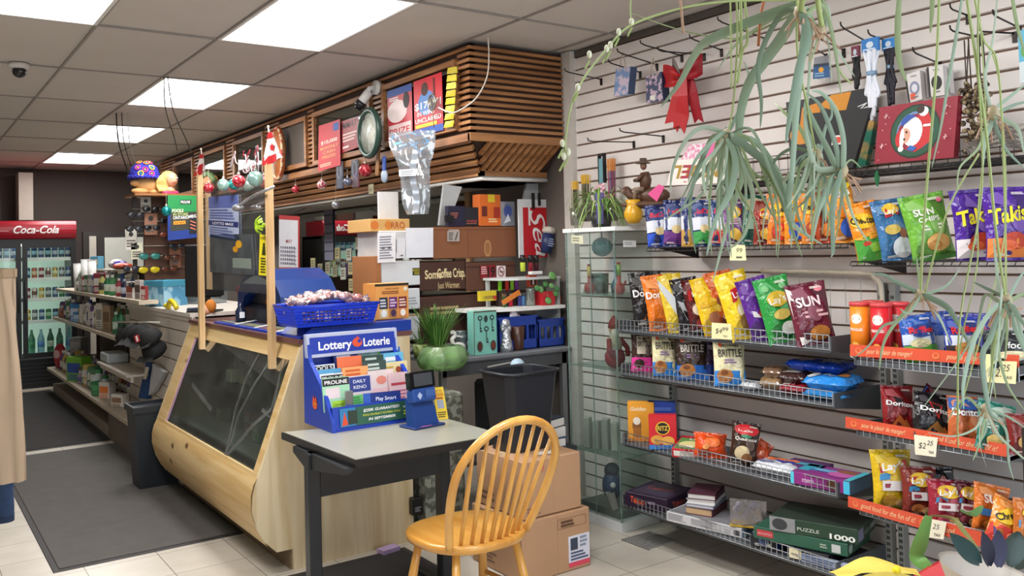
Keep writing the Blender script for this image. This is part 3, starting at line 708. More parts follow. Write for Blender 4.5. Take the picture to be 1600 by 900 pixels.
# ================================================================== POSTERS AND THINGS ON THE SOFFIT
RED = mt('c22a35',.45); PXW = 2.652
sheet4('red_poster','red poster reading $10,000 hung below the glass panel left of the round clock','poster',[atx(497,268,PXW-.01),atx(532,258,PXW-.01),atx(531,186,PXW-.01),atx(498,197,PXW-.01)],RED,
       [('t','$10,000',.5,.56,.075,'f2ead8',{'w': .75}),('t','MONTHLY',.5,.44,.06,'e8b070',{'w': .8}),('t','CASH',.5,.34,.06,'e8b070',{'w': .55}),('t','PRIZES',.5,.24,.06,'e8b070',{'w': .6}),('r',.7,.78,.95,.95,'2f4fa0'),('l',.1,.06,.8,.14,2,'e0c0a0')])
sheet4('red_poster','dark red poster behind glass, partly hidden by the round clock','poster',[atx(533,240,2.655),atx(560,230,2.655),atx(560,182,2.655),atx(533,190,2.655)],mt('9c2430',.4),[('t','MMAT',.5,.74,.2,'1c1416',{'w': .9,'shear': .3}),('l',.1,.3,.9,.6,3,'e0c8c0'),('l',.1,.1,.5,.2,1,'f0e0d8')])
sheet4('red_poster','pale and red poster at the left end of the nearest glass panel','poster',[atx(606,222,PXW),atx(645,212,PXW),atx(643,130,PXW),atx(605,143,PXW)],mt('b8323c',.4),
       [('e',.4,.55,.4,.22,'ead9d6'),('r',.05,.05,.95,.3,'e2c9c6'),('t','PRIZE',.5,.1,.12,'b82a34',{'w': .8}),('r',.0,.86,1,1,'34549c'),('e',.78,.72,.12,.16,'26181a'),('l',.1,.76,.6,.84,2,'f0e0e0')])
sheet4('red_poster','red and blue poster of a person reading $17,071 in the nearest glass panel','poster',[atx(648,214,PXW-.002),atx(693,203,PXW-.002),atx(690,112,PXW-.002),atx(646,128,PXW-.002)],mt('c4222e',.4),
       [('r',0,0,1,.12,'2f56a8'),('e',.45,.55,.3,.22,'5f86c0'),('e',.4,.8,.12,.12,'4a2f28'),('r',.7,.6,.76,.95,'5a2a28'),('t','$17,071',.5,.46,.12,'f6f2f0',{'w': .92,'bold': .02}),('t','IN WINS',.42,.34,.08,'f6f2f0',{'w': .6}),('t','UNCLAIMED',.5,.22,.08,'f6f2f0',{'w': .9}),('r',.05,.13,.8,.19,'e8c840')])
m = MB(); y4 = mt('d8c838',.4); rg = random.Random(2)
for k in range(8):
    a = [atx(694+k*.7,200-12*k,PXW-.012),atx(708+k,198-12*k,PXW-.012),atx(710+k*.6,188-12*k,PXW-.02),atx(696+k*.6,190-12*k,PXW-.012)]
    m.prism(a,(-.003,0,0),mt(['d8c838','c9b730','e0d45a'][k % 3],.4)); 
m.one('ticket_strip','yellow strip of scratch tickets hanging at the right end of the nearest glass panel','ticket strip')
# camera
c0 = atx(575,138,2.60)
T = Matrix.Translation((SX-.0,c0.y,c0.z-.02))
root = thing('security_camera','white bullet security camera mounted on the soffit above the round clock','camera',T)
m = MB(); w_ = mt('e6e4e0',.35)
m.cyl((0,0,.03),(-.03,0,.03),.05,w_); m.build('mount',root)
m = MB(); m.tube([(-.03,0,.03),(-.07,.0,.02),(-.08,.01,-.01)],.018,w_,10); m.build('bracket',root)
m = MB(); d0,d1 = Vector((-.07,.0,.0)),Vector((-.12,.05,-.09)); m.cyl(d0,d1,.03,w_,.034); m.build('camera_body',root)
m = MB(); dd = (d1-d0).normalized(); m.cyl(d1-dd*.03,d1+dd*.012,.036,mt('2a2a2c',.3)); m.ball(d1+dd*.012,.026,mt('0f0f12',.1)); m.build('lens_hood',root)
m = MB(); m.tube([(-.12,.03,-.13),(-.13,-.03,-.19),(-.1,.08,-.22),(-.04,.06,-.2),(-.03,.02,-.1)],.006,'2a2624',6); m.build('cable',root)
# round clock turned on its side view: disc facing the aisle
cc = atx(577,208,2.56); T = Matrix.Translation(cc) @ Matrix.Rotation(radians(-92),4,'Z') @ Matrix.Rotation(radians(90),4,'X')
root = thing('round_clock','round pale dial with dark green rim hanging on the slats below the camera','clock',T)
def ring(R,r,mat,z=0,n=40):
    m = MB(); m.tube([(R*cos(2*pi*k/n),R*sin(2*pi*k/n),z) for k in range(n)],r,mat,10,closed=True); return m
ring(.15,.021,mt('28443a',.35)).build('rim',root)
m = MB(); m.lathe([(.145,0),(.145,.004),(0,.012)],mixmat('dial','b4b8ac','d4d6ca',s=20,r=.3),n=36); m.lathe([(.15,-.025),(.15,0),(.0,0)],mt('20342c',.5),n=36); m.build('dial',root)
# racket shaped red bag left of the panels
T = TR(atx(440,281,2.64),-90)
root = thing('oval_plaque','long brown and red oval plaque hanging on the soffit beside the right flag','plaque',T)
m = MB(); m.lathe([(0,-.02),(.2,-.02),(.23,0),(.2,.02),(0,.024)],mt('a8602e',.4,n=.3,s=10),n=28,sx=.55,sy=1,T=Matrix.Translation((0,-.02,.22)) @ Matrix.Rotation(radians(90),4,'X')); m.build('plaque_body',root)
m = MB(); m.tube([(.12*cos(2*pi*k/28),-.036,.22+.215*sin(2*pi*k/28)) for k in range(28)],.012,mixmat('redspot','b8342c','d8c8a0',s=30),8,closed=True); m.build('patterned_rim',root)
m = MB(); p = atx(327,287,2.64); m.ball((p.x,p.y,p.z),(.045,.3,.10),mt('b4743c',.5,n=.3)); m.tube([(p.x-.02,p.y-.28+.56*k/12,p.z+.1*sin(pi*k/12)) for k in range(13)],.03,mt('5f7a48',.6),8); m.one('bread_plaque','orange and green loaf shaped decoration behind the left flag','decoration')
# hanging baubles and packets along the lower soffit rail
def bauble(px,py,r,X,col,lab,drop=.1,pat=None,rough=.2):
    p = atx(px,py,X)
    root = thing('christmas_bauble',lab,'bauble',p)
    m = MB(); m.ball((0,0,0),r,mt(col,rough,.55) if pat is None else pat,18); m.build('ball',root)
    m = MB(); m.cyl((0,0,r*.95),(0,0,r*1.25),r*.22,mt('d8d4c8',.3,.8),n=10); m.tube([(r*.12*cos(a),0,r*1.3+r*.15*sin(a)) for a in [2*pi*k/10 for k in range(10)]],r*.04,mt('d8d4c8',.3,.8),5,closed=True); m.build('cap',root)
    m = MB(); m.tube([(0,0,r*1.35),(0,0,r*1.35+drop)],.0012,'b8b0a8',4); m.build('string',root)
redp = mixmat('redglitter','b01828','e06a70',s=60,r=.2,m=.4)
for a in ((462,296,.032,2.68,'b02030','small red bauble hanging from the soffit rail just right of the right post',.1,redp),(503,289,.037,2.68,'b02030','red and white bead bauble hanging below the red $10,000 poster',.12,mixmat('rw','b82838','e8dcd8',s=55)),
          (525,320,.032,2.72,'b0b0b4','silver bauble hanging lowest under the soffit rail',.12,None),(571,266,.045,2.6,'c03040','round red bauble hanging below the round clock',.12,redp),(543,284,.03,2.62,'8a90a8','silver blue bauble hanging between the two packaged phone cables',.05,None)): bauble(*a[:7],pat=a[7])
for px,py,r,c,lb,pat in ((326,294,.030,'b02030','red glitter bauble hanging at the left post of the screen',redp),(349,289,.034,'a8cfc4','pale mint bauble hanging second along the screen string',None),(366,288,.032,'3f9c9c','teal bauble half hidden behind the red one on the screen string',None),
                              (373,283,.035,'b02030','red glitter bauble in front of the teal one on the screen string',redp),(399,279,.040,'9cc4c0','largest pale blue bauble near the right post of the screen',None)):
    bauble(px,py,r,1.50 if px != 366 else 1.56,c,lb,.07,pat)
bauble(260,330,.04,1.76,'1f8a8c','single teal bauble hanging left of the green betting poster',.16)
for px,py,c,lb in ((532,262,'39466e','navy packaged cable hanging from the soffit rail'),(556,260,'a83048','crimson packaged cable hanging from the soffit rail')):
    T = TR(atx(px,py+33,2.66),-90); root = thing('packaged_cable',lb,'accessory pack',T)
    m = MB(); m.rbox((-.055,-.012,0),(.055,.006,.2),glass('d8dce4',.1,.2),.01); m.build('blister',root)
    m = MB(); m.box((-.05,.0,0),(.05,.005,.12),c); m.build('card',root)
    m = MB(); m.tube([(.03*cos(a),-.006,.13+.055*sin(a)) for a in [2*pi*k/16 for k in range(16)]],.006,'d8d8dc',6,closed=True); m.build('cable_loop',root)
m = MB(); p = atx(589,275,2.62); m.rbox((-.02,-.008,0),(.02,.008,.2),wood('b88a58','8a5c34','Z'),.006,T=TR(p,-90,0,10)); m.one('wooden_peg','slim wooden clapper piece hanging next to the red bauble','trinket')
m = MB(); p = atx(601,285,2.62); T = TR(p,-90); m.T = T; m.rbox((-.018,-.01,.05),(.018,.01,.17),'2f4f9c',.006); m.ball((0,0,.04),(.035,.02,.045),mt('a8b8cc',.3)); m.one('blue_keyring','blue and silver key ring toy hanging right of the wooden clapper','trinket')
m = MB(); m.T = TR(atx(580,303,2.80),-90); m.box((-.04,-.002,0),(.04,.002,.07),'b8b08c'); prints(m,flat((-.04,-.002,0),(.08,0,0),(0,0,.07)),[('t','6.5',.5,.3,.35,'4a4838',{'w': .5})]); m.one('price_tag','small cream price tag on the soffit rail','price tag')
# big plastic packet hanging in front of the posters
bp = aty(640,210,4.12); T = Matrix.Translation((bp.x,4.3,0))
p0 = atx(646,335,2.50); T = TR(p0,-45) @ Matrix.Scale(1.12,4)
root = thing('packaged_toy_bow','long clear plastic packet with blue tinsel hanging before the red posters','packet',T)
film = glass('e2e8ee',.2,.16,.08); rg = random.Random(4)
m = MB()
def pk(u,v): 
    w = (.055+.07*v+.01*sin(9*v)); return Vector((-w+2*w*u+.02*(1-v),-.03*sin(pi*u)-.008*sin(23*u+17*v)-.006*sin(11*v+5*u),.44*v))
m.grid(pk,10,16,film); m.grid(lambda u,v: pk(u,v)*1+Vector((0,.05*sin(pi*u)+.01,0)),8,10,film); m.build('plastic_sleeve',root)
m = MB(); sl = mt('d4d8e0',.3,.3)
m.grid(lambda u,v: Vector((.012+.035*(u-.5)+.01*sin(8*v),-.01+.004*sin(40*v),.01+.34*v)),3,40,sl); m.build('white_strip',root)
m = MB()
for k in range(26):
    a = Vector((rg.uniform(-.1,.1),rg.uniform(-.03,.02),rg.uniform(.34,.44))); b = a+Vector((rg.uniform(-.05,.05),rg.uniform(-.02,.02),rg.uniform(-.03,.02)))
    w = Vector((.0,.0,.006)); m.add([a-w,b-w,b+w,a+w],[(0,1,2,3)],mt(['7fb4dc','5f9ccc','b8dcf0'][k % 3],.3,.3))
m.build('blue_tinsel',root)
m = MB(); m.box((-.06,-.045,.20),(.03,-.04,.235),'e8eaec'); prints(m,flat((-.06,-.045,.20),(.09,0,0),(0,0,.035)),[('l',.1,.1,.9,.9,3,'8a8e94')]); m.build('barcode_label',root)
# little wheel charm and white cord
m = MB(); c0 = atx(675,160,2.60)
for k in range(8): m.tube([(c0.x,c0.y,c0.z),(c0.x,c0.y+.04*cos(k*pi/4),c0.z+.045*sin(k*pi/4))],.003,mt('8a857c',.3,.7),5)
for r_ in (.022,.042): m.tube([(c0.x,c0.y+r_*cos(2*pi*k/20),c0.z+r_*1.1*sin(2*pi*k/20)) for k in range(20)],.006,mt('9a958c',.3,.7),6,closed=True)
m.tube([(c0.x,c0.y,c0.z-.04),(c0.x+.004,c0.y-.01,c0.z-.15)],.003,'8a7a60',5)
m.one('wheel_charm','silver wheel shaped charm hanging in front of the blue and red poster','charm')
m = MB(); q = [atz(762,57,2.7),aty(764,85,4.05),aty(761,120,4.0),aty(745,152,3.95),aty(722,170,4.0),aty(705,176,4.05),aty(685,168,4.2)]
def smooth(P,n=6):
    out = []
    P = [Vector(p) for p in P]
    for i in range(len(P)-1):
        a = P[max(i-1,0)]; b = P[i]; c = P[i+1]; d = P[min(i+2,len(P)-1)]
        for k in range(n):
            t = k/n; out.append(.5*((2*b)+(c-a)*t+(2*a-5*b+4*c-d)*t*t+(3*b-a-3*c+d)*t**3))
    return out+[P[-1]]
m.tube(smooth(q),.004,mt('d8d0c4',.5),6); m.one('loop_wire','white wire hanging in a loop from the ceiling across the wooden soffit','cord')
for (a,b,lb) in (((262,120),(300,240),'thin dark ceiling wire hanging from the second light, right one'),((256,120),(277,235),'thin dark ceiling wire hanging from the second light, left one'),((190,176),(213,290),'pale and dark bunch of wires dropping from the third ceiling light')):
    m = MB(); A0 = atz(a[0],a[1],2.699); B0 = aty(b[0],b[1],A0.y+.9)
    P = [A0,A0.lerp(B0,.3)+Vector((-.02,0,-.05)),A0.lerp(B0,.7)+Vector((.0,0,-.04)),B0]
    m.tube(smooth(P),.004,'2a2624',5)
    if a[0] == 190:
        m.tube(smooth([p+Vector((.05,.02,0)) for p in P]),.004,'b8b4ac',5); m.tube(smooth([p+Vector((-.03,.06,0)) for p in P]),.006,'2a2624',5)
    m.one('ceiling_wire',lb,'wire')
m = MB(); p = atz(30,100,2.7); root = thing('dome_camera','small dome camera on the ceiling at the far left','camera',p)
m.lathe([(.06,0),(.06,-.02),(.045,-.03),(0,-.03)],mt('d8d4d0',.4)); m.build('camera_base',root)
m = MB(); m.ball((0,0,-.045),.04,mt('26262a',.15)); m.build('camera_dome',root)
# flags on the posts
def flag(base,tip,C4,lab,X,leaf,st):
    """cloth hangs from the stick tip: C4 = upper left, upper right, lower right, lower left"""
    o = atx(*base,X); root = thing('small_flag',lab,'flag',o); t = atx(*tip,X)
    m = MB(); m.cyl(o-Vector((0,0,.03)),t,.0035,mt('d8d0c4',.4),n=8); m.ball(t,.007,mt('e8dcc0',.3,.4)); m.build('flag_stick',root,True)
    a,b,c,d = [atx(*q,X-.012) for q in C4]
    def cl(u,v,o=0): return (a*(1-u)+b*u)*(1-v)+(d*(1-u)+c*u)*v+Vector((-.012*sin(7*u+2*v)*v-o,.0,.004*sin(9*u)*v))
    m = MB(); m.grid(cl,12,12,mt('ece6e2',.8)); s_ = (lambda u,v,o: cl(u,1-v,o),.1,.16)
    L_ = [(.5,.1),(.52,.3),(.68,.26),(.64,.4),(.8,.56),(.68,.56),(.66,.64),(.57,.56),(.6,.78),(.5,.92),(.4,.78),(.43,.56),(.34,.64),(.32,.56),(.2,.56),(.36,.4),(.32,.26),(.48,.3)]
    it = [('r',0,0,1,st,'cf2a30'),('r',0,.8,1,1,'cf2a30')]+([('p',[(.5+.62*(v-.5),.50+.5*(u-.5)) for u,v in L_],'cf2a30')] if leaf else [])
    prints(m,s_,it,.0015,.001); m.build('flag_cloth',root,True)
flag((428,262),(419,198),[(419,207),(425,206),(444,247),(413,259)],'larger Canadian flag on a stick at the top of the right post',1.545,True,.25)
flag((320,268),(314,233),[(313,241),(318,241),(323,267),(306,276)],'smaller folded Canadian flag on a stick at the top of the left post',1.545,False,.5)
m = MB()
for k in range(7):
    c = atx(402-k*.3,232+9*k,1.50); a = k % 2
    m.tube([c+Vector((0 if a else .007*cos(t),.007*cos(t) if a else 0,.014*sin(t))) for t in [2*pi*j/12 for j in range(12)]],.003,mt('8a8a8c',.3,.8),5,closed=True)
m.one('chain','grey metal chain hanging beside the right post of the screen','chain')
rg = random.Random(8); m = MB()
for k in range(16):
    a = atx(365+rg.uniform(-2,40),255+rg.uniform(-14,22),1.5); pts = [a+Vector((0,rg.uniform(-.04,.04),rg.uniform(-.04,.04)))*j*.6 for j in range(4)]
    m.tube(smooth(pts,3),.003,mt(['e8d0d4','c8c8cc','c04050'][k % 3],.3,.3),5)
m.one('candy_cane_garland','tangle of red, white and silver foil garland along the screen top','garland')
m = MB(); T0 = atx(372,322,1.52); T1 = atx(428,292,1.50); m.tube([T0,T0.lerp(T1,.5)+Vector((0,0,.01)),T1],.008,mt('c8c8cc',.25,.8),8); m.ball(T0+Vector((0,0,-.01)),(.03,.05,.02),mt('b0b0b4',.3,.7)); m.one('metal_tongs','bright metal bar hanging slanted behind the screen ornaments','utensil')
# ================================================================== BEHIND THE COUNTER: BACK BENCH AND CARTONS
BZ = .90
bb = thing('back_bench','grey topped metal bench behind the black bin carrying the cartons','bench',(2.9,4.4,0))
m = MB(); gt = mt('6e7176',.45,n=.15); m.rbox((2.44,4.15,BZ-.03),(WX-.03,4.85,BZ),gt,.008); m.build('bench_top',bb,True)
m = MB(); m.box((2.46,4.17,BZ-.1),(WX-.05,4.19,BZ-.03),'4a4c50'); m.build('apron',bb,True)
for x,y in ((2.45,4.17),(2.45,4.81),(3.30,4.81),(3.30,4.17)): m = MB(); m.box((x,y,0),(x+.035,y+.03,BZ-.03),mt('8d9094',.35,.6)); m.build('leg',bb,True)
m = MB(); m.box((2.48,4.2,.28),(WX-.06,4.8,.3),'4a4c50'); m.build('lower_shelf',bb,True)
# the stack of cartons on the bench
def wbox(name,lab,cat,x0,x1,y0,y1,z0,z1,col,items,group=None,r=.004):
    T = Matrix.Translation(((x0+x1)/2,(y0+y1)/2,z0)); return pbox(name,lab,cat,T,x1-x0,y1-y0,z1-z0,col,items,group)
YC = 4.5
def pxz(x,y,Y=YC): p = aty(x,y,Y); return p.x,p.z
def cart(name,lab,px0,py0,px1,py1,col,items,dy=.0,dep=.3,cat='carton',group=None):
    a = pxz(px0,py1,YC+dy); b = pxz(px1,py0,YC+dy); return wbox(name,lab,cat,a[0],b[0],YC+dy,YC+dy+dep,a[1],b[1],col,items,group)
brn = mt('5e3a2a',.6); brd = mt('47291f',.6); crd = mt('8a5a3c',.7)
cart('carton','dark brown carton behind the wheat grass plant, lowest of the brown stack',657,456,805,540,brd,{'front': [('l',.1,.6,.5,.8,2,'b89a70')]})
cart('carton','dark brown carton printed with cream Coffee Crisp lettering',657,408,727,455,brd,{'front': [('t','Some',.28,.42,.3,'ecd9a8',{'w': .36,'bold': .02}),('t','Coffee Crisp.',.68,.44,.32,'ecd9a8',{'w': .62,'bold': .02}),('t','Just Warmer.',.62,.06,.22,'c8b080',{'w': .5})]})
cart('carton','dark brown carton carrying the age 19 and no smoking signs',729,408,805,455,brn,{'front': [('r',.0,.82,1,.86,'3a2018')]})
cart('carton','lighter brown long carton above the Coffee Crisp one',677,354,806,405,mt('8a5638',.6),{'front': [('r',0,.9,1,.92,'6e4028'),('e',.64,.3,.045,.28,'b98a5c'),('e',.64,.3,.03,.2,'a06c42'),('r',.4,0,.403,1,'5e3522'),('r',.18,.62,.3,.92,'b8a8a0')]})
cart('white_carton','white carton at the left, upper one of the pair beside the cartons',596,407,656,448,'d9dce0',{'front': [('r',.8,.4,1,.7,'2a2a1c'),('t','MOSTLY',.9,.56,.1,'d8c838',{'w': .18}),('t','GOLD',.91,.44,.1,'d8c838',{'w': .14})]})
cart('white_carton','white carton just below the one with the yellow print',600,450,656,486,'d2d6da',{'front': [('l',.6,.2,.95,.6,3,'9aa0a8')]})
cart('carton','white carton lowest of the left stack behind the tea box',605,490,656,535,'cfd3d8',{'front': [('r',0,.92,1,1,'a88a60'),('r',.1,.2,.3,.5,'3058a8')]})
cart('carton','kraft coloured side board at the left edge of the white cartons',587,400,595,480,mt('a0683c',.6),{},-.01)
cart('carton','white carton behind the hanging blank sheets',594,360,676,404,'c9c8c6',{},.02)
cart('fruit_carton','orange and cream low carton on top of the white stack, with round print',578,342,640,362,mt('c69a5c',.6),{'front': [('e',.12,.5,.1,.35,'c8702c'),('t','ORRO',.62,.25,.5,'a8481c',{'w': .5}),('e',.45,.5,.07,.35,'c8782c')]},.04)
sheet('invoice_sheet','crumpled white printed sheet hanging on the left of the white carton','paper',(aty(590,411,4.48)),aty(618,409,4.48)-aty(590,411,4.48),aty(590,364,4.48)-aty(590,411,4.48),'e6e6ea',[('l',.1,.1,.9,.9,9,'8a8c98'),('r',.2,.45,.4,.52,'5c5e6a'),('r',.55,.45,.75,.52,'5c5e6a')])
sheet('blank_sheet','white sheet hanging from a small black binder clip','paper',(aty(619,404,4.485)),aty(633,403,4.485)-aty(619,404,4.485),aty(619,372,4.485)-aty(619,404,4.485),'dcdce2',[('r',.0,.3,.06,.95,'2a2a2c'),('p',[(.3,.1),(.8,.1),(.7,.18)],'4a4a50')])
sheet('blank_sheet','large clean white sheet hanging at the right of the white carton','paper',(aty(634,403,4.49)),aty(677,402,4.49)-aty(634,403,4.49),aty(634,356,4.49)-aty(634,403,4.49),'e2e4ec',[])
sheet('age_sign','small dark red sign with a large black 19','sign',aty(751,435,4.49),aty(774,434,4.49)-aty(751,435,4.49),aty(751,415,4.49)-aty(751,435,4.49),'8e1824',[('t','19',.72,.12,.75,'14080a',{'w': .5,'bold': .03}),('l',.04,.3,.44,.95,4,'e0b8b8')])
sheet('no_smoking_sign','small white no smoking sign beside the red 19 sign','sign',aty(776,437,4.49),aty(790,437,4.49)-aty(776,437,4.49),aty(776,415,4.49)-aty(776,437,4.49),'ecdcdc',[('e',.5,.58,.38,.36,'7a3038'),('e',.5,.58,.3,.28,'ecdcdc'),('r',.3,.52,.75,.6,'2a2224'),('p',[(.2,.8),(.28,.84),(.8,.36),(.72,.32)],'7a3038'),('l',.2,.05,.8,.16,1,'7a3038')])
# tall things above
m = MB(); a = aty(593,357,4.7); b = aty(622,300,4.7); m.box((a.x,4.7,a.z-.02),(b.x,4.72,b.z),mt('c4c4c4',.6)); m.one('white_board','tall plain grey board standing behind the orange low carton','board')
m = MB(); a = aty(686,352,4.6); b = aty(717,290,4.6); m.prism([aty(686,352,4.6),aty(700,352,4.6),aty(722,292,4.6),aty(694,288,4.6)],(0,.02,0),mt('c9cdcd',.6)); m.one('white_board','leaning white board left of the dark book on the top carton','board')
def standbox(name,lab,px0,py0,px1,py1,col,items,dy,dep=.08,cat='box',yaw=0):
    a = aty(px0,py1,YC+dy); b = aty(px1,py0,YC+dy); W_,H_ = b.x-a.x,b.z-a.z
    return pbox(name,lab,cat,TR(((a.x+b.x)/2,YC+dy+dep/2,a.z),yaw),W_,dep,H_,col,items)
standbox('hardcover_book','dark violet book standing on the top brown carton',699,322,727,354,'2c2a44',{'front': [('l',.1,.4,.6,.7,3,'b86a58')]},.02,.03,'book',8)
standbox('hardcover_book','black book standing between the violet book and the orange box',728,324,748,353,'1c1c24',{'front': [('t','PARIS',.5,.2,.12,'c04848',{'w': .7}),('l',.1,.1,.9,.16,1,'c06a50')]},.02,.06,'book',-6)
standbox('orange_box','bright orange boxed toy standing on the top brown carton',750,304,782,353,mt('e2702a',.4),{'front': [('r',.4,.75,.72,1,'e8c830'),('r',.1,.3,.35,.62,'6a2a20'),('l',.4,.1,.9,.25,2,'f8d8a0'),('r',.65,.25,.95,.6,'a83020')]},0,.08)
standbox('clear_bag','crinkled clear and blue bag right of the orange box',783,315,804,353,glass('c8cede',.25,.4,.15),{'front': [('e',.5,.6,.3,.25,'4a5a9c'),('p',[(.2,.1),(.7,.2),(.5,.5)],'d8dce8')]},0,.05,'bag')
m = MB(); m.T = TR(aty(703,352,4.485),0); m.box((-.03,0,.02),(.03,.012,.06),'141416'); m.tube([(.012*cos(a),0,.075+.015*sin(a)) for a in [2*pi*k/12 for k in range(12)]],.003,'1a1a1c',5,closed=True)
m.one('binder_clip','black binder clip on the top edge of the long brown carton','clip')
sheet('ticket_packet','small clear packet with grey ticket taped on the long brown carton','packet',aty(699,377,4.49),aty(718,377,4.49)-aty(699,377,4.49),aty(699,361,4.49)-aty(699,377,4.49),'b4aaa4',[('l',.1,.1,.5,.9,5,'5a5450'),('p',[(.6,.1),(.7,.1),(.9,.9),(.8,.9)],'4a4a44')])
# red sign standing at the right of the cartons
a,b = aty(812,398,4.42),aty(862,312,4.42)
root = thing('script_sign','red and white sign with white script reading Sea, standing right of the cartons','sign',((a.x+b.x)/2,4.42,a.z-.02))
W_,H_ = b.x-a.x,b.z-a.z+.02
m = MB(); m.box((-W_/2,0,0),(W_/2,.012,H_),'dcdcde'); m.build('sign_board',root)
m = MB(); prints(m,flat((-W_/2,0,0),(W_,0,0),(0,0,H_)),[('r',.12,-.0,.88,.86,'c41f2a'),('r',.28,.55,.33,.86,'f4eeee'),('t','Sea',.40,.40,.30,'f4eeee',{'rot': -80,'w': 1.15,'shear': .35,'bold': .0})],.001,.001); m.build('lettering',root)
m = MB(); m.box((-.03,-.012,H_-.06),(-.012,.0,H_+.04),'1a1a1c'); m.box((.02,-.012,H_-.04),(.035,.0,H_+.04),'1a1a1c'); m.build('clip',root)
m = MB(); m.prism([aty(818,313,4.5),aty(856,313,4.5),aty(849,275,4.5),aty(826,275,4.5)],(0,.02,0),mt('b8bcbc',.6)); m.one('white_board','pale board standing behind the red script sign','board')
# white corner shelf with lighters beside the showcase
wsf = thing('corner_shelf','small white two tier shelf of lighters behind the glass showcase corner','shelf',(3.1,4.3,.9))
zA = aty(860,476,4.28).z; zB = aty(850,432,4.28).z
m = MB(); m.prism([(2.74,4.32,zA-.02),(3.02,4.22,zA-.02),(WX-.04,4.2,zA-.02),(WX-.04,4.49,zA-.02),(2.74,4.49,zA-.02)],(0,0,.02),'e6e6e2'); m.build('shelf_board',wsf,True)
m = MB(); m.prism([(2.95,4.32,zB-.015),(3.05,4.26,zB-.015),(WX-.04,4.24,zB-.015),(WX-.04,4.49,zB-.015),(2.95,4.49,zB-.015)],(0,0,.015),'cfd2d0'); m.build('shelf_board',wsf,True)
m = MB(); m.box((WX-.06,4.25,BZ),(WX-.04,4.48,zB),'c0c4c2'); m.box((2.96,4.46,BZ),(2.98,4.48,zB),'c0c4c2'); m.build('side_board',wsf,True)
lc = ['7fd028','d83a30','9fd840','8a3f9c','e0662a','5f8fc0','2f6a38','c02840','d8c020','4a4a90','8fb0d8','7c2030']
ln = ['lime green','red','pale green','purple','orange','light blue','dark green','crimson','yellow','violet','pale blue','maroon']
def lighter(T,j,lab,g):
    root = thing('lighter',lab,'lighter',T,g); m = MB(); m.rbox((-.013,-.007,0),(.013,.007,.062),mt(lc[j],.2),.005); m.build('lighter_body',root)
    m = MB(); m.box((-.011,-.006,.062),(.011,.006,.08),mt('b8b8bc',.25,.9)); m.build('lighter_head',root)
pos = [(790,448,0),(801,449,1),(809,447,2),(816,450,3),(788,463,6),(798,466,7),(812,463,9),(818,465,5)]
for i,(x,y,j) in enumerate(pos):
    p = aty(x,y,4.34); lighter(TR((p.x,4.34 if y > 455 else 4.40,zA+.0005 if y > 455 else zA+.095)),j,f'{ln[j]} upright lighter in the tray right of the no smoking sign','lighters in the tray')
m = MB(); a = aty(785,470,4.37); b = aty(822,440,4.37); m.box((a.x,4.37,zA+.0),(b.x,4.44,zA+.094),mt('3c2a26',.5)); m.one('lighter_tray','dark stepped tray holding the coloured lighters','tray')
for i,(x,j,h) in enumerate([(817,0,0),(829,7,0),(838,11,0)]):
    m = MB(); m.T = TR(aty(x,424,4.33)); c_ = [('cde04a','yellow'),('a02838','crimson'),('4c1c26','maroon')][i]
    m.lathe([(0,0),(.016,0),(.016,.06),(.014,.07),(.014,.1),(0,.1)],mt(c_[0],.3),n=14); m.lathe([(.017,.055),(.017,.1),(0,.101)],mt('18181a',.4),n=14)
    m.one('torch_lighter',f'{c_[1]} black capped torch lighter below the red script sign','lighter')
m = MB(); m.T = TR(aty(836,429,4.25)); m.rbox((-.04,-.02,0),(.045,.02,.02),'e4e4e0',.004); m.one('white_packet','small white packet lying on the upper corner shelf','packet')
pbox('playing_card_box','orange and black little box with a white figure on the corner shelf','box',TR(aty(831,448,4.3),0),.06,.03,.07,'b8442c',{'front': [('r',.12,.12,.88,.85,'3a1414'),('r',.42,.2,.58,.6,'e8dcd0')]})
m = MB(); m.T = TR(aty(800,468,4.28),0,0,-25); m.box((-.07,-.004,0),(.07,.004,.028),'e08030'); m.one('orange_packet','orange rolling paper packet leaning in front of the lighter tray','packet')
pbox('yellow_candy_bag','yellow candy packet with dark lettering right above the teal key picture','packet',TR(aty(761,470,4.42),0),.12,.03,.06,'d8c030',{'front': [('t','CRISPERS',.55,.2,.3,'3a2a4a',{'w': .7}),('r',.8,.1,1,.5,'c04030')]})
# potted plant in red pot, vase
def leafgrid(m,base,tip,width,mat,bend=.0,up=Vector((0,0,1)),n=6,fold=.25):
    base,tip = Vector(base),Vector(tip); d = tip-base; side = d.cross(up); side = side.normalized() if side.length > 1e-6 else Vector((1,0,0))
    nn = side.cross(d).normalized()
    def f(u,v):
        w = width*sin(pi*min(1,(.06+.94*v))**.8)**.7 if v < 1 else .0005
        w = width*(sin(pi*(.05+.93*v)))**.75
        c = base+d*v+up*bend*4*v*(1-v)
        return c+side*w*(u-.5)+nn*abs(u-.5)*width*fold
    m.grid(f,2,n,mat)
p = aty(851,473,4.29); root = thing('potted_plant','round leaved plant in a bright red square pot on the corner shelf','potted plant',(p.x,4.29,zA))
m = MB(); m.box((-.045,-.04,0),(.045,.04,.085),mt('d8303a',.35),taper=1.25); m.build('pot',root)
gl = mt('4f8a4c',.45,n=.25); gl2 = mt('6fa860',.45,n=.2)
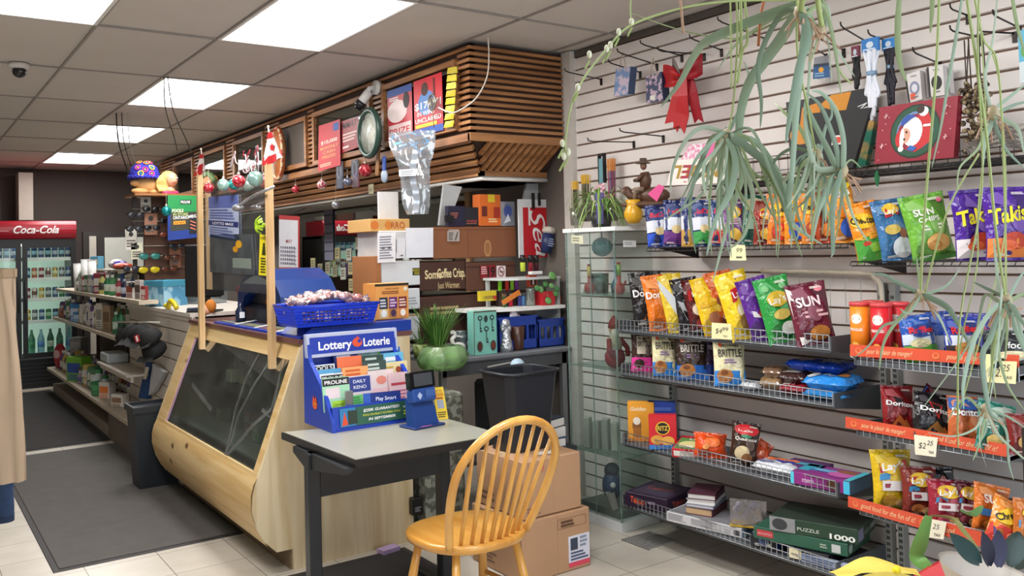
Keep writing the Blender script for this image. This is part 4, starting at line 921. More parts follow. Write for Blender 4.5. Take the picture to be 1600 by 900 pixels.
for i,(x,z,r) in enumerate([(.03,.18,.028),(-.03,.13,.02),(-.07,.1,.022),(-.1,.11,.02),(-.02,.03,.024),(.045,.1,.02),(.0,.12,.018),(.03,.07,.02)]):
    m = MB(); y = -.05-.004*i; m.lathe([(0,.002),(r*.7,.003),(r,-.001)],gl if i % 2 else gl2,n=14,T=Matrix.Translation((x,y,z)) @ Matrix.Rotation(radians(70),4,'X')); m.build('leaf',root)
    m = MB(); m.tube([(0,0,.08),(x*.5,y*.6,max(z,.08)+.01),(x,y,z)],.002,mt('86a070',.5),5); m.build('stem',root)
m = MB(); m.T = TR((aty(829,473,4.3).x,4.3,zA)); m.lathe([(.025,0),(.03,.01),(.028,.09),(.032,.11)],glass('c8d4cc',.2,.2),n=18); m.lathe([(0,.003),(.02,.003)],'a8b0a8',n=12); m.one('glass_cup','small clear drinking glass left of the red pot','glass')
for i in range(5):
    c_ = ['d8522c','8a2a24','e07030','a03a34','5c2020'][i]; x = 875+i*7; m = MB(); m.T = TR((aty(x,470,4.3).x,4.30,zA)); m.lathe([(0,0),(.009,0),(.009,.045),(.005,.055),(0,.055)],c_,n=10); m.one('nail_polish',['bright orange','dark red','orange','brick red','maroon'][i]+' little bottle right of the red pot','bottle')
# painted plant picture / box and dark blue tube at the mirror corner
a = aty(886,425,4.3); pbox('leaf_print_box','white box printed with a tall green leafy branch, beside the showcase','box',TR((a.x,4.33,zB)),.12,.05,.17,'e0e4dc',{'front': [('p',[(.2,.05),(.26,.05),(.34,.9),(.28,.9)],'4a6a3c')]+[('e',.18+.06*(k % 2)+.1*(k % 2),.12+.1*k,.11,.05,'3f6a3a',35 if k % 2 else -35) for k in range(9)]})
m = MB(); p = aty(853,395,4.36); m.T = TR(p,0,0,12); m.lathe([(0,0),(.035,0),(.04,.12),(0,.13)],mt('23305c',.4)); m.lathe([(.03,.12),(.045,.135),(.04,.16),(0,.17)],mt('c9c0b4',.6)); prints(m,flat((-.03,-.041,.03),(.06,0,0),(0,0,.07)),[('l',.1,.1,.9,.9,4,'a8b4dc')]); m.one('blue_bottle','dark blue bottle with beige cap right of the red script sign','bottle')
# blue crates under the corner shelf
cr_ = mt('1f3f9c',.45)
def crate(T,W_,D_,H_,lab):
    root = thing('plastic_crate',lab,'crate',T); m = MB()
    for x0,y0,x1,y1 in ((-W_/2,-D_/2,W_/2,-D_/2+.006),(-W_/2,D_/2-.006,W_/2,D_/2),(-W_/2,-D_/2,-W_/2+.006,D_/2),(W_/2-.006,-D_/2,W_/2,D_/2)):
        m.box((x0,y0,0),(x1,y1,H_*.3),cr_); m.box((x0,y0,H_*.72),(x1,y1,H_),cr_)
        for k in range(5):
            t = k/4; xx = x0+(x1-x0-.012)*t if x1-x0 > .02 else x0; yy = y0+(y1-y0-.012)*t if y1-y0 > .02 else y0
            m.box((xx,yy,H_*.3),(xx+(.018 if x1-x0 > .02 else .006),yy+(.018 if y1-y0 > .02 else .006),H_*.72),cr_)
    m.box((-W_/2,-D_/2,0),(W_/2,D_/2,.006),cr_); m.build('crate_body',root)
    m = MB(); m.box((-W_/2-.004,-D_/2-.004,H_-.012),(W_/2+.004,-D_/2+.01,H_),cr_); m.box((-W_/2-.004,D_/2-.01,H_-.012),(W_/2+.004,D_/2+.004,H_),cr_); m.build('rim',root)
crate((3.02,4.33,BZ+.0),.28,.2,.20,'deep blue plastic crate on the bench behind the showcase'); crate((3.27,4.33,BZ+.0),.2,.2,.17,'smaller blue plastic crate right at the wall corner')
# teal key picture, foil angel, brown cup, card, glasses, wheat grass, swan, green mesh basket
pbox('key_picture','teal painted box picture with antique keys standing on the bench','picture',TR((aty(757,546,4.21).x,4.23,BZ+.0),0),.158,.07,.25,mt('7fc4b4',.6),
     {'front': [('r',.0,.0,.03,1,'5a4a3a'),('r',.0,.97,1,1,'5a4a3a')]+[q for (cx,cy,s_) in ((.27,.52,1),(.78,.52,1),(.52,.27,1)) for q in (('e',cx,cy+.32,.1,.06,'2e3c3a'),('e',cx,cy+.32,.05,.03,'7fc4b4'),('r',cx-.015,cy,cx+.015,cy+.28,'2e3c3a'),('r',cx,cy,cx+.08,cy+.04,'2e3c3a'),('r',cx,cy+.07,cx+.06,cy+.1,'2e3c3a'))]+[('e',.5,.82,.08,.08,'2e3c3a'),('e',.22,.2,.12,.12,'4a4038'),('e',.8,.2,.12,.12,'4a4038'),('e',.8,.2,.07,.08,'7a3028'),('e',.22,.2,.07,.08,'5a2a24')]})
p = (aty(794,545,4.2).x,4.22,BZ); root = thing('foil_angel','crinkled silver foil figure right of the teal key picture','figurine',p)
sv = mt('c8ccd2',.25,.85,b=1.,s=60)
m = MB(); m.lathe([(0,0),(.042,0),(.04,.03),(.028,.09),(.022,.13),(.012,.15),(0,.155)],sv,n=18); m.build('gown',root)
m = MB(); m.ball((0,0,.165),(.03,.025,.028),sv); m.ball((-.02,0,.14),(.02,.018,.03),sv); m.ball((.02,0,.135),(.018,.018,.03),sv); m.build('head_and_wings',root)
m = MB(); m.T = TR((aty(815,543,4.2).x,4.24,BZ)); m.lathe([(.0,0),(.032,0),(.036,.01),(.046,.14),(.043,.142),(.0,.05)],mt('4a2c20',.3,n=.15),n=22); m.one('brown_cup','tall dark brown tumbler on the bench before the blue crate','cup')
m = MB(); m.T = TR((aty(808,500,4.2).x,4.235,BZ+.12),0,-15,25); m.grid(lambda u,v: Vector((-.05+.1*u,-.01*sin(5*u)*v,.11*v)),6,4,mixmat('floralpaper','c8a8b0','e8e4e8',s=30)); m.one('floral_card','crumpled pink and white floral paper sticking out behind the foil figure','paper')
m = MB(); m.T = TR((aty(722,508,4.3).x,4.32,BZ)); m.lathe([(.03,0),(.034,.01),(.036,.13),(.04,.135)],glass('d4dcdc',.25,.2),n=20); m.lathe([(.037,.09),(.038,.11)],mt('9a9c9c',.3,.6),n=20); m.one('glass_jar','clear glass jar left of the teal key picture','jar')
p = (aty(716,543,4.19).x,4.19,BZ+.045); root = thing('swan_ornament','white swan ornament sitting by the wheat grass','ornament',p)
wp = mt('e4e2da',.4)
m = MB(); m.ball((0,0,.018),(.045,.025,.024),wp); m.tube(smooth([(-.03,0,.03),(-.04,0,.06),(-.02,0,.08),(-.03,0,.1),(-.05,0,.095)]),[.012]*12+[.011]*13,wp,8); m.build('swan_body',root)
m = MB(); m.tube([(-.05,0,.095),(-.068,0,.088)],[.006,.001],mt('2c2a2a',.4),6); m.build('beak',root)
p = (aty(686,548,4.22).x,4.235,BZ); root = thing('wheatgrass_plant','bushy green wheat grass plant in a small red pot on the bench','potted plant',p)
m = MB(); m.lathe([(0,0),(.03,0),(.045,.055),(.048,.06),(.04,.06),(0,.05)],mt('a02a28',.4)); m.build('pot',root)
rg = random.Random(9)
m = MB()
for k in range(300):
    a = rg.uniform(0,2*pi); r = rg.uniform(0,.04); b = Vector((r*cos(a),r*sin(a),.05)); l = rg.uniform(.1,.26); sp = rg.uniform(.1,.75)
    t = b+Vector((cos(a)*l*sp,sin(a)*l*sp,l)); leafgrid(m,b,t,.006,mt(['3f6f2c','5a8a3a','345c26','7aa04c'][k % 4],.5),rg.uniform(.0,.05),n=4)
o = m.build('grass_blades',root); o['kind'] = 'stuff'
p = (aty(672,560,4.16).x+.07,4.2,BZ-.0); root = thing('green_mesh_parcel','bright green cellophane wrapped basket hanging over the bench edge','gift basket',p)
gm = glass('bfe8a8',.06,.32,.3)
m = MB(); m.grid(lambda u,v: Vector(((.13*(.75+.35*sin(pi*v))+.022*sin(22*u*pi+7*v))*cos(2*pi*u),(.085*(.7+.4*sin(pi*v))+.01*sin(18*u*pi))*sin(2*pi*u)-.06,-.05+.13*v))*(1),28,5,gm); m.grid(lambda u,v: Vector(((.11*(1-v))*cos(2*pi*u),(.075*(1-v))*sin(2*pi*u)-.06,-.035)),20,2,gm); m.build('cellophane',root)
m = MB()
for k in range(70):
    a = rg.uniform(0,6.28); q = Vector((.095*cos(a)*rg.uniform(.5,1),.06*sin(a)*rg.uniform(.5,1)-.06,rg.uniform(-.02,.05))); m.tube([q,q+Vector((rg.uniform(-.03,.03),rg.uniform(-.02,.02),rg.uniform(-.02,.02)))],.0025,mt(['8fc860','b4dc8c','6aa848'][k % 3],.4),4)
o = m.build('shredded_filler',root); o['kind'] = 'stuff'
m = MB(); m.T = TR((aty(660,520,4.3).x,4.32,BZ)); m.lathe([(0,0),(.04,0),(.045,.08),(0,.07)],mt('8a9a58',.5)); 
for k in range(24): a = k*2.4; leafgrid(m,(0,0,.07),(.07*cos(a),.07*sin(a),.07+.05*(k % 3)),.014,mt('5f7f4a',.5),n=4)
m.one('leafy_pot_plant','small leafy plant in an olive pot at the left end of the bench','potted plant')
# junk under the bench
rg = random.Random(21)
und = [('rock_pattern_bag','grey speckled fabric bag under the bench left of the black bin','bag',2.35,4.05,.24,.5,.17,mixmat('speckle','55584e','8f9286',s=25)),
       ('dark_crate','dark box under the bench right of the black bin','box',2.95,4.35,.2,.42,.26,mt('22262a',.6)),('wooden_case','brown case on the lower shelf of the bench','case',3.2,4.52,.22,.42,.3,mt('6a5634',.6))]
for n_,lb,ct_,x,y,w,h,d,c_ in und: m = MB(); m.rbox((x-w/2,y-d/2,0 if n_ == 'rock_pattern_bag' else .301),(x+w/2,y+d/2,h+(.25 if n_ == 'rock_pattern_bag' else .301)),c_,.02); m.one(n_,lb,ct_)
sheet('loose_paper','white folded paper lying on the things under the bench','paper',(2.75,4.16,.83),(.16,0,.01),(.03,.05,.03),'c8c8c0',[])
# ================================================================== ON THE PINE COUNTER
CZ = 1.089
navy = mt('16264a',.35); blu = mt('1a3aa8',.35)
root = thing('lottery_terminal','navy lottery terminal with curved hood behind the clear screen','lottery machine',TR((1.88,5.0,CZ),-90))
m = MB(); m.rbox((-.36,-.14,0),(.36,.2,.12),mt('22262e',.4),.02); m.build('terminal_base',root)
m = MB(); hoodp = [(-.38,.10),(-.36,.20),(-.28,.28),(-.1,.33),(.1,.33),(.26,.27),(.36,.18),(.38,.1),(.3,.1),(.22,.17),(.08,.21),(-.1,.21),(-.24,.17),(-.3,.1)]
m.prism([(x,-.16,z) for x,z in hoodp],(0,.34,0),mt('1d3a78',.3)); m.build('hood',root)
m = MB(); m.box((-.29,-.1,.1),(.29,.15,.2),mt('33363c',.4)); m.grid(lambda u,v: Vector((-.26+.5*u,-.165,.245+.05*v*sin(pi*u)-.0*u)),10,2,'d8e4e4'); m.build('front_panel',root)
m = MB(); prints(m,flat((-.04,-.104,.12),(.14,0,0),(0,0,.05)),[('e',.3,.4,.25,.4,'c8581c'),('e',.6,.4,.18,.3,'c8581c')]); m.build('emblem',root)
tk = thing('ticket_tray','blue edged lottery ticket tray on the counter edge under the clear screen','tray',(1.68,4.9,CZ))
m = MB(); m.box((1.60,4.06,CZ),(1.86,5.46,CZ+.012),blu); m.build('tray_base',tk,True)
m = MB(); rg = random.Random(3)
for k in range(4):
    y = 4.08+.34*k; m.box((1.625,y+.02,CZ+.012),(1.84,y+.31,CZ+.016),mt(['4a5560','8a6c5a','7a6a62','5c5f6c'][k],.4,n=.3)); 
    for j in range(6): m.box((1.63+.03*j,y+.03,CZ+.016),(1.65+.03*j,y+.3-.02*(j % 3),CZ+.018),mt(['34465e','7f3f34','5a6a4a','8a8468','3f5a78','6a4a5c'][(j+k) % 6],.4))
m.build('ticket',tk,True)
for k in range(4):
    m = MB(); y = 4.07+.34*k; m.add([(1.615,y,CZ+.014),(1.74,y,CZ+.03),(1.74,y+.03,CZ+.03),(1.615,y+.03,CZ+.014)],[(0,1,2,3)],'e4e4c0'); m.add([(1.615,y-.03,CZ+.014),(1.74,y-.03,CZ+.028),(1.74,y,CZ+.028),(1.615,y,CZ+.014)],[(0,1,2,3)],mixmat('navydots','18287a','5a6ac0',s=60)); m.build('tray_divider',tk,True)
# blue tray ledge over the end of the counter
lt = thing('blue_ledge_tray','glossy blue shallow tray lying across the near end of the counter','tray',TR((1.90,4.06,CZ)))
m = MB(); m.prism([(-.3,0,0),(.31,0,0),(.31,0,.055),(-.24,0,.05),(-.3,0,.0)][:-1]+[],(0,.3,0),mt('1c3f9e',.3)); m.build('tray_body',lt)
# basket of wrapped candies
bk_ = Vector((1.775,4.15,CZ+.058)); rt = thing('blue_basket','blue perforated plastic basket on the counter, full of wrapped sweets','basket',TR(bk_,0))
m = MB(); W_,D_,H_ = .40,.24,.10
bm2 = mt('1d3ecb',.35)
def wall(a,b,a2,b2):
    a,b,a2,b2 = map(Vector,(a,b,a2,b2)); nx = 16; nz = 4
    def P(u,v): return (a*(1-u)+b*u)*(1-v)+(a2*(1-u)+b2*u)*v
    for j in range(nz+1):
        v = .18+.6*j/nz; n0 = P(0,v); n1 = P(1,v); m.tube([n0,n1],.0035,bm2,4)
    for k in range(nx+1): u = .08+.84*k/nx; m.tube([P(u,.12),P(u,.85)],.0035,bm2,4)
    for u0,u1,v0,v1 in ((0,1,0,.18),(0,1,.78,1),(0,.08,.1,.8),(.92,1,.1,.8)): m.add([P(u0,v0),P(u1,v0),P(u1,v1),P(u0,v1)],[(0,1,2,3)],bm2)
x,y = W_/2,D_/2; X,Y = x+.025,y+.02
wall((-x,-y,0),(x,-y,0),(-X,-Y,H_),(X,-Y,H_)); wall((x,-y,0),(x,y,0),(X,-Y,H_),(X,Y,H_)); wall((x,y,0),(-x,y,0),(X,Y,H_),(-X,Y,H_)); wall((-x,y,0),(-x,-y,0),(-X,Y,H_),(-X,-Y,H_))
m.box((-x,-y,0),(x,y,.004),bm2); m.build('basket_body',rt)
m = MB(); m.tube([(-X,-Y,H_),(X,-Y,H_),(X,Y,H_),(-X,Y,H_)],.007,bm2,8,closed=True); m.build('rim',rt)
rg = random.Random(14); cp = None
cand = ['e89a8c','f0c0b0','e8b4b8','f0d8cc','e07868','f4e4dc']
cproto = {}
for i in range(80):
    x = rg.uniform(-.19,.19); y = rg.uniform(-.11,.11); z = .03+.03*(i//20)+rg.uniform(0,.015)
    if i >= 40: z = .095+.045*(1-(x/.2)**2)+rg.uniform(0,.012)
    j = i % 6; T = Matrix.Translation(bk_+Vector((x,y,z))) @ Matrix.Rotation(rg.uniform(0,6),4,'Z') @ Matrix.Rotation(rg.uniform(-.6,.6),4,'X') @ Matrix.Scale(1.3,4)
    cn = ['salmon','peach','pink','cream','coral','white'][j]
    if j not in cproto:
        root = thing('wrapped_sweet',f'{cn} sweet in clear twisted wrapper in the blue basket','sweet',T,f'{cn} wrapped sweets in the blue basket')
        m = MB(); m.ball((0,0,0),(.022,.016,.013),mt(cand[j],.3),10); m.build('sweet',root)
        m = MB()
        for s_ in (-1,1): m.grid(lambda u,v: Vector((s_*(.02+.022*v),(.004+.016*v)*(u-.5)*2,.006*v*sin(9*u)+.002)),5,2,glass('f4eef0',.3,.35,.12))
        m.ball((0,0,0),(.025,.019,.016),glass('f4eef0',.18,.1,.1),10); m.build('wrapper',root); cproto[j] = root
    else: dup(cproto[j],T)
# tea sampler box
pbox('tea_carton','orange counter display carton with three tea flavours printed on its front','carton',TR((aty(612,499,4.16).x,4.22,CZ+.056),0),.20,.14,.19,mt('e8a254',.5),
     {'front': [('r',0,.93,1,1,'2c2018'),('t','KIRKLAND',.5,.83,.05,'6a3018',{'w': .4}),('l',.2,.7,.8,.8,2,'8a4a28'),('e',.9,.84,.06,.06,'e8e0cc'),('r',.12,.05,.36,.62,'e0c890'),('r',.12,.3,.36,.62,'2c3440'),('r',.40,.05,.64,.62,'b8803c'),('r',.40,.3,.64,.62,'6a2a6c'),('r',.68,.05,.92,.62,'d88848'),('r',.68,.3,.92,.62,'7c2a2c'),('l',.14,.34,.34,.58,3,'d8d8e0'),('l',.42,.34,.62,.58,3,'e0c8e0'),('l',.7,.34,.9,.58,3,'f0d0c0'),('e',.24,.18,.08,.1,'f0f0e8'),('e',.52,.18,.08,.1,'4a2a4a'),('e',.8,.18,.08,.1,'f0e8d8')],
      'left': [('r',0,.55,1,1,'dc9444'),('e',.5,.3,.2,.2,'e8c060')]})
m = MB(); m.T = TR((aty(569,478,4.3).x,4.34,CZ+.02)); m.rbox((-.05,-.04,0),(.05,.04,.13),mt('d8622c',.5),.01); m.ball((.06,-.01,.09),.03,mt('6fc860',.4)); m.one('orange_tub','orange and green tub just behind the basket of sweets','tub')
m = MB(); m.T = TR((aty(583,516,4.02).x,4.02+.05,CZ+.056)); m.ball((0,0,.012),(.045,.02,.013),mt('d8b070',.6)); m.one('bread_roll_toy','small tan rounded item lying on the blue tray above the lottery sign','trinket')
m = MB(); m.T = TR((aty(550,520,4.02).x,4.06,CZ+.056))
for k in range(5): m.ball((-.03+.015*k,0,.008+.004*(k % 2)),(.01,.008,.007),mt('3f8a4c',.4))
m.one('green_frog_toy','little green toy beside the tan item on the blue tray','trinket')
# items left of the counter: monitor, blue tin, yellow band, hand puppet etc
p = atz(298,489,CZ)
root = thing('computer_monitor','black monitor seen from behind, beside the left wooden post','monitor',TR((1.72,6.08,1.126),-40))
mb = mt('111214',.35)
m = MB(); m.rbox((-.13,-.02,.10),(.13,.03,.46),mb,.01); m.build('screen_housing',root)
m = MB(); m.box((-.03,-.01,.01),(.03,.03,.14),mb); m.build('stand',root); m = MB(); m.rbox((-.1,-.07,0),(.1,.08,.012),mb,.004); m.build('foot',root)
p = atx(258,482,1.68); root = thing('blue_gift_tin','light blue patterned square gift box with teal lid on the slat cabinet','box',TR((1.735,7.17,1.126),-65))
m = MB(); m.box((-.11,-.11,0),(.11,.11,.16),mixmat('bluemarble','4f8fb4','9cc8dc',s=14)); m.build('box_body',root)
m = MB(); m.rbox((-.116,-.116,.15),(.116,.116,.2),mt('3f8ca8',.5),.004); m.build('lid',root)
m = MB(); m.T = TR((2.02,7.2,1.126),-60); m.box((-.15,-.11,0),(.15,.11,.13),glass('c8d0d4',.15,.2),taper=1.1); m.one('clear_tub','clear plastic tub on the slat cabinet behind the blue gift box','tub')
m = MB(); q = atx(275,483,1.64)
m.tube(smooth([(1.625,6.66,1.135),(1.62,6.62,1.17),(1.62,6.56,1.19),(1.625,6.49,1.17),(1.63,6.45,1.14)]),.018,mt('dcc820',.4),8); m.ball((1.63,6.70,1.15),(.03,.05,.02),mt('dcc820',.4)); m.one('yellow_headband','bright yellow rounded toy on the slat cabinet left of the left post','toy')
m = MB(); m.rbox((1.64,6.1,1.126),(1.8,6.24,1.15),mt('232a4a',.5),.008); m.one('navy_pad','flat navy item lying between the yellow toy and the left post','trinket')
root = thing('plush_doll','small doll with orange hair and pink body lying beside the left post','doll',(1.65,5.78,CZ))
m = MB(); m.ball((-.01,.06,.05),(.03,.05,.03),mt('e0a48c',.6)); m.ball((0,0,.07),.035,mt('e0a88c',.6)); m.build('doll_body',root)
m = MB(); m.ball((.02,-.01,.09),(.035,.045,.045),mt('c87a28',.8)); m.build('doll_hair',root)
m = MB(); m.cyl((1.75,5.4,CZ),(1.75,5.4,CZ+.17),.02,mt('20408c',.3)); m.ball((1.75,5.4,CZ+.2),.03,mt('c02838',.3)); m.one('blue_pen_cup','blue tube topped with a red ball right behind the left post','bottle')
m = MB(); m.T = TR((1.68,5.2,CZ+.013)); m.lathe([(0,0),(.03,0),(.03,.07),(.012,.1),(.01,.12),(0,.12)],mt('18223c',.25)); m.box((-.015,-.031,.03),(.015,-.029,.065),'e0e0e8'); m.one('ink_bottle','dark blue small bottle with white label inside the screen','bottle')
# wall calendar hanging between post and mirror
cx = 2.9
sheet4('wall_calendar','red backed wall calendar with month grid right of the right post','calendar',[atx(436,432,cx),atx(468,432,cx),atx(468,338,cx),atx(436,336,cx)],mt('b01c20',.5),
       [('r',0,.15,.93,.93,'d4d4da'),('t','MAY',.5,.55,.06,'a04048',{'w': .3})]+[('r',.08+.115*i,.2+.065*j,.14+.115*i,.235+.065*j,'6c6c80') for i in range(7) for j in range(5)])
m = MB(); P_ = atx(452,336,cx); m.tube([P_,P_+Vector((.3,0,.12))],.003,'3a3430'); m.one('calendar_hook','thin hook line holding the wall calendar','hook')
# ================================================================== TABLE, LOTTERY DISPLAY, CHAIR, BOXES
TZ = .73
dkt = mt('1d2126',.4)
tb = thing('side_table','small grey topped table with thick black edge and black steel frame','table',(1.72,3.33,0))
top = [(1.395,3.02),(2.07,3.02),(2.07,3.50),(1.368,3.71)]
m = MB(); m.prism([(x,y,TZ-.032) for x,y in top],(0,0,.030),mt('15171a',.3)); m.build('black_edge',tb,True)
m = MB(); ins = [(1.399,3.026),(2.064,3.026),(2.064,3.494),(1.374,3.701)]; m.prism([(x,y,TZ-.003) for x,y in ins],(0,0,.003),mt('9c9b90',.28,n=.05)); m.build('tabletop',tb,True)
m = MB(); m.box((1.40,3.37,TZ-.215),(1.965,3.385,TZ-.032),dkt); m.build('apron',tb,True)
for x in (1.352,1.963):
    m = MB(); m.prism([(x+.01,3.04,TZ-.034),(x+.01,3.56,TZ-.034),(x+.01,3.56,TZ-.06),(x+.01,3.44,TZ-.10),(x+.01,3.36,TZ-.10),(x+.01,3.04,TZ-.055)],(.03,0,0),dkt); m.build('side_bracket',tb,True)
    m = MB(); m.rbox((x,3.365,.03),(x+.052,3.42,TZ-.034),dkt,.005); m.build('leg',tb,True)
    m = MB(); m.rbox((x+.005,3.08,0),(x+.047,3.62,.03),dkt,.006); m.build('foot',tb,True)
# lottery slip display
DX0,DX1,DY0,DY1 = 1.535,1.965,3.525,3.84
Y0 = 3.50
ld = thing('lottery_display','blue lottery slip display box with white Lottery Loterie lettering on the table','display stand',(1.75,3.68,TZ))
side = [(3.835,TZ),(3.835,1.125),(3.815,1.135),(3.795,1.125),(3.78,1.035),(3.765,1.01),(3.73,.985),(3.66,.93),(3.59,.86),(3.545,.80),(3.53,.77),(3.52,.73)]
bl2 = mt('1b3fae',.32); bl3 = mt('16348f',.4)
for x,nm in ((DX0-.01,'side_panel'),(DX1-.01,'side_panel')):
    m = MB(); m.prism([(x,y,z) for y,z in side],(.018,0,0),bl2); m.build('side_panel',ld,True)
m = MB(); m.box((DX0,3.825,TZ),(DX1,3.84,1.125),bl2); m.box((DX0,3.53,TZ),(DX1,3.83,TZ+.01),bl2); m.build('back_panel',ld,True)
m = MB(); m.add([(DX0,3.532,TZ),(DX1,3.532,TZ),(DX1,3.545,TZ+.105),(DX0,3.545,TZ+.105)],[(0,1,2,3)],bl2); m.add([(DX0,3.545,TZ+.105),(DX1,3.545,TZ+.105),(DX1,3.57,TZ+.1),(DX0,3.57,TZ+.1)],[(0,1,2,3)],bl2); m.build('front_lip',ld,True)
m = MB(); H0 = flat((DX0-.012,3.782,1.028),(DX1-DX0+.03,0,0),(0,.012,.105))
m.prism([H0[0](u,v,0) for u,v in ((0,0),(1,0),(1,1),(0,1))],(0,.03,0),mt('b8c0d8',.3))
prints(m,H0,[('r',.03,.14,.97,.86,'1636a8'),('t','Lottery',.3,.3,.36,'f6f8ff',{'w': .36,'bold': .025}),('t','Loterie',.76,.3,.36,'f6f8ff',{'w': .3,'bold': .025}),('e',.54,.5,.055,.2,'e0522c'),('e',.565,.56,.02,.09,'1636a8'),('p',[(.52,.75),(.535,.68),(.545,.82),(.555,.68),(.57,.75),(.56,.62),(.53,.62)],'e0522c')]); m.build('header_sign',ld,True)
m = MB(); f = flat((DX0+.03,3.530,TZ+.018),(DX1-DX0-.06,0,0),(0,.009,.078))
prints(m,f,[('r',0,0,1,1,'2a5e4c'),('r',.0,0,.2,1,'2e7ab0'),('p',[(.02,.05),(.1,.1),(.06,.8)],'d84a28'),('r',.1,.1,.22,.85,'28382c'),('t','$250K GUARANTEED',.54,.68,.15,'f4f6f0',{'w': .48,'shear': .2,'bold': .02}),('t','POOLS ON SELECT FOOTBALL POOLS',.54,.44,.11,'d8e048',{'w': .5,'shear': .2}),('t','IN SEPTEMBER',.54,.18,.14,'f4f6f0',{'w': .36,'shear': .2,'bold': .02}),('t','PROLINE',.9,.6,.11,'e8f0e8',{'w': .14}),('l',.83,.2,.97,.5,2,'c8d840')]); m.build('printed_strip',ld,True)
m = MB(); f = flat((DX0-.0105,3.84,TZ),(0,-.315,0),(0,0,.39)); prints(m,f,[('e',.42,.26,.09,.06,'e0622c'),('e',.42,.28,.04,.03,'f0b040'),('p',[(.34,.3),(.38,.36),(.42,.31),(.46,.36),(.5,.3),(.42,.27)],'e0522c')]); m.build('emblem',ld,True)
# stepped slips: column x, row depth
slips = [  # px, py top, px height width, colour items
 (507,570,38,56,'f0f2f6',[('r',.06,.8,.94,.97,'1c1c20'),('t','POOLS',.5,.84,.12,'f0f0f0',{'w': .8})],3.74,'black POOLS headed slips, back row at the left'),
 (517,577,38,54,'5aa8d8',[('l',.1,.7,.9,.9,2,'e8f4fc')],3.71,'light blue slips behind the PROLINE ones'),
 (522,584,38,52,'e8ecf0',[('r',.04,.76,.96,.96,'1c1c20'),('t','PROLINE',.5,.81,.11,'f4f4f4',{'w': .85})],3.66,'black PROLINE headed slips, second row'),
 (527,590,42,52,'a8dcb8',[('r',0,.76,1,.98,'1c1c20'),('t','PROLINE',.5,.81,.11,'f4f4f4',{'w': .85,'bold': .02}),('r',.1,.38,.62,.7,'e8d8dc'),('r',.3,.04,.8,.3,'a8d838'),('t','I CAN HELP',.55,.14,.08,'2a5a30',{'w': .4})],3.60,'green front row PROLINE slips at the left'),
 (543,551,38,50,'27357c',[('l',.1,.7,.9,.95,2,'c8c8e0')],3.77,'navy slips at the very back'),
 (549,557,38,56,'e8744a',[('r',0,.0,1,.25,'f0c890'),('l',.15,.4,.85,.7,2,'f4d8c0')],3.72,'orange slips in the upper middle'),
 (558,573,40,50,'f0a868',[('l',.1,.7,.9,.95,2,'d8622c')],3.66,'pale orange slips under the orange ones'),
 (564,587,40,50,'dcd0d8',[('r',.1,.5,.92,.97,'2c3c8c'),('t','DAILY',.5,.78,.1,'e8ecff',{'w': .5}),('t','KENO',.5,.6,.1,'e8ecff',{'w': .5})],3.60,'navy and lilac front slips in the middle'),
 (574,545,38,50,'a8ccc8',[('l',.1,.7,.9,.95,2,'5a8f9c')],3.78,'pale teal slips at the back middle'),
 (584,555,36,50,'324a44',[('l',.2,.7,.8,.95,2,'c8d8d0')],3.73,'dark green slips, upper of two'),
 (588,564,36,50,'3c4f4c',[('l',.2,.7,.8,.95,2,'c8d8d0')],3.68,'dark grey slips, lower of two'),
 (598,578,40,56,'e8d8d8',[('e',.5,.72,.2,.12,'e89080'),('r',.1,.1,.9,.5,'f0c8cc')],3.64,'pale pink slips right of centre'),
 (610,543,36,50,'2f6fc0',[('p',[(0,.5),(.12,.5),(.12,1),(0,1)],'8ac840')],3.78,'bright blue slips at the back right'),
 (615,551,36,50,'6ab8e0',[('l',.2,.7,.8,.92,1,'f4faff')],3.74,'sky blue slips in the right column'),
 (621,565,36,50,'e8dca8',[('e',.6,.75,.12,.1,'a04828'),('l',.1,.6,.5,.9,2,'c8a848')],3.69,'cream slips with small red dots'),
 (625,582,30,52,'e8c8cc',[('r',.1,.62,.9,.7,'c04050'),('l',.1,.2,.9,.5,3,'c07080')],3.62,'pink red slips at the right end'),
]
for i,(px,py,w,h,c_,it,Y,lb) in enumerate(slips):
    a = aty(px,py,Y); w_,h_ = size_at(a,0,w,h); 
    m = MB(); T = Matrix.Translation((a.x,a.y,a.z-h_*1.0)) @ Matrix.Rotation(radians(-8),4,'X'); m.T = T
    m.box((-w_/2,0,0),(w_/2,.008,h_),c_); prints(m,flat((-w_/2,0,0),(w_,0,0),(0,0,h_)),it,.0006,.0004)
    m.one('lottery_slips','stack of '+lb+' of the lottery display','slips')
a = aty(601,630,3.56); sheet('play_smart_card','navy Play Smart card standing at the front of the lottery display','card',aty(569,636,3.565),aty(627,630,3.565)-aty(569,636,3.565),(0,.008,.058),'1c3580',[('t','Play Smart',.6,.38,.28,'f0f4ff',{'w': .55}),('l',.4,.1,.9,.25,1,'98a8d8'),('r',0,0,.18,1,'2f5fb8')])
m = MB(); p = aty(546,632,3.565); m.T = TR(p); m.rbox((-.018,-.006,-.02),(.018,.012,.06),glass('9aa4a8',.3,.4),.004); m.one('clear_holder','small grey clear plastic holder in front of the green slips','holder')
a = aty(560,634,3.56); sheet('green_ticket','bright green small ticket left of the Play Smart card','ticket',aty(552,640,3.566),(.05,0,0),(0,.008,.06),'58b060',[('l',.1,.2,.9,.9,4,'2f7a3a')])
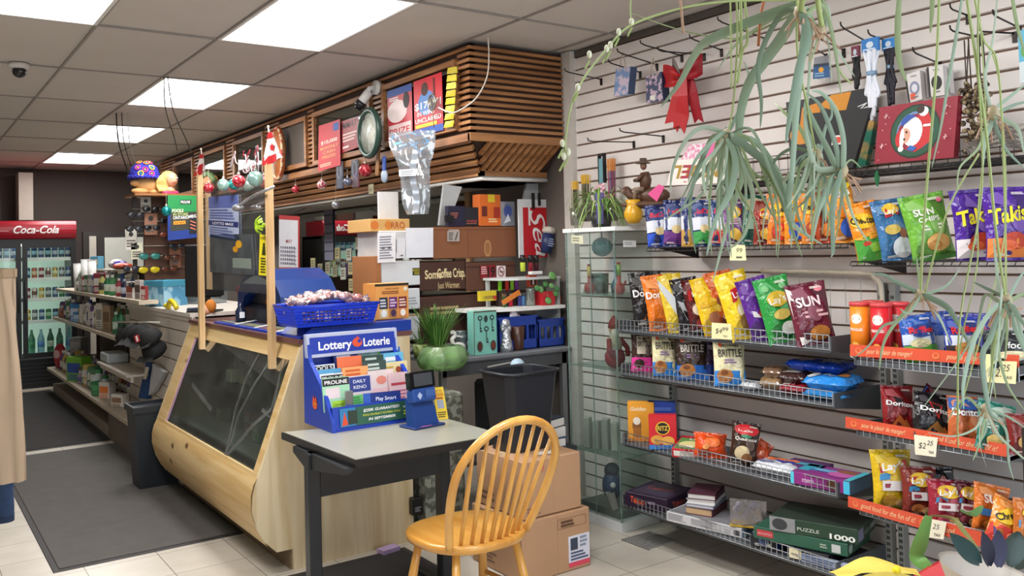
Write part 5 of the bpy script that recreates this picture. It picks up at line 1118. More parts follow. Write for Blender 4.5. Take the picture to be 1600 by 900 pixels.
# ticket checker
tc_ = thing('ticket_checker','blue self service ticket checker with small black screen standing on the table','ticket scanner',TR((1.895,3.40,TZ),8))
ub = mt('1f4080',.3)
m = MB(); m.rbox((-.085,-.06,0),(.085,.06,.01),mt('1b3470',.35),.004); m.build('base_plate',tc_)
m = MB(); m.prism([(-.07,-.03,.01),(.07,-.03,.01),(.055,.0,.12),(-.055,.0,.12)],(0,.05,.0),ub); m.build('stand',tc_)
m = MB(); m.T = Matrix.Rotation(radians(-8),4,'X'); m.rbox((-.064,-.045,.105),(.064,.01,.165),mt('2a4c90',.3),.008); prints(m,flat((-.064,-.045,.105),(.128,0,0),(0,0,.06)),[('p',[(.16,.5),(.27,.75),(.38,.5),(.27,.2)],'a8b8d8'),('r',.52,.35,.92,.85,'3a5c9c'),('r',.49,0,.5,1,'16306c')],.001,.0005); m.build('reader_head',tc_)
m = MB(); m.T = Matrix.Rotation(radians(-8),4,'X'); m.rbox((-.068,-.04,.165),(.068,.0,.24),mt('0e1013',.2),.004); prints(m,flat((-.05,-.04,.176),(.1,0,0),(0,0,.054)),[('r',0,0,1,1,'3c4147')],.001); m.build('screen',tc_)
m = MB(); m.add([(-.05,-.061,.0105),(.01,-.061,.0105),(.01,-.05,.0105),(-.05,-.05,.0105)],[(0,1,2,3)],'d878b0'); m.build('pink_sticker',tc_)
sheet('yellow_flyer','yellow upright flyer leaning behind the ticket checker','flyer',aty(684,656,3.47),(.05,-.01,0),(-.012,.02,.145),'e8c828',[('t','UP TO',.5,.84,.08,'a83820',{'w': .6}),('t','$500',.5,.72,.1,'c83820',{'w': .8}),('l',.1,.05,.9,.25,3,'6a5a18'),('r',.2,.34,.8,.6,'9ca4b8'),('l',.12,.62,.85,.7,1,'a83820')])
# ------------------------------------------------------------------ Windsor chair
cw = wood('dba24e','c98d3c','Y',1.6,.28,coat=.4); cwz = wood('dfa956','cc9142','Z',1.6,.28,coat=.4)
BX,BY,BYAW,LEAN,HB,HM,BH = 1.752,2.669,.034,.414,.17,.219,.50
chr_ = thing('windsor_chair','honey varnished spindle back wooden chair pulled up to the table','chair',Matrix.Translation((BX,BY,0)) @ Matrix.Rotation(BYAW,4,'Z'))
SZ = .46
def seatr(a):   # outline radius; front (+y) flatter and wider
    x,y = cos(a),sin(a)
    return 1/((abs(x)**2.5/.215**2.5+abs(y)**2.5/(.20 if y < 0 else .215)**2.5)**(1/2.5))
scy = .135
m = MB(); n = 40
def rim(k,s_,z): a = 2*pi*k/n; r = seatr(a)*s_; return (r*cos(a)*(1+.06*sin(a)),scy+r*sin(a)*1.02,z)
levels = [(0,-.030),(.86,-.038),(.97,-.03),(1.,-.014),(.985,-.003),(.93,.0),(.7,-.008),(.35,-.012),(0,-.013)]
vs = []; fs = []
for s_,z in levels: vs += [rim(k,s_,SZ+z) for k in range(n)]
for i in range(len(levels)-1):
    for k in range(n): fs.append((i*n+k,i*n+(k+1) % n,i*n+n+(k+1) % n,i*n+n+k))
m.add(vs,fs,cw,True); m.build('seat',chr_)
def bp3(s_,h): return Vector((s_,-sin(LEAN)*h,SZ-.01+cos(LEAN)*h))
hs = BH-HM; pts = []
for k in range(9): u = k/9; pts.append(bp3(-(HB+(HM-HB)*sin(u*pi/2)),hs*u))
pts += [bp3(-HM*cos(a),hs+HM*sin(a)) for a in [pi*j/20 for j in range(21)]]
for k in range(8,-1,-1): u = k/9; pts.append(bp3(HB+(HM-HB)*sin(u*pi/2),hs*u))
m = MB(); m.tube(pts,[.0155]*len(pts),cwz,12); m.build('bow_back',chr_)
for i in range(8):
    f_ = (i-3.5)/3.5; sb = f_*.125; st = f_*.172; yb = -.035+.035*f_*f_; th = hs+sqrt(max(0,HM**2-st**2))-.005
    a = Vector((sb,yb,SZ-.012)); b_ = bp3(st,th); md = a.lerp(b_,.4)
    m = MB(); m.tube([a,md,b_],[.0075,.0095,.006],cwz,8); m.build('spindle',chr_)
LEGS = [(-.13,.02,-.19,-.06),(.13,.02,.19,-.06),(-.14,.25,-.20,.32),(.14,.25,.20,.32)]
for x0,y0,x1,y1 in LEGS:
    m = MB(); a = Vector((x0,y0,SZ-.03)); b_ = Vector((x1,y1,0)); m.tube([a,a.lerp(b_,.35),a.lerp(b_,.6),b_],[.014,.018,.019,.012],cwz,10); m.build('leg',chr_)
for s_ in (-1,1): m = MB(); m.tube([(s_*.163,-.02,.22),(s_*.17,.135,.22),(s_*.172,.288,.22)],[.008,.012,.008],cwz,8); m.build('stretcher',chr_)
m = MB(); m.tube([(-.166,.135,.22),(0,.135,.22),(.166,.135,.22)],[.008,.012,.008],cwz,8); m.build('stretcher',chr_)
# ------------------------------------------------------------------ cardboard boxes and the black bin on them
kr = mt('b48d6c',.75,n=.08,s=5,b=.05); 
def kbox(lab,x0,y0,x1,y1,z0,z1,it,itl=None,yaw=0):
    W_,D_,H_ = x1-x0,y1-y0,z1-z0
    root = thing('cardboard_box',lab,'box',TR(((x0+x1)/2,(y0+y1)/2,z0),yaw))
    m = MB(); m.rbox((-W_/2,-D_/2,0),(W_/2,D_/2,H_),kr,.006); F = boxfaces(W_,D_,H_)
    for k_,i_ in {'front': it,'left': itl or []}.items(): prints(m,F[k_],i_,.0006,.0004)
    m.build('box_body',root)
    m = MB(); m.box((-W_/2+.004,-.03,H_-.0),(W_/2-.004,.03,H_+.001),mt('c9b08c',.35)); m.box((-.02*0-.0,-D_/2-.001,H_*.0+.0),(.001,-D_/2,H_),mt('a88468',.5)); m.build('packing_tape',root)
    m = MB(); m.box((-W_/2+.005,-.003,H_+.001),(W_/2-.005,.0,H_+.0018),'6e4f38'); m.build('flap_seam',root)
kbox('large cardboard box with white shipping label, lower of the two beside the chair',2.28,3.20,2.675,3.62,0,.275,
     [('r',.66,.14,.98,.58,'dcdcea'),('r',.66,.06,.98,.14,'d84a60'),('r',.69,.34,.8,.54,'3a4458'),('l',.69,.16,.96,.32,3,'4a5474'),('l',.83,.36,.96,.56,3,'8a94a8'),('r',.5,.74,.93,.745,'5a3c2a'),('r',.5,.9,.93,.905,'5a3c2a'),('r',.5,.74,.504,.905,'5a3c2a'),('r',.926,.74,.93,.905,'5a3c2a'),('l',.55,.76,.8,.88,2,'5a3c2a')],[('l',.2,.1,.5,.3,3,'7a5a44')])
kbox('large cardboard box stacked on top, with red stamp marks, under the black bin',2.30,3.21,2.635,3.60,.278,.54,[('l',.05,.05,.3,.2,3,'8a5c48'),('t','JJ',.3,.8,.08,'c06a58',{'w': .1}),('r',.08,.0,.085,1,'9a7458')],[('l',.1,.1,.5,.3,2,'7a5a44')])
m = MB(); m.add([(2.42,3.27,.543),(2.5,3.25,.543),(2.53,3.30,.543),(2.45,3.33,.543)],[(0,1,2,3)],'d8d0c4'); m.box((2.44,3.27,.5425),(2.5,3.3,.5435),'e0d8cc'); m.one('white_label','torn white label on the top face of the upper cardboard box','label')
root = thing('waste_bin','large black square plastic bin standing on the cardboard boxes','bin',TR((2.47,3.46,.543),0))
bk = mt('20232a',.42)
m = MB(); hx,hy,H_ = .12,.10,.37; hX,hY = .155,.13
vs = []; 
for q,z in ((0,0),(1,H_),(1,H_),(0,.01)):
    pass
def lvl(x,y,z,c=.035): return [(x-c,-y,z),(x,-y+c,z),(x,y-c,z),(x-c,y,z),(-x+c,y,z),(-x,y-c,z),(-x,-y+c,z),(-x+c,-y,z)]
L_ = [lvl(hx,hy,0),lvl(hX,hY,H_),lvl(hX-.008,hY-.008,H_),lvl(hx-.008,hy-.008,.01)]
vs = sum(L_,[]); fs = [tuple(range(7,-1,-1)),tuple(24+i for i in range(8))]+[(j*8+i,j*8+(i+1) % 8,j*8+8+(i+1) % 8,j*8+8+i) for j in range(3) for i in range(8)]
m.add(vs,fs,bk); m.build('bin_body',root)
m = MB(); m.tube([Vector(p) for p in lvl(hX+.006,hY+.006,H_)],.008,bk,8,closed=True); m.build('rim',root)
# books & packets right behind the bin, dark clutter
m = MB(); m.box((2.68,3.62,.0),(2.95,3.95,.45),mt('2c2f30',.7)); m.one('dark_box','dark box behind the cardboard boxes next to the showcase','box')
for i,(c_,lb) in enumerate([('24406c','thick navy book at the bottom of the pile behind the chair'),('e0dcd4','white paged book in the pile behind the chair'),('1c2430','dark magazine on top of the pile behind the chair')]):
    m = MB(); m.T = TR((2.80,3.72,.451+.05*i),12*i-8); m.box((-.1,-.07,0),(.1,.07,.05),c_); m.box((-.096,-.072,.006),(.096,-.066,.044),'e4e0da'); m.one('book',lb,'book')
m = MB(); m.T = TR((2.76,3.80,.605),-25,-30); m.box((-.08,0,0),(.08,.02,.10),mt('b08c3c',.6)); m.one('ochre_folder','ochre folder leaning behind the black bin','folder')
m = MB(); m.T = TR((2.76,3.88,.451)); m.ball((0,0,.42),(.04,.04,.035),mt('a8c0d0',.4,n=.3,s=30,b=.5)); m.ball((-.01,0,.3),(.04,.04,.04),mt('a82030',.5)); m.box((-.05,-.04,0),(.05,.04,.40),mt('7a1c28',.5)); m.one('red_sack','red and blue bagged item behind the black bin','bag')
# power adapter with cord under the table
root = thing('power_adapter','black power adapter hanging by its cord on the counter end panel','adapter',(2.07,4.0,.40))
p = aty(650,790,4.02)
root.location = p
m = MB(); m.rbox((-.03,-.022,-.045),(.03,.022,.045),mt('17181a',.35),.006); prints(m,flat((-.03,-.022,-.045),(.06,0,0),(0,0,.09)),[('l',.2,.2,.8,.5,3,'8a8c90')],.0008); m.build('adapter_body',root)
m = MB(); m.tube(smooth([(0,0,.045),(.004,0,.12),(-.006,.0,.2),(0,0,.33)]),.004,mt('17181a',.4),6); m.build('cord',root)
m = MB(); m.T = TR((2.0,3.96,.0095),10); m.prism([(-.05,-.03,0),(.05,-.03,0),(.05,.03,0),(-.05,.03,0)],(0,0,.02),mt('b9a0cc',.5)); m.one('lilac_packet','small lilac packet lying on the floor at the counter base','packet')
m = MB(); m.T = TR((2.18,3.32,.001),-14); m.rbox((-.06,-.04,0),(.06,.04,.012),mt('b8c4b4',.5),.003); m.one('grey_pad','pale grey green pad on the floor behind the chair seat','pad')
# glass showcase
sc = thing('glass_showcase','tall glass showcase with white base and top beside the wire shelves','showcase',(3.24,3.65,0))
SX0,SX1,SY_0,SY_1 = 3.10,3.375,3.45,3.86
m = MB(); m.box((SX0,SY_0,0),(SX1,SY_1,.05),'d4d6d6'); m.build('base',sc,True)
m = MB(); m.box((SX0-.01,SY_0-.02,1.585),(SX1,SY_1+.01,1.607),'e8eae8'); m.build('top_board',sc,True)
gl_ = glass('eef6f3',.07,.03,.01)
for q in (((SX0+.003,SY_1,.05),(SX0+.003,SY_0,.05),(SX0+.003,SY_0,1.585),(SX0+.003,SY_1,1.585)),((SX0,SY_0+.003,.05),(SX1,SY_0+.003,.05),(SX1,SY_0+.003,1.585),(SX0,SY_0+.003,1.585)),((SX0,SY_1-.003,.05),(SX1,SY_1-.003,.05),(SX1,SY_1-.003,1.585),(SX0,SY_1-.003,1.585))): m = MB(); m.add(q,[(0,1,2,3)],gl_); m.build('glass_pane',sc,True)
m = MB(); gq = glass('b8d4ca',.2,.3,.03)
for x,y in ((SX0,SY_0),(SX0,SY_1-.008),(SX0,SY_0+.2)): m.box((x,y,.05),(x+.006,y+.008 if y != SY_0+.2 else y+.003,1.585),gq)
m.build('edge_strip',sc,True)
SHZ = [.37,.72,1.05,1.34]
SHZ = [.375,.84,1.235]
for z in SHZ: m = MB(); m.box((SX0+.01,SY_0+.01,z),(SX1-.005,SY_1-.01,z+.006),glass('d4e8e0',.1,.12,.03)); m.build('glass_shelf',sc,True)
sheet('paper_tag','small cream tag inside the glass showcase, upper left','tag',atx(893,380,3.094),atx(911,381,3.094)-atx(893,380,3.094),(0,0,.045),'d4d4b8',[('l',.1,.2,.9,.8,2,'8a8a70')])
sheet('paper_tag','white label on the near side of the glass showcase','tag',aty(974,386,3.445),aty(994,386,3.445)-aty(974,386,3.445),(0,0,.035),'dfe2e2',[('l',.1,.3,.9,.8,2,'a8aaaa')])
def pipe(x,y,z,c1,c2,lab,h=.16):
    m = MB(); m.T = TR((x,y,z)); m.lathe([(0,0),(.02,0),(.032,.02),(.03,.045),(.012,.065),(.010,h),(.013,h+.004)],mt(c1,.12,tr=.3),n=16); m.lathe([(.0125,h*.6),(.0125,h*.95)],mt(c2,.2),n=12)
    m.tube([(.025,0,.03),(.05,0,.07)],.006,mt(c1,.2),6); m.one('glass_pipe',lab,'glass pipe')
pipe(3.17,3.74,1.242,'a83228','c8a840','red bulb glass pipe with yellow green neck, left one on the upper showcase shelf'); pipe(3.2,3.53,1.242,'b84038','7aa04a','red bulb glass pipe with green neck at the near end of the upper showcase shelf',.17)
m = MB(); m.T = TR((3.30,3.66,1.242),20); m.lathe([(.0,0),(.03,0),(.035,.04),(.015,.08),(.012,.15),(0,.15)],mt('3f7480',.15,tr=.3),n=16); m.one('glass_pipe','blue grey glass pipe behind the red ones in the showcase','glass pipe')
m = MB()
for k in range(6): m.lathe([(0,0),(.01,0),(.01,.05),(0,.05)],'d0ccc4',n=10,T=Matrix.Translation((3.17+.03*(k % 2),3.79-.025*k*.5,1.242)))
m.one('white_rollers','row of small white cylinders on the upper showcase shelf','cylinders')
m = MB(); m.T = TR((3.25,3.72,1.50)); m.ball((0,0,0),(.06,.06,.055),mt('3f8484',.4,n=.3,s=20,b=.4)); m.cyl((0,0,.05),(0,0,.085),.004,'3a5a58'); m.one('teal_orb','teal crinkled ball hanging at the top of the showcase','ornament')
m = MB(); m.T = TR((3.24,3.74,1.242)); m.lathe([(0,.0),(.05,0),(.055,.11),(0,.11)],mixmat('darkgreen','1f3a34','3f6a58',s=24),n=18); m.one('green_canister','dark green patterned canister behind the glass pipes','canister')
root = thing('santa_figurine','seated red and beige cloth figurine on the middle showcase shelf','figurine',(3.20,3.58,.847))
m = MB(); m.ball((0,0,.05),(.06,.055,.06),mt('8a2028',.7)); m.ball((0,0,.12),(.045,.04,.06),mt('b0a890',.7)); m.build('body',root)
m = MB(); m.ball((0,0,.20),.03,mt('c89a80',.6)); m.ball((-.005,-.015,.185),(.026,.02,.03),mt('d8d4cc',.8)); m.build('head',root)
m = MB(); m.lathe([(.034,0),(.03,.03),(.012,.06),(0,.07)],mt('8a1c24',.7),c=(0,0,.21),n=16); m.build('hat',root)
m = MB()
for s_ in (-1,1): m.tube([(s_*.04,0,.15),(s_*.065,-.03,.1),(s_*.05,-.05,.06)],.014,mt('8a2028',.7),8)
m.build('arm',root)
for i in range(4):
    m = MB(); m.T = TR((3.16+.02*i,3.78-.055*i,.382),-70); m.rbox((-.02,-.02,0),(.02,.02,.17-.015*(i % 2)),mt(['b0b4a8','a4a89c','989e94','aab0a4'][i],.5),.004); m.one('pale_packet','pale upright packet in a row on the lower showcase shelf','packet','pale packets in the showcase')
m = MB(); m.box((3.13,3.5,.051),(3.36,3.82,.09),'6e7470'); m.one('grey_slab','grey flat box on the floor of the showcase','box')
m = MB(); m.T = TR((3.19,3.62,.091)); m.ball((0,0,.11),(.06,.05,.08),mt('2c4468',.4)); m.ball((.0,0,.19),(.045,.04,.04),mt('222a3a',.5)); m.ball((-.03,-.04,.12),.016,'d8dcd8'); m.one('dark_blue_toy','dark blue rounded toy at the bottom of the showcase','toy')
for i in range(3): m = MB(); m.T = TR((3.14+.015*i,3.54+.03*i,.091),30*i,-20); m.rbox((-.015,-.01,0),(.015,.01,.09),mt('a8a49c',.5),.003); m.one('pale_trinket','pale small piece leaning at the bottom of the showcase','trinket','pale pieces at the showcase bottom')
# on top of the showcase
p = (3.20,3.66,1.608); root = thing('spider_plant_pot','arching spider plant with pink blossoms in a dark pot on the showcase','potted plant',p)
m = MB(); m.lathe([(0,0),(.05,0),(.055,.03),(.062,.085),(.056,.085),(0,.07)],mt('2a2c2c',.4)); m.build('pot',root)
rg = random.Random(5); m = MB()
for k in range(80):
    a = rg.uniform(0,2*pi); l = rg.uniform(.1,.19); b0 = Vector((.03*cos(a),.03*sin(a),.08)); tip = b0+Vector((cos(a)*l,sin(a)*l,rg.uniform(-.12,.08)))
    leafgrid(m,b0,tip,.010,mt(['7fa850','5f8a3c','a8c070','8cae5c'][k % 4],.4),rg.uniform(.05,.12),n=7)
o = m.build('leaves',root); o['kind'] = 'stuff'
m = MB()
for k in range(22): a = rg.uniform(0,6.28); m.ball((.04*cos(a)*rg.random(),.04*sin(a)*rg.random(),.2+rg.uniform(-.03,.04)),.011,mt(['d8a8b4','e4c4cc','c890a0'][k % 3],.6),8)
m.build('blossoms',root)
p = atx(963,348,3.2); m = MB(); 
def incense(px,py,n,h,c1,c2,lab,X=3.2,dy=0):
    root = thing('incense_bunch',lab,'incense',atx(px,py,X)); rg = random.Random(px)
    m = MB(); m.lathe([(0,0),(.03,0),(.034,.10),(.03,.10),(0,.02)],glass('b8b4a8',.2,.3),n=16); m.build('holder',root)
    m = MB(); m2 = MB()
    for k in range(n):
        a = rg.uniform(0,6.28); r = rg.uniform(0,.022); q = Vector((r*cos(a),r*sin(a),.01)); t = q*1.35+Vector((0,0,h))
        m.tube([q,q.lerp(t,.8)],.0022,c1[k % len(c1)],4); m2.tube([q.lerp(t,.8),t],.003,c2,4)
    m.build('sticks',root); m2.build('stick_tips',root)
incense(900,352,30,.24,['4a3a2a','6a5a3a'],'d8a828','bunch of dark incense sticks with yellow tops at the left end of the showcase')
incense(917,346,26,.26,['3a4a2c','7a6a3c'],'e0b020','bunch of green incense sticks with bright yellow tops behind the spider plant',3.3)
incense(958,345,22,.34,['8a2c50','b04a6a','4c3a6a'],'d88a38','tall crimson and purple incense sticks right of the blossoms',3.34)
m = MB(); m.T = TR(atx(943,340,3.33),-90); m.box((-.022,-.01,.2),(.022,.01,.34),'6a9aa4'); m.box((-.024,-.012,.2),(-.018,.012,.36),'1c1c1e'); m.box((.018,-.012,.2),(.024,.012,.36),'1c1c1e'); m.box((-.024,-.012,.355),(.024,.012,.37),'1c1c1e'); m.box((-.01,-.005,0),(.01,.005,.2),'2a2a2c'); m.one('black_frame_stand','small black framed card stand between the incense bunches','stand')
m = MB(); m.T = TR(atx(938,350,3.16),-60); m.lathe([(0,0),(.018,0),(.026,.17),(0,.17)],mt('6f64a4',.25,n=.4,s=30),n=16); m.one('purple_tube','slim lavender plastic tube in front of the spider plant','tube')
m = MB(); m.T = TR(atx(990,349,3.2)); m.lathe([(0,0),(.03,0),(.048,.03),(.05,.06),(.034,.09),(.032,.10),(.042,.125),(.038,.125),(.028,.1),(0,.08)],mt('dca628',.25,n=.08),n=24); m.one('yellow_vase','small round yellow ceramic vase on the showcase top','vase')
# rider figurine on its own bracket
p = atx(1008,300,3.25); root = thing('rider_figurine','dark brown carved figurine of a hatted man sitting on a resting animal','figurine',TR((p.x,p.y,1.70),-60))
fb = mt('5c3f2f',.45,n=.3,s=25,b=.3); fb2 = mt('8a7460',.5,n=.2)
m = MB(); m.ball((0,0,.02),(.14,.05,.022),fb); m.build('base',root)
m = MB(); m.ball((.05,0,.065),(.085,.04,.045),fb); m.tube(smooth([(-.02,0,.06),(-.08,0,.07),(-.1,0,.1),(-.12,0,.085)]),.022,fb,8); m.build('animal_body',root)
m = MB(); sk_ = [(0,0,.10),(.005,0,.15),(.0,0,.19)]; m.tube(sk_,[.026,.032,.024],fb,10)
m.ball((-.005,0,.225),(.018,.018,.022),mt('7a5a48',.5))
m.tube([(.0,.03,.18),(-.03,.035,.15),(-.055,.0,.15)],.010,fb,8); m.tube([(.0,-.03,.18),(-.03,-.035,.15),(-.055,0,.15)],.010,fb,8)
m.tube([(0,-.02,.1),(-.045,-.03,.1),(-.05,-.03,.04)],[.016,.014,.009],fb2,8); m.tube([(0,.02,.1),(-.04,.03,.1),(-.04,.03,.04)],[.016,.014,.009],fb2,8); m.build('rider_body',root)
m = MB(); m.lathe([(.04,0),(.038,.004),(.02,.008),(.018,.028),(0,.03)],mt('5a4a40',.6),c=(-.006,0,.238),n=18); m.build('hat',root)
# ================================================================== WIRE SHELVING ON THE RIGHT WALL
gal = mt('83878c',.4,.5); galw = mt('a4a8ac',.35,.7); gry = mt('5d6166',.5,.3)
YA,YB = 2.115,3.37
gd = thing('shelving_unit','grey metal shelving unit with four wire fronted shelves on the slat wall','shelving',(3.2,2.74,0))
def upright(par,y):
    m = MB(); m.box((3.365,y-.014,0),(3.398,y+.014,1.32),mt('9a9c98',.5,.2))
    for k in range(50): m.box((3.3635,y-.006,.03+.025*k),(3.3655,y-.001,.044+.025*k),'2c2c2a'); m.box((3.3635,y+.002,.03+.025*k),(3.3655,y+.007,.044+.025*k),'2c2c2a')
    return m.build('upright',par,True)
upright(gd,2.10); upright(gd,3.33)
DK = [(1.075,3.04),(.85,3.05),(.495,3.05),(.185,3.03)]
def wires(m,x,y0,y1,z0,z1,dy,r=.0018,mat=galw):
    m.tube([(x,y0,z0),(x,y1,z0)],r*1.2,mat,5); m.tube([(x,y0,z1),(x,y1,z1)],r*1.4,mat,5); m.tube([(x,y0,(z0+z1)/2),(x,y1,(z0+z1)/2)],r,mat,5)
    n = int((y1-y0)/dy)
    for k in range(n+1): y = y0+(y1-y0)*k/n; m.tube([(x+.02,y,z0-.002),(x,y,z0),(x,y,z1)],r,mat,4)
for z,x in DK:
    m = MB(); m.rbox((x+.005,YA+.01,z-.022),(3.375,YB-.01,z),gry,.003); s_ = m.build('shelf',gd,True)
    m = MB(); wires(m,x,YA+.01,YB-.01,z-.008,z+.05,.028); m.build('wire_front',gd,True)
    for y,nm in ((YA-.0,'end_bracket'),(YB-.008,'end_bracket')):
        m = MB(); m.prism([(x-.002,y,z+.045),(x-.002,y,z-.015),(3.37,y,z-.06),(3.37,y,z+.045)],(0,.006,0),gry); m.build('end_bracket',gd,True)
# next bay with the orange strips
g2 = thing('shelving_unit','grey metal shelving with three orange price strip shelves at the right','shelving',(3.2,1.65,0))
upright(g2,2.045); upright(g2,1.2)
D2 = [(1.045,3.0,1.39),(.775,3.0,1.43),(.475,3.0,1.36),(.13,2.95,1.25)]
for i,(z,x,ye) in enumerate(D2):
    m = MB(); m.rbox((x+.005,ye,z-.02),(3.375,1.99,z),gry,.003); m.build('shelf',g2,True)
    m = MB(); wires(m,x+.004,ye,1.99,z-.02,z+.03,.026); m.tube([(x,ye,z),(3.36,ye,z)],.003,galw,5); m.tube([(x,ye,z+.05),(3.36,ye,z+.05),],.003,galw,5); m.build('wire_front',g2,True)
    for y in (ye,1.984): m = MB(); m.prism([(x,y,z+.03),(x,y,z-.02),(3.37,y,z-.06),(3.37,y,z+.02)],(0,.006,0),gry); m.build('end_bracket',g2,True)
org = mt('d8563a',.45)
def strip(P4,words,par,X=2.995):
    a,b,c,d = [atx(*q,X) for q in P4]
    n = (b-a).cross(d-a).normalized(); mp = lambda u,v,o: (a*(1-u)+b*u)*(1-v)+(d*(1-u)+c*u)*v+n*o
    m = MB(); m.prism([a,b,c,d],-n*.003,org); it = []
    for t,cx,w in words: it.append(('t',t,cx,.3,.44,'f0cfa0',{'w': w*1.06,'shear': .35,'bold': .0}))
    for cx in (.06,.55): it += [('e',cx,.5,.022,.28,'e88a50'),('e',cx,.55,.014,.18,'d8563a')]
    prints(m,(mp,(b-a).length,(d-a).length),it,.0006,.0004)
    m.build('price_strip',par,True)
strip([(1328,556),(1592,574),(1592,555),(1328,538)],[('pour le plaisir de manger!',.26,.28),('pour le plaisir',.7,.17)],g2)
strip([(1321,668),(1572,714),(1575,695),(1321,651)],[('pour le plaisir de manger!',.26,.28),('good food for the fun of it!',.76,.36)],g2)
strip([(1325,792),(1553,860),(1551,836),(1325,775)],[('good food for the fun of it!',.3,.38),('good food',.68,.16)],g2)
# price cards
def card(lab,P4,X,it,col='ece6b4'): return sheet4('price_card',lab,'price card',[atx(*q,X) for q in P4],col,it,.001,None)
hw = {'shear': .2,'bold': .0}
card('handwritten $4.99 card on the front of the top wire shelf',[(1112,529),(1144,531),(1142,506),(1112,504)],3.025,[('t','$4',.36,.35,.32,'3a3a30',dict(hw,w=.34)),('t','99',.7,.52,.24,'3a3a30',dict(hw,w=.3)),('t','TAX',.68,.14,.12,'5a5a48',{'w': .22})])
card('cream 99 card under the middle of the blue chip bags',[(1140,407),(1166,407),(1164,383),(1142,382)],3.045,[('t','99',.6,.5,.3,'3a3a30',dict(hw,w=.4)),('l',.4,.1,.9,.3,1,'5a5a48')])
card('handwritten 2.25 card hanging on the upper orange strip',[(1539,597),(1587,600),(1589,565),(1541,563)],2.985,[('t','2.',.42,.28,.38,'3a3a38',dict(hw,w=.2)),('t','25',.66,.55,.3,'3a3a38',dict(hw,w=.26)),('t','TAX',.75,.2,.14,'4a4a40',{'w': .26})])
card('handwritten $2.25 card on the middle orange strip',[(1430,710),(1462,714),(1465,684),(1428,679)],2.985,[('t','$2',.35,.35,.3,'3a3a38',dict(hw,w=.34)),('t','25',.7,.56,.24,'3a3a38',dict(hw,w=.28)),('t','TAX',.78,.14,.14,'2a2a28',{'w': .24})],'f0ead4')
card('cream 25 card half behind the green leaf on the lowest orange strip',[(1440,838),(1474,843),(1479,816),(1442,808)],2.985,[('t','25',.6,.5,.28,'3a3a38',dict(hw,w=.3)),('t','TAX',.7,.12,.16,'2a2a28',{'w': .3})],'f0ead4')
# cream tube rack behind the chips
m = MB(); cm = mt('d6cdb8',.4)
q = [atx(1190,423,3.36),atx(1345,427,3.36),atx(1366,434,3.35),atx(1377,450,3.35),atx(1379,520,3.35)]
m.tube(smooth(q),.011,cm,8)
for k in range(7): a = atx(1200+24*k,425,3.36); m.tube([a,a-Vector((0,0,.22))],.0015,'9a9c9c',4)
m.one('cream_wire_rack','cream tube edged wire rack panel behind the bags on the top wire shelf','rack')
# black wire shelves on the slat wall
bw = mt('1c1a1a',.4,.3)
def wshelf(lab,y0,y1,z,x0=3.05,lip=.0,back=.0):
    root = thing('wire_shelf',lab,'shelf',(3.22,(y0+y1)/2,z)); m = MB()
    for x in (x0,x0+.05,x0+.1,x0+.15,x0+.2,x0+.26,x0+.32): m.tube([(x,y0,z),(x,y1,z)],.0025,bw,5)
    m.tube([(x0,y0,z-.016),(x0,y1,z-.016)],.003,bw,5)
    n = int((y1-y0)/.03)
    for k in range(n+1): y = y0+(y1-y0)*k/n; m.tube([(3.385,y,z+.001),(x0,y,z+.001),(x0,y+.008,z-.016)],.0018,bw,4)
    m.build('wire_deck',root,True)
    for y in (y0+.03,y1-.03): m = MB(); m.prism([(3.385,y,z+.02),(3.385,y,z-.06),(x0+.05,y,z-.004)],(0,.003,0),bw); m.build('shelf_bracket',root,True)
    if back:
        m = MB()
        for k in range(int((y1-y0)/.05)+1): y = y0+.05*k; m.tube([(3.38,y,z),(3.38,y,z+back)],.0018,bw,4)
        for k in (0.5,1): m.tube([(3.38,y0,z+back*k),(3.38,y1,z+back*k)],.0018,bw,4)
        m.build('wire_back',root,True)
wshelf('black wire shelf holding the row of blue and orange chip bags',2.03,3.15,1.489); wshelf('lower black wire shelf holding the green and purple chip bags at the right',1.25,2.02,1.418)
wshelf('highest black wire shelf with the boxed pictures, right side',1.15,2.78,1.768,back=.14)
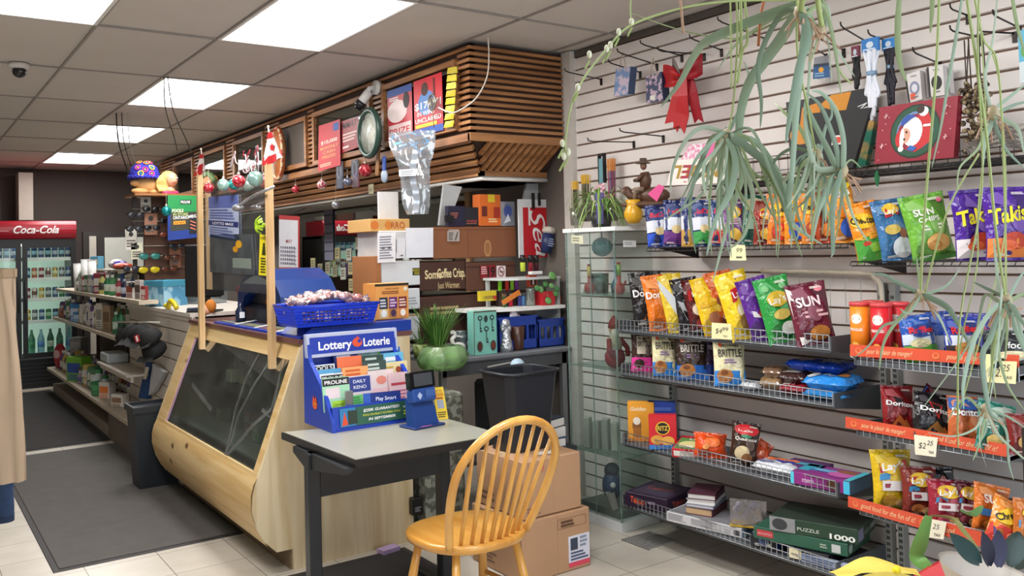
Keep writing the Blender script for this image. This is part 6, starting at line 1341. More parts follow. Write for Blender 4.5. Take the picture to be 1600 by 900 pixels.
# ------------------------------------------------------------------ snack bags
def bag(label,px,py,w,h,X,z0,yaw,roll,pitch,col,it,T=.30,cat='chip bag',name='chip_bag',group=None,seal=None,dy=0,rough=.3):
    p = atx(px,py,X); 
    if z0 is not None: p.z = z0+.0015
    p.y += dy
    W_,H_ = size_at(p,yaw,w,h); D_ = T*W_*1.25
    root = thing(name,label,cat,TR(p,yaw,-pitch,roll),group)
    hexc = col if isinstance(col,str) else '888888'; col = mt(col,rough-.06,n=.18,s=17,b=2.6,coat=.35) if isinstance(col,str) else col; rg = random.Random(px*3+py); ph = rg.uniform(0,6)
    def S_(u,v,sgn,o=0):
        e = .055; pv = 0 if (v < e or v > 1-e) else sin(pi*(v-e)/(1-2*e))**.55*(1.12-.3*v)
        q = abs(2*u-1); pu = (1-min(1,q)**2.6)**.62 if q < 1 else 0
        wv = W_*(1-.09*sin(pi*v)**.7+.02*sin(5*v+ph))
        wr = (.010*sin(21*u+ph)*exp(-((v-.93)/.12)**2)+.008*sin(17*u+ph*2)*exp(-((v-.08)/.12)**2)+.006*sin(6*v*3+9*u+ph))*W_*4*.4
        return Vector(((u-.5)*wv,sgn*(D_/2*pu*pv)-abs(wr)*(1 if sgn < 0 else -1)*(.4+pu)-(o if sgn < 0 else -o)+.003*sin(14*u+ph),v*H_))
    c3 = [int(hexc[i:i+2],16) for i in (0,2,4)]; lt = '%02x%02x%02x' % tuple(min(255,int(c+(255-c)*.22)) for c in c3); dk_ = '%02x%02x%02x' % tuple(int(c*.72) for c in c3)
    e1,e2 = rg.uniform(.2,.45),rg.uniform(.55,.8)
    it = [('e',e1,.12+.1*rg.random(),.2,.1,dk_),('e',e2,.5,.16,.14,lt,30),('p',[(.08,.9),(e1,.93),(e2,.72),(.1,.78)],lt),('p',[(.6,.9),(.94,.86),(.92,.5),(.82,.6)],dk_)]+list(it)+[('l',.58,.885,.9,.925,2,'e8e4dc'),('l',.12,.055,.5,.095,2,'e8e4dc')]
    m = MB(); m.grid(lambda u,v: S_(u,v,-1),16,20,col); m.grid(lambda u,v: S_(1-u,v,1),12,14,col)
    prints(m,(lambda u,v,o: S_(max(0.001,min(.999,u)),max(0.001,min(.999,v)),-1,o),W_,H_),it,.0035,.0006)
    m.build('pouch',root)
    m = MB(); sc_ = seal or col; sc_ = mt(sc_,.3) if isinstance(sc_,str) else sc_
    m.grid(lambda u,v: S_(u,.955+.045*v,-1,.0015)+Vector((0,.002*sin(40*u),0)),16,1,sc_); m.grid(lambda u,v: S_(u,.0+.04*v,-1,.0015),16,1,sc_); m.build('crimped_seal',root)
    return root
def lays(flav='e8e0d0',chip='e4b848',name_="Lay's"): return [('e',.5,.70,.30,.13,'ecc233'),('p',[(.16,.60),(.8,.66),(.86,.78),(.2,.74)],'c8242c'),('t',name_,.5,.655,.09,'f8f4f0',{'w': .54,'shear': .2,'rot': 5}),('r',.25,.44,.75,.56,flav),('l',.3,.46,.7,.55,2,'8a5a30'),('e',.45,.24,.22,.12,chip),('e',.62,.17,.17,.09,'d8a83c')]
def doritos(fl='c8401c',tri='e07828',tx='Doritos'): return [('p',[(.3,.8),(.62,.72),(.5,.42)],fl),('p',[(.34,.77),(.56,.71),(.48,.5)],'1a1416'),('t',tx,.5,.56,.10,'f6f4f4',{'w': .86,'bold': .03,'rot': -4}),('p',[(.2,.1),(.75,.14),(.45,.38)],tri),('p',[(.35,.06),(.85,.1),(.68,.28)],'c86a20')]
def cheetos(b='e03820'): return [('e',.5,.68,.42,.14,'f0c020',15),('t','Cheetos',.5,.62,.12,'1c1414',{'w': .8,'rot': 15,'bold': .03}),('e',.5,.24,.36,.16,b),('e',.42,.3,.12,.06,'e88a28'),('e',.62,.2,.14,.06,'e88a28')]
def ruffles(b,tx='Ruffles'): return [('r',.0,.35,1,.62,'d8dce8'),('e',.5,.74,.36,.13,'22407c'),('t',tx,.5,.69,.11,'d8202c',{'w': .72,'shear': .25,'bold': .03}),('r',0,.05,1,.32,b),('e',.5,.36,.2,.09,'e0c890')]
def takis(b): return [('t','Takis',.5,.52,.2,'e8dc28',{'w': .86,'shear': .2,'rot': 8,'bold': .03}),('r',0,.04,1,.3,b),('e',.55,.26,.3,.12,'b83a24'),('e',.4,.2,.2,.07,'d86030')]
def sun(): return [('t','SUN',.42,.68,.10,'f0ece4',{'w': .46,'bold': .03}),('t','CHIPS',.5,.58,.07,'f0ece4',{'w': .5,'bold': .02}),('l',.28,.44,.8,.54,2,'e8e4d0'),('e',.6,.26,.28,.13,'d8a860'),('e',.5,.22,.16,.07,'b8803c'),('e',.84,.88,.07,.04,'d86080')]
A1 = 1.4895; XA = 3.17
L1 = 'on the upper wire shelf'
for args in [
 ('navy ruffled chip bag with bright blue base, leftmost '+L1,1034,383,44,68,XA,A1,-40,-4,8,'1f2f6c',ruffles('2050c8')),
 ('navy ruffled chip bag with purple base, second '+L1,1056,384,42,74,XA,A1,-40,3,8,'1f2f6c',ruffles('6a2c80')),
 ('slim clear and gold chip bag between the purple and green based ones',1078,384,27,78,XA-.03,A1,-40,0,6,'28346a',[('r',0,.3,1,.62,'d4d4d8'),('r',0,.0,1,.34,'c0943c')]),
 ('navy ruffled chip bag with green spot and white middle '+L1,1103,383,38,74,XA,A1,-40,-3,8,'20346e',ruffles('3a9a48')),
 ('navy and white chip bag with red base '+L1,1126,384,40,72,XA,A1,-40,4,8,'22386e',ruffles('cc2830')),
 ('muted purple and yellow chip bag behind the hanging leaves '+L1,1151,384,40,74,XA+.04,A1,-40,-3,8,'7a5088',lays('c8a8d0')),
 ('pale olive and dark green chip bag behind the hanging leaves '+L1,1176,384,38,80,XA+.04,A1,-40,5,8,'1f5a48',[('e',.5,.78,.4,.16,'c8c090'),('r',.1,.3,.9,.5,'8aa890')]),
 ('reddish brown chip bag behind the hanging leaves '+L1,1196,385,38,70,XA+.02,A1,-40,2,8,'8a2c20',lays('c89070')),
 ('orange cheese puff bag with red base '+L1,1219,385,42,80,XA-.01,A1,-40,3,8,'e07c28',cheetos('d83022')),
 ('yellow topped cheese puff bag with blue base '+L1,1246,384,40,84,XA,A1,-40,0,8,'e89028',cheetos('2456c0')),
 ('plain orange cheese puff bag, third from the right '+L1,1273,384,40,86,XA+.01,A1,-40,-4,8,'ea8a22',cheetos('a83c24')),
 ('maroon and orange twisted snack bag behind the big cheese puff bag',1294,384,36,84,XA+.03,A1,-40,-3,8,'a84424',[('e',.5,.6,.3,.2,'5a2418'),('e',.5,.25,.3,.12,'e0863a')]),
 ('large yellow and orange cheese puffs bag with blue base, tallest '+L1,1324,384,50,118,XA-.02,A1,-35,-7,6,'ee9a22',[('e',.5,.8,.46,.12,'f4d020',10),('t','Cheetos',.5,.77,.09,'1c1414',{'w': .85,'rot': 12,'bold': .03}),('t','Puffs',.52,.62,.09,'f0f4fa',{'w': .6,'rot': 8,'bold': .05}),('e',.6,.2,.3,.13,'2a5cc0'),('e',.4,.42,.2,.08,'e8841c')]),
 ]: bag(*args)
B1 = 1.4185
L2 = 'on the lower black wire shelf'
for args in [
 ('orange and green cheese snack bag leaning left '+L2,1366,408,50,94,3.14,B1,-38,-12,5,'ec8c1e',[('e',.42,.68,.42,.13,'f0c020',-8),('t','Cheetos',.42,.64,.11,'1c1414',{'w': .8,'rot': -6,'bold': .03}),('r',0,.0,1,.42,'4aa03c'),('e',.5,.42,.5,.06,'e8a02c'),('e',.6,.22,.25,.08,'88c040'),('e',.35,.3,.15,.04,'d04028')]),
 ('blue Lay chip bag with fallen white base '+L2,1406,407,56,98,3.14,B1,-38,-8,6,'3f74a8',[('e',.5,.84,.26,.09,'ecc233'),('p',[(.28,.7),(.72,.74),(.7,.88),(.3,.84)],'c8242c'),('t',"Lay's",.5,.76,.08,'f8f4f0',{'w': .4,'rot': 5}),('e',.4,.5,.24,.08,'d8bc60'),('e',.62,.2,.3,.17,'d8e0e8'),('e',.7,.42,.12,.08,'a86a50')]),
 ('large green sun chips bag leaning left '+L2,1461,408,72,106,3.12,B1,-36,-9,5,'6fae3c',sun()+[('r',0,0,1,.08,'3f7a2c')]),
 ('purple tortilla snack bag with white base, left of two '+L2,1528,408,66,112,3.13,B1,-36,-3,4,'4c2494',takis('e0d8dc')),
 ('purple tortilla snack bag with orange picture, rightmost '+L2,1577,410,74,116,3.08,B1,-36,0,4,'502696',takis('e08038')),
 ]: bag(*args)
C1 = 1.0765
L3 = 'on the top wire fronted shelf'
C = [
 ('black Doritos bag, leftmost '+L3,1015,503,52,88,3.17,-32,-3,'1c1a1c',[('t','Doritos',.5,.56,.12,'f4f4f4',{'w': .9,'bold': .03}),('p',[(.4,.5),(.6,.52),(.55,.42)],'c0392b'),('p',[(.3,.14),(.95,.2),(.6,.36)],'d87838'),('l',.2,.05,.8,.16,3,'8a8c90')]),
 ('orange Doritos bag with white lettering '+L3,1038,506,48,88,3.13,-30,-6,'e87a22',[('t','Doritos',.5,.58,.12,'f8f4f0',{'w': .95,'bold': .03}),('p',[(.7,1),(1,1),(1,.1)],'d8b838')]),
 ('bright yellow crumpled bag right of the orange one '+L3,1064,510,40,92,3.11,-24,-9,'e4c434',[('p',[(.0,.95),(.5,.6),(.4,.3),(0,.8)],'c8ccd0')]),
 ('black patterned bag just right of the crumpled yellow one',1083,508,44,86,3.15,-28,-8,'26242a',[('e',.5,.85,.22,.06,'b8b8c0'),('e',.5,.85,.16,.04,'26242a'),('p',[(.1,.6),(.3,.55),(.5,.1),(.4,.1)],'c0c4cc')]),
 ('black and dark red Lay bag with a white band '+L3,1102,509,44,88,3.12,-26,-8,'5a1418',[('p',[(.1,.62),(.8,.68),(.85,.86),(.12,.8)],'c01c28'),('t',"Lay's",.5,.68,.09,'f0ece8',{'w': .5}),('e',.45,.45,.3,.12,'e8d8c8'),('e',.5,.2,.3,.12,'9a3028'),('r',0,0,1,.1,'1c1416')]),
 ('yellow bag with open flared top behind the long leaf '+L3,1122,511,44,94,3.11,-28,-12,'ecc21e',[('e',.5,.3,.22,.1,'a86a4c'),('r',.1,.5,.9,.56,'d8a818')]),
 ('orange spicy chip bag behind the yellow ones '+L3,1143,514,44,102,3.16,-30,-10,'d8622c',[('e',.5,.55,.3,.1,'8a3c28'),('e',.5,.22,.3,.14,'6a3424'),('e',.4,.3,.12,.05,'e8b090')]),
 ('large yellow Lay chip bag leaning left '+L3,1170,516,54,108,3.10,-30,-14,'f0cc22',[('p',[(.3,.55),(.9,.62),(.92,.8),(.34,.74)],'c8242c'),('t',"Lay's",.62,.62,.1,'f8f4f0',{'w': .5,'rot': 6}),('e',.55,.42,.2,.1,'e8e0b8'),('e',.6,.25,.26,.12,'8a6a38')]),
 ('deep purple chip bag leaning left '+L3,1201,520,50,100,3.11,-30,-14,'5c2490',[('e',.5,.75,.2,.05,'8a5ab8'),('e',.55,.42,.18,.07,'c03040'),('p',[(.2,.5),(.6,.4),(.55,.34),(.2,.4)],'e8e4ec')]),
 ('green Lay chip bag with yellow roundel '+L3,1230,522,58,104,3.10,-30,-12,'2f9a44',[('e',.25,.84,.1,.05,'7ac080'),('e',.75,.84,.1,.05,'7ac080'),('e',.5,.66,.3,.12,'d8b838'),('t',"Lay's",.5,.6,.1,'f8f4f0',{'w': .5,'rot': 6}),('e',.5,.42,.24,.08,'d8c060'),('e',.6,.2,.22,.1,'e8ece4')]),
 ('maroon sun chips bag, rightmost '+L3,1276,524,66,98,3.09,-34,-8,'6a1f34',[('t','SUN',.46,.62,.15,'f0dce0',{'w': .6,'bold': .03}),('e',.78,.88,.1,.05,'e08090'),('l',.3,.42,.9,.56,2,'d8a8b0'),('e',.6,.18,.26,.12,'b87830'),('p',[(0,.95),(.12,.9),(.3,.05),(.12,.02)],'e8e0dc')]),
]
for lb,px,py,w,h,X,yaw,roll,c_,it in C: bag(lb,px,py,w,h,X,C1,yaw,roll,8,c_,it,.26)
D1 = .8515
L4 = 'on the second wire fronted shelf'
def brittle(base,txt,tail): return [('r',0,0,1,.3,tail),('t','BROWNIE',.5,.78,.05,txt,{'w': .6,'bold': .02}),('t','BRITTLE',.5,.58,.15,txt,{'w': .74,'bold': .02}),('e',.2,.82,.06,.04,'e05028'),('l',.3,.44,.7,.54,2,'8a6a9a'),('e',.32,.2,.26,.13,'b87838'),('e',.3,.26,.12,.05,'7a4424')]
for lb,px,py,w,h,c_,it,X in [
 ('dark brown brownie snack pouch with pink base, leftmost '+L4,1007,584,42,66,'3f2820',[('r',0,0,1,.34,'d83090'),('r',.2,.42,.8,.84,'d8ccb8'),('t','BRITTLE',.5,.6,.12,'2a1c18',{'w': .55}),('t','BROWNIE',.5,.76,.06,'2a1c18',{'w': .5}),('e',.3,.2,.2,.1,'3a241c')],3.14),
 ('cream brownie snack pouch with blue base, left one of two',1039,592,40,72,'e4dcb0',brittle(0,'2a2018','2f86d8'),3.11),
 ('dark chocolate brownie snack pouch between the two cream ones',1082,598,52,74,'38261f',brittle(0,'d8d0c4','2a6cc8'),3.12),
 ('dark violet snack pouch just behind the chocolate one',1106,600,30,76,'30204a',[('r',0,0,1,.3,'1c3c90'),('r',.5,.6,.9,.7,'b8a8c8')],3.18),
 ('cream brownie snack pouch with blue base, larger right one',1141,606,52,78,'e8e0b4',brittle(0,'2a2018','2f86d8'),3.10)]:
    bag(lb,px,py,w,h,X,D1,-38,1,9,c_,it,.28,'snack pouch','snack_pouch')
def pillow(label,px,py,w,d,hgt,X,z0,yaw,col,it,name='snack_pack',cat='snack pack',tilt=0,roll=0,dy=0,dx=0):
    """flat flow-pack lying on its back: w along local x, d depth, rounded"""
    p = atx(px,py,X); p.z = z0+.0015; p.y += dy; p.x += dx
    root = thing(name,label,cat,TR(p,yaw,tilt,roll)); c_ = mt(col,.24,n=.16,s=20,b=2.2,coat=.3) if isinstance(col,str) else col
    def S_(u,v,s_,o=0):
        qu = (1-abs(2*u-1)**8)**.5 if abs(2*u-1) < 1 else 0; qv = (1-abs(2*v-1)**9)**.5 if abs(2*v-1) < 1 else 0
        k = qu*qv; return Vector(((u-.5)*w,(v-.5)*d,hgt/2+s_*hgt/2*k+s_*o+.002*sin(19*u)*k))
    m = MB(); m.grid(lambda u,v: S_(u,v,1),16,10,c_); m.grid(lambda u,v: S_(u,1-v,-1),12,8,c_)
    prints(m,(lambda u,v,o: S_(max(.001,min(.999,u)),max(.001,min(.999,v)),1,o),w,d),it,.0015,.0006); m.build('wrapper',root)
    m = MB(); m.grid(lambda u,v: Vector((-w/2-.012*v,(u-.5)*d*.9,hgt/2+.003*sin(30*u))),12,1,c_); m.grid(lambda u,v: Vector((w/2+.012*v,(u-.5)*d*.9,hgt/2+.003*sin(30*u))),12,1,c_); m.build('crimped_seal',root)
    return root
pillow('small white wrapped pack in the wire front right of the cream pouch',1173,602,.075,.05,.03,3.10,D1,-80,'d4d8dc',[('l',.1,.2,.9,.8,3,'7a8088')])
pillow('clear tan cookie pack right of the small white pack',1210,600,.1,.10,.055,3.17,D1,-75,glass('c8a070',.2,.5,.15),[('r',.1,.1,.9,.5,'c0a068')])
pillow('second clear tan pack stacked on the first one',1212,590,.09,.10,.045,3.17,D1+.056,-70,glass('b08868',.2,.5,.15),[('r',.2,.2,.7,.7,'a87850')])
pillow('dark red biscuit pack below the brown and white one',1248,606,.12,.13,.045,3.15,D1,-80,'8a1f2c',[('r',.1,.1,.5,.5,'d8c8c0')])
pillow('brown and white biscuit pack stacked on the dark red one',1245,590,.12,.12,.045,3.16,D1+.046,-74,'3c2422',[('r',.1,.15,.7,.6,'d0c8bc'),('l',.15,.2,.6,.5,3,'5a3c30')])
pillow('light blue cookie pack at the bottom of the right pile',1302,615,.17,.20,.04,3.17,D1,-82,'3a8cd0',[('l',.1,.1,.6,.4,2,'d8e8f4')])
pillow('light blue cookie pack with round cookie print, second in the right pile',1302,600,.18,.20,.055,3.165,D1+.041,-78,'2f8adc',[('t','Ahoy!',.5,.3,.2,'f0f4f8',{'w': .4,'shear': .2}),('e',.78,.45,.12,.2,'c8843c'),('e',.15,.3,.12,.25,'c8ccd0')])
pillow('dark blue cookie pack lying on top of the right pile',1280,586,.27,.10,.045,3.2,D1+.098,-86,'1c46b8',[('t','OREO',.7,.3,.3,'f0f4ff',{'w': .22}),('r',.25,.1,.32,.9,'c8ccd8'),('e',.5,.5,.06,.3,'2a5ad0')])
pillow('second dark blue cookie pack half behind the top one',1300,580,.2,.09,.04,3.28,D1+.098,-84,'2450c4',[])
# third wire shelf
E1 = .4965
def sbox(label,px,py,X,z0,W_,D_,H_,yaw,col,pr_,roll=0,pitch=0,name='boxed_snack',cat='box',dz=0):
    p = atx(px,py,X); p.z = z0+.0015+dz; return pbox(name,label,cat,TR(p,yaw,pitch,roll),W_,D_,H_,col,pr_)
sbox('golden orange box with a coffee glass picture on the third wire shelf',1003,686,3.14,E1,.135,.05,.20,-48,mt('e8a030',.4),{'front': [('t','Golden',.4,.78,.1,'f8ecd0',{'w': .6,'shear': .3}),('e',.34,.4,.17,.2,'8a5a2c'),('e',.34,.52,.14,.1,'f0e8dc'),('r',.2,.1,.5,.35,'a86a30'),('r',0,.0,1,.08,'c87820')],'right': [('r',0,0,1,1,'d89028')]})
sbox('blue box standing behind the red Ritz box',1035,684,3.22,E1,.14,.05,.20,-45,mt('2c50b8',.4),{'front': [('l',.1,.1,.9,.9,5,'5a7ad8')]})
sbox('red RITZ cracker box on the third wire shelf',1036,694,3.10,E1,.135,.06,.165,-44,mt('d0202c',.35),{'front': [('e',.5,.62,.26,.2,'e8c030'),('e',.5,.62,.22,.17,'1c1414'),('t','RITZ',.5,.56,.13,'e8c030',{'w': .38,'bold': .03}),('e',.3,.28,.24,.14,'e0a040'),('e',.68,.25,.24,.14,'e8b050'),('r',0,0,1,.13,'2c7ac8')],'right': [('r',.05,.15,.95,.8,'d8dce4'),('l',.1,.2,.9,.75,6,'a8aab4')]})
sbox('red cracker box with green picture lying tilted beside the Ritz box',1085,697,3.14,E1,.17,.15,.045,-66,mt('c42030',.4),{'top': [('r',.04,.04,.96,.96,'5f8a48'),('e',.4,.4,.3,.25,'d8d090'),('p',[(.1,.2),(.6,.1),(.5,.3)],'e8e4d8'),('t','CRISP',.55,.72,.16,'f0ece0',{'w': .5}),('r',0,.85,1,1,'b82030')],'front': [('r',.05,.2,.9,.8,'e0d8d0')]},pitch=12,dz=.002)
bag('shiny orange snack bag slumped in the third wire shelf',1110,708,54,40,3.12,E1,-40,6,30,'e8501c',[('e',.5,.5,.25,.2,'f07838'),('e',.3,.3,.1,.1,'f4a058')],.5,'snack bag','snack_bag')
bag('dark brown wafer cube bag with red roundel on the third wire shelf',1159,722,46,68,3.11,E1,-42,10,10,'3c261c',[('e',.5,.82,.44,.13,'c8242c'),('t','Loacker',.5,.78,.06,'f4ece4',{'w': .6}),('t','Quadratini',.5,.58,.07,'f4ece4',{'w': .8,'shear': .2}),('e',.4,.3,.28,.16,'d8c49c'),('e',.6,.2,.2,.1,'8a5a34'),('e',.5,.68,.2,.04,'3f8a68')],.4,'snack bag','snack_bag')
bag('orange red edged bag peeping out behind the wafer cube bag',1180,714,26,40,3.18,E1,-40,35,20,'d8542c',[],.2,'snack bag','snack_bag')
pillow('white, orange and blue soft pack lying on the third wire shelf',1219,728,.20,.13,.05,3.14,E1,-84,'d8dce4',[('e',.3,.75,.25,.2,'e07038'),('r',.4,.45,.95,.62,'3438a0'),('e',.75,.8,.2,.15,'e88050'),('l',.1,.1,.6,.35,2,'6a70a0')])
sbox('long purple and teal Crunch wafer box at the right end of the third wire shelf',1297,748,3.14,E1,.26,.17,.05,-84,mt('8a2f80',.35),{'top': [('r',0,.3,.2,1,'3aa0b8'),('p',[(.15,.4),(.6,.45),(.62,.75),(.2,.7)],'2f78b8'),('t','BREEZE',.4,.5,.16,'a8e0f0',{'w': .36,'shear': .3}),('e',.72,.45,.22,.25,'c060a8'),('e',.75,.72,.2,.14,'8a5a3c'),('r',.9,0,1,1,'48b8c8')],'front': [('r',0,0,.06,1,'58c8e0'),('t','crunch',.3,.3,.4,'e8c8e8',{'w': .2}),('e',.72,.5,.1,.4,'5a3424'),('r',.9,0,1,1,'48c0e8')],'right': [('r',0,0,1,1,'5a7ea0')]})
sbox('second purple wafer box behind and left of the long one',1262,740,3.20,E1,.18,.12,.05,-80,mt('5a2a6c',.35),{'top': [('r',.1,.2,.9,.5,'48a0b8')]},dz=0)
# lowest wire shelf: games, books, puzzles
F1 = .1865
sbox('dark violet Taboo board game box at the left end of the lowest wire shelf',1032,800,3.17,F1,.25,.26,.07,-78,mt('2c1c34',.45),{'front': [('t','Taboo',.3,.32,.42,'e8603c',{'w': .34,'rot': -3,'bold': .02}),('l',.55,.4,.75,.7,1,'a08cb0')],'right': [('t','Taboo',.4,.32,.36,'b8502f',{'w': .45})],'top': [('r',.1,.1,.9,.9,'40364a'),('t','Taboo',.5,.45,.2,'9a4a40',{'w': .6,'rot': 10})]})
lb = sbox('long white flat game box with small printed text on the lowest wire shelf',1117,826,3.13,F1,.40,.20,.045,-80,mt('c9c9cc',.45),{'front': [('l',.02,.2,.3,.9,5,'8a8a92'),('l',.34,.2,.72,.9,5,'9a9aa2'),('r',.9,.2,.97,.7,'4a4a50'),('e',.82,.4,.03,.25,'b0b0b4')],'right': [('r',0,0,1,1,'a8c4e0'),('t','Hop',.2,.4,.35,'1c3f8c',{'w': .25})],'top': [('r',.02,.03,.98,.97,'7e7e84')]})
bkc = [('5a2c38','maroon covered thick tan paged book, lowest'),('8a90a8','thin grey blue book, second from the bottom'),('d8d8dc','white paged maroon book, third from the bottom'),('4c2434','dark maroon hardcover, topmost')]
zz = F1+.0475; th_ = [.034,.016,.022,.026]
for i,(c_,lbk) in enumerate(bkc):
    p = atx(1104,800,3.15); root = thing('book',lbk+' of the pile on the white game box','book',TR((p.x,p.y,zz),-70+3*i))
    m = MB(); W_,D_ = .135,.19; m.box((-W_/2,-D_/2,0),(W_/2,D_/2,.003),c_); m.box((-W_/2,-D_/2,th_[i]-.003),(W_/2,D_/2,th_[i]),c_); m.box((W_/2-.004,-D_/2,0),(W_/2,D_/2,th_[i]),c_); m.build('cover',root)
    m = MB(); m.box((-W_/2+.004,-D_/2+.004,.003),(W_/2-.004,D_/2-.004,th_[i]-.003),'c8a880' if i == 0 else 'd4d2d0'); m.build('pages',root); zz += th_[i]+.0006
root = thing('toy_figure_pack','clear toy pack of blue figures on a yellow tray on the white game box','toy pack',TR(Vector(atx(1172,810,3.12))*1,-60))
root.location.z = F1+.049
m = MB(); m.rbox((-.085,-.04,0),(.085,.04,.012),'d0a838',.003); m.build('yellow_tray',root)
m = MB(); rg = random.Random(6)
for k in range(16): m.ball((rg.uniform(-.06,.06),rg.uniform(-.02,.02),rg.uniform(.03,.1)),rg.uniform(.012,.022),mt(['2c3c6c','a8aab4','3a4c84','c8a868','20283c'][k % 5],.4),8)
m.build('figures',root)
m = MB(); m.grid(lambda u,v: Vector((-.08+.16*u,-.042-.004*sin(20*u+9*v),.012+.115*v)),8,6,glass('b8b4c4',.2,.12,.06)); m.build('clear_film',root)
sbox('green Monopoly game box lying under the dark 1000 piece puzzle',1268,845,3.17,F1+.052,.40,.26,.05,-76,mt('2c5c48',.45),{'front': [('r',.04,.25,.22,.8,'b83a44'),('t','MONOPOLY',.13,.4,.2,'e0a8a8',{'w': .16}),('r',.84,.15,.93,.8,'c8ccc8'),('l',.72,.3,.8,.7,2,'a8b8a8')],'right': [('t','MONOPOLY',.6,.4,.25,'b84a54',{'w': .5}),('e',.12,.5,.08,.35,'a8b8b0')]})
sbox('dark green 1000 piece jigsaw puzzle box on top of the pile at the right',1285,830,3.18,F1+.103,.36,.25,.06,-72,mt('24402f',.45),{'front': [('r',0,.02,.3,.98,'8a8c90'),('e',.12,.5,.09,.4,'3a3c40'),('t','PUZZLE',.45,.3,.22,'c8d0c8',{'w': .25}),('t','1000',.83,.12,.34,'f0f4f0',{'w': .28,'bold': .03})],'right': [('r',0,.1,.3,.9,'8c8cac'),('t','PUZZLE',.5,.3,.25,'9ab09a',{'w': .3}),('t','1000',.84,.3,.34,'c8d0c8',{'w': .3,'bold': .02})],'top': [('r',.02,.02,.98,.98,'2e3a32')]})
sbox('black and blue case with white label under the left end of the Monopoly box',1199,848,3.08,F1,.115,.09,.05,-76,mt('1c1e26',.35),{'front': [('r',.45,.2,.8,.5,'d8dce0'),('l',.2,.15,.4,.4,2,'c8ccd0')],'right': [('r',0,0,1,1,'2850a8')]},name='toy_case',cat='case')
sbox('flat black box with cream paper tag under the puzzle boxes',1272,862,3.09,F1,.17,.10,.048,-80,mt('202228',.45),{'front': [('r',.0,.1,.32,.95,'e0d8b8'),('t','sanitari',.16,.4,.2,'4a4438',{'w': .22,'shear': .2})]},name='flat_box')
bag('clear blue and white pack at the front of the lowest wire shelf',1196,862,40,22,3.055,F1,-76,0,4,'8aa4c4',[('e',.5,.5,.2,.3,'4a5c8c'),('r',.1,.2,.3,.8,'d8dce4')],.3,'snack pack','snack_pack')
sbox('white and blue flat panel box at the front right of the lowest wire shelf',1287,876,3.055,F1-.0,.22,.02,.035,-84,mt('a8b4cc',.4),{'front': [('l',.05,.1,.95,.9,3,'5a6a94')]},name='flat_box')
# ------------------------------------------------------------------ orange strip shelves
G1 = 1.0465
def can_tall(px,py,X,c1,lab,h=.21,tx='f4e8e0',dy=0):
    p = atx(px,py,X); p.z = G1+.001; p.y += dy; root = thing('chip_canister',lab,'chip canister',TR(p,-60)); r = .0385
    m = MB(); m.lathe([(0,0),(r,0),(r,h)],mt(c1,.3),n=28)
    cy = (lambda u,v,o: Vector(((r+o)*sin((u-.5)*2*pi),-(r+o)*cos((u-.5)*2*pi),v*h)),2*pi*r,h)
    prints(m,cy,[('r',.62,.04,.95,.96,'d4d6e0'),('l',.64,.1,.93,.9,14,'8a8ca4'),('e',.44,.72,.085,.09,'f4ece0'),('r',.385,.70,.495,.745,'1c1414'),('t','PRINGLES',.43,.5,.05,tx,{'w': .2,'rot': 0,'bold': .03}),('e',.42,.24,.06,.06,'e8b050'),('e',.46,.14,.06,.05,'e0a040'),('r',0,.0,1,.02,'c8c8cc')],.0006,.0004); m.build('canister_tube',root)
    m = MB(); m.lathe([(r+.002,h-.01),(r+.002,h+.004),(r-.004,h+.005),(0,h+.002)],mt('d8484c',.3),n=28); m.build('lid',root)
can_tall(1346,540,3.06,'f08a20','orange Pringles chip canister at the left end of the upper orange strip shelf'); can_tall(1379,543,3.05,'d0202c','red Pringles chip canister in front, beside the orange one')
can_tall(1406,540,3.13,'d83038','red Pringles chip canister behind the front red one'); can_tall(1366,530,3.16,'c83a40','chip canister at the back between the orange and red ones')
L5 = 'on the upper orange strip shelf'
for a in [
 ('green based ruffled chip bag leaning left '+L5,1440,545,56,74,3.08,G1,-34,-4,8,'2a58b0',[('r',0,.38,1,.6,'d0dce8'),('e',.55,.66,.4,.14,'24408c'),('t','Ruffles',.55,.62,.12,'d8202c',{'w': .76,'bold': .04}),('r',0,0,1,.36,'58b040'),('e',.45,.4,.3,.1,'e0d8a8'),('l',.1,.08,.9,.2,2,'e8f0e0')]),
 ('navy ruffled chip bag with burger picture and black base '+L5,1504,551,58,78,3.06,G1,-34,2,8,'2a3c9c',[('r',0,.42,1,.62,'d8dce8'),('t','Ruffles',.55,.68,.13,'d8202c',{'w': .78,'bold': .04,'rot': 6}),('r',0,0,1,.42,'2a1c1a'),('e',.55,.36,.36,.13,'c88a3c'),('r',.25,.3,.85,.34,'4a8a30'),('l',.1,.06,.8,.18,2,'e8e4e0')]),
 ('blue and silver ruffled bag standing behind the burger one '+L5,1478,540,46,76,3.2,G1,-34,-3,8,'3050a8',[('r',0,.2,1,.5,'b8c0d0')]),
 ('purple blue ruffled bag behind, next to the black popcorn bag',1533,545,44,78,3.19,G1,-34,2,8,'4a48a8',[('t','Ruffles',.5,.6,.12,'d83040',{'w': .8}),('r',0,0,1,.3,'2a2838')]),
 ('black and pale yellow popcorn bag, rightmost '+L5,1574,556,74,66,3.03,G1,-30,3,8,'1c2024',[('r',0,0,1,.42,'dcd8a0'),('t','food',.62,.56,.16,'f4f4f0',{'w': .46,'shear': .2}),('e',.5,.4,.4,.1,'ece4bc')])]: bag(*a)
H1 = .7765; L6 = 'on the middle orange strip shelf'
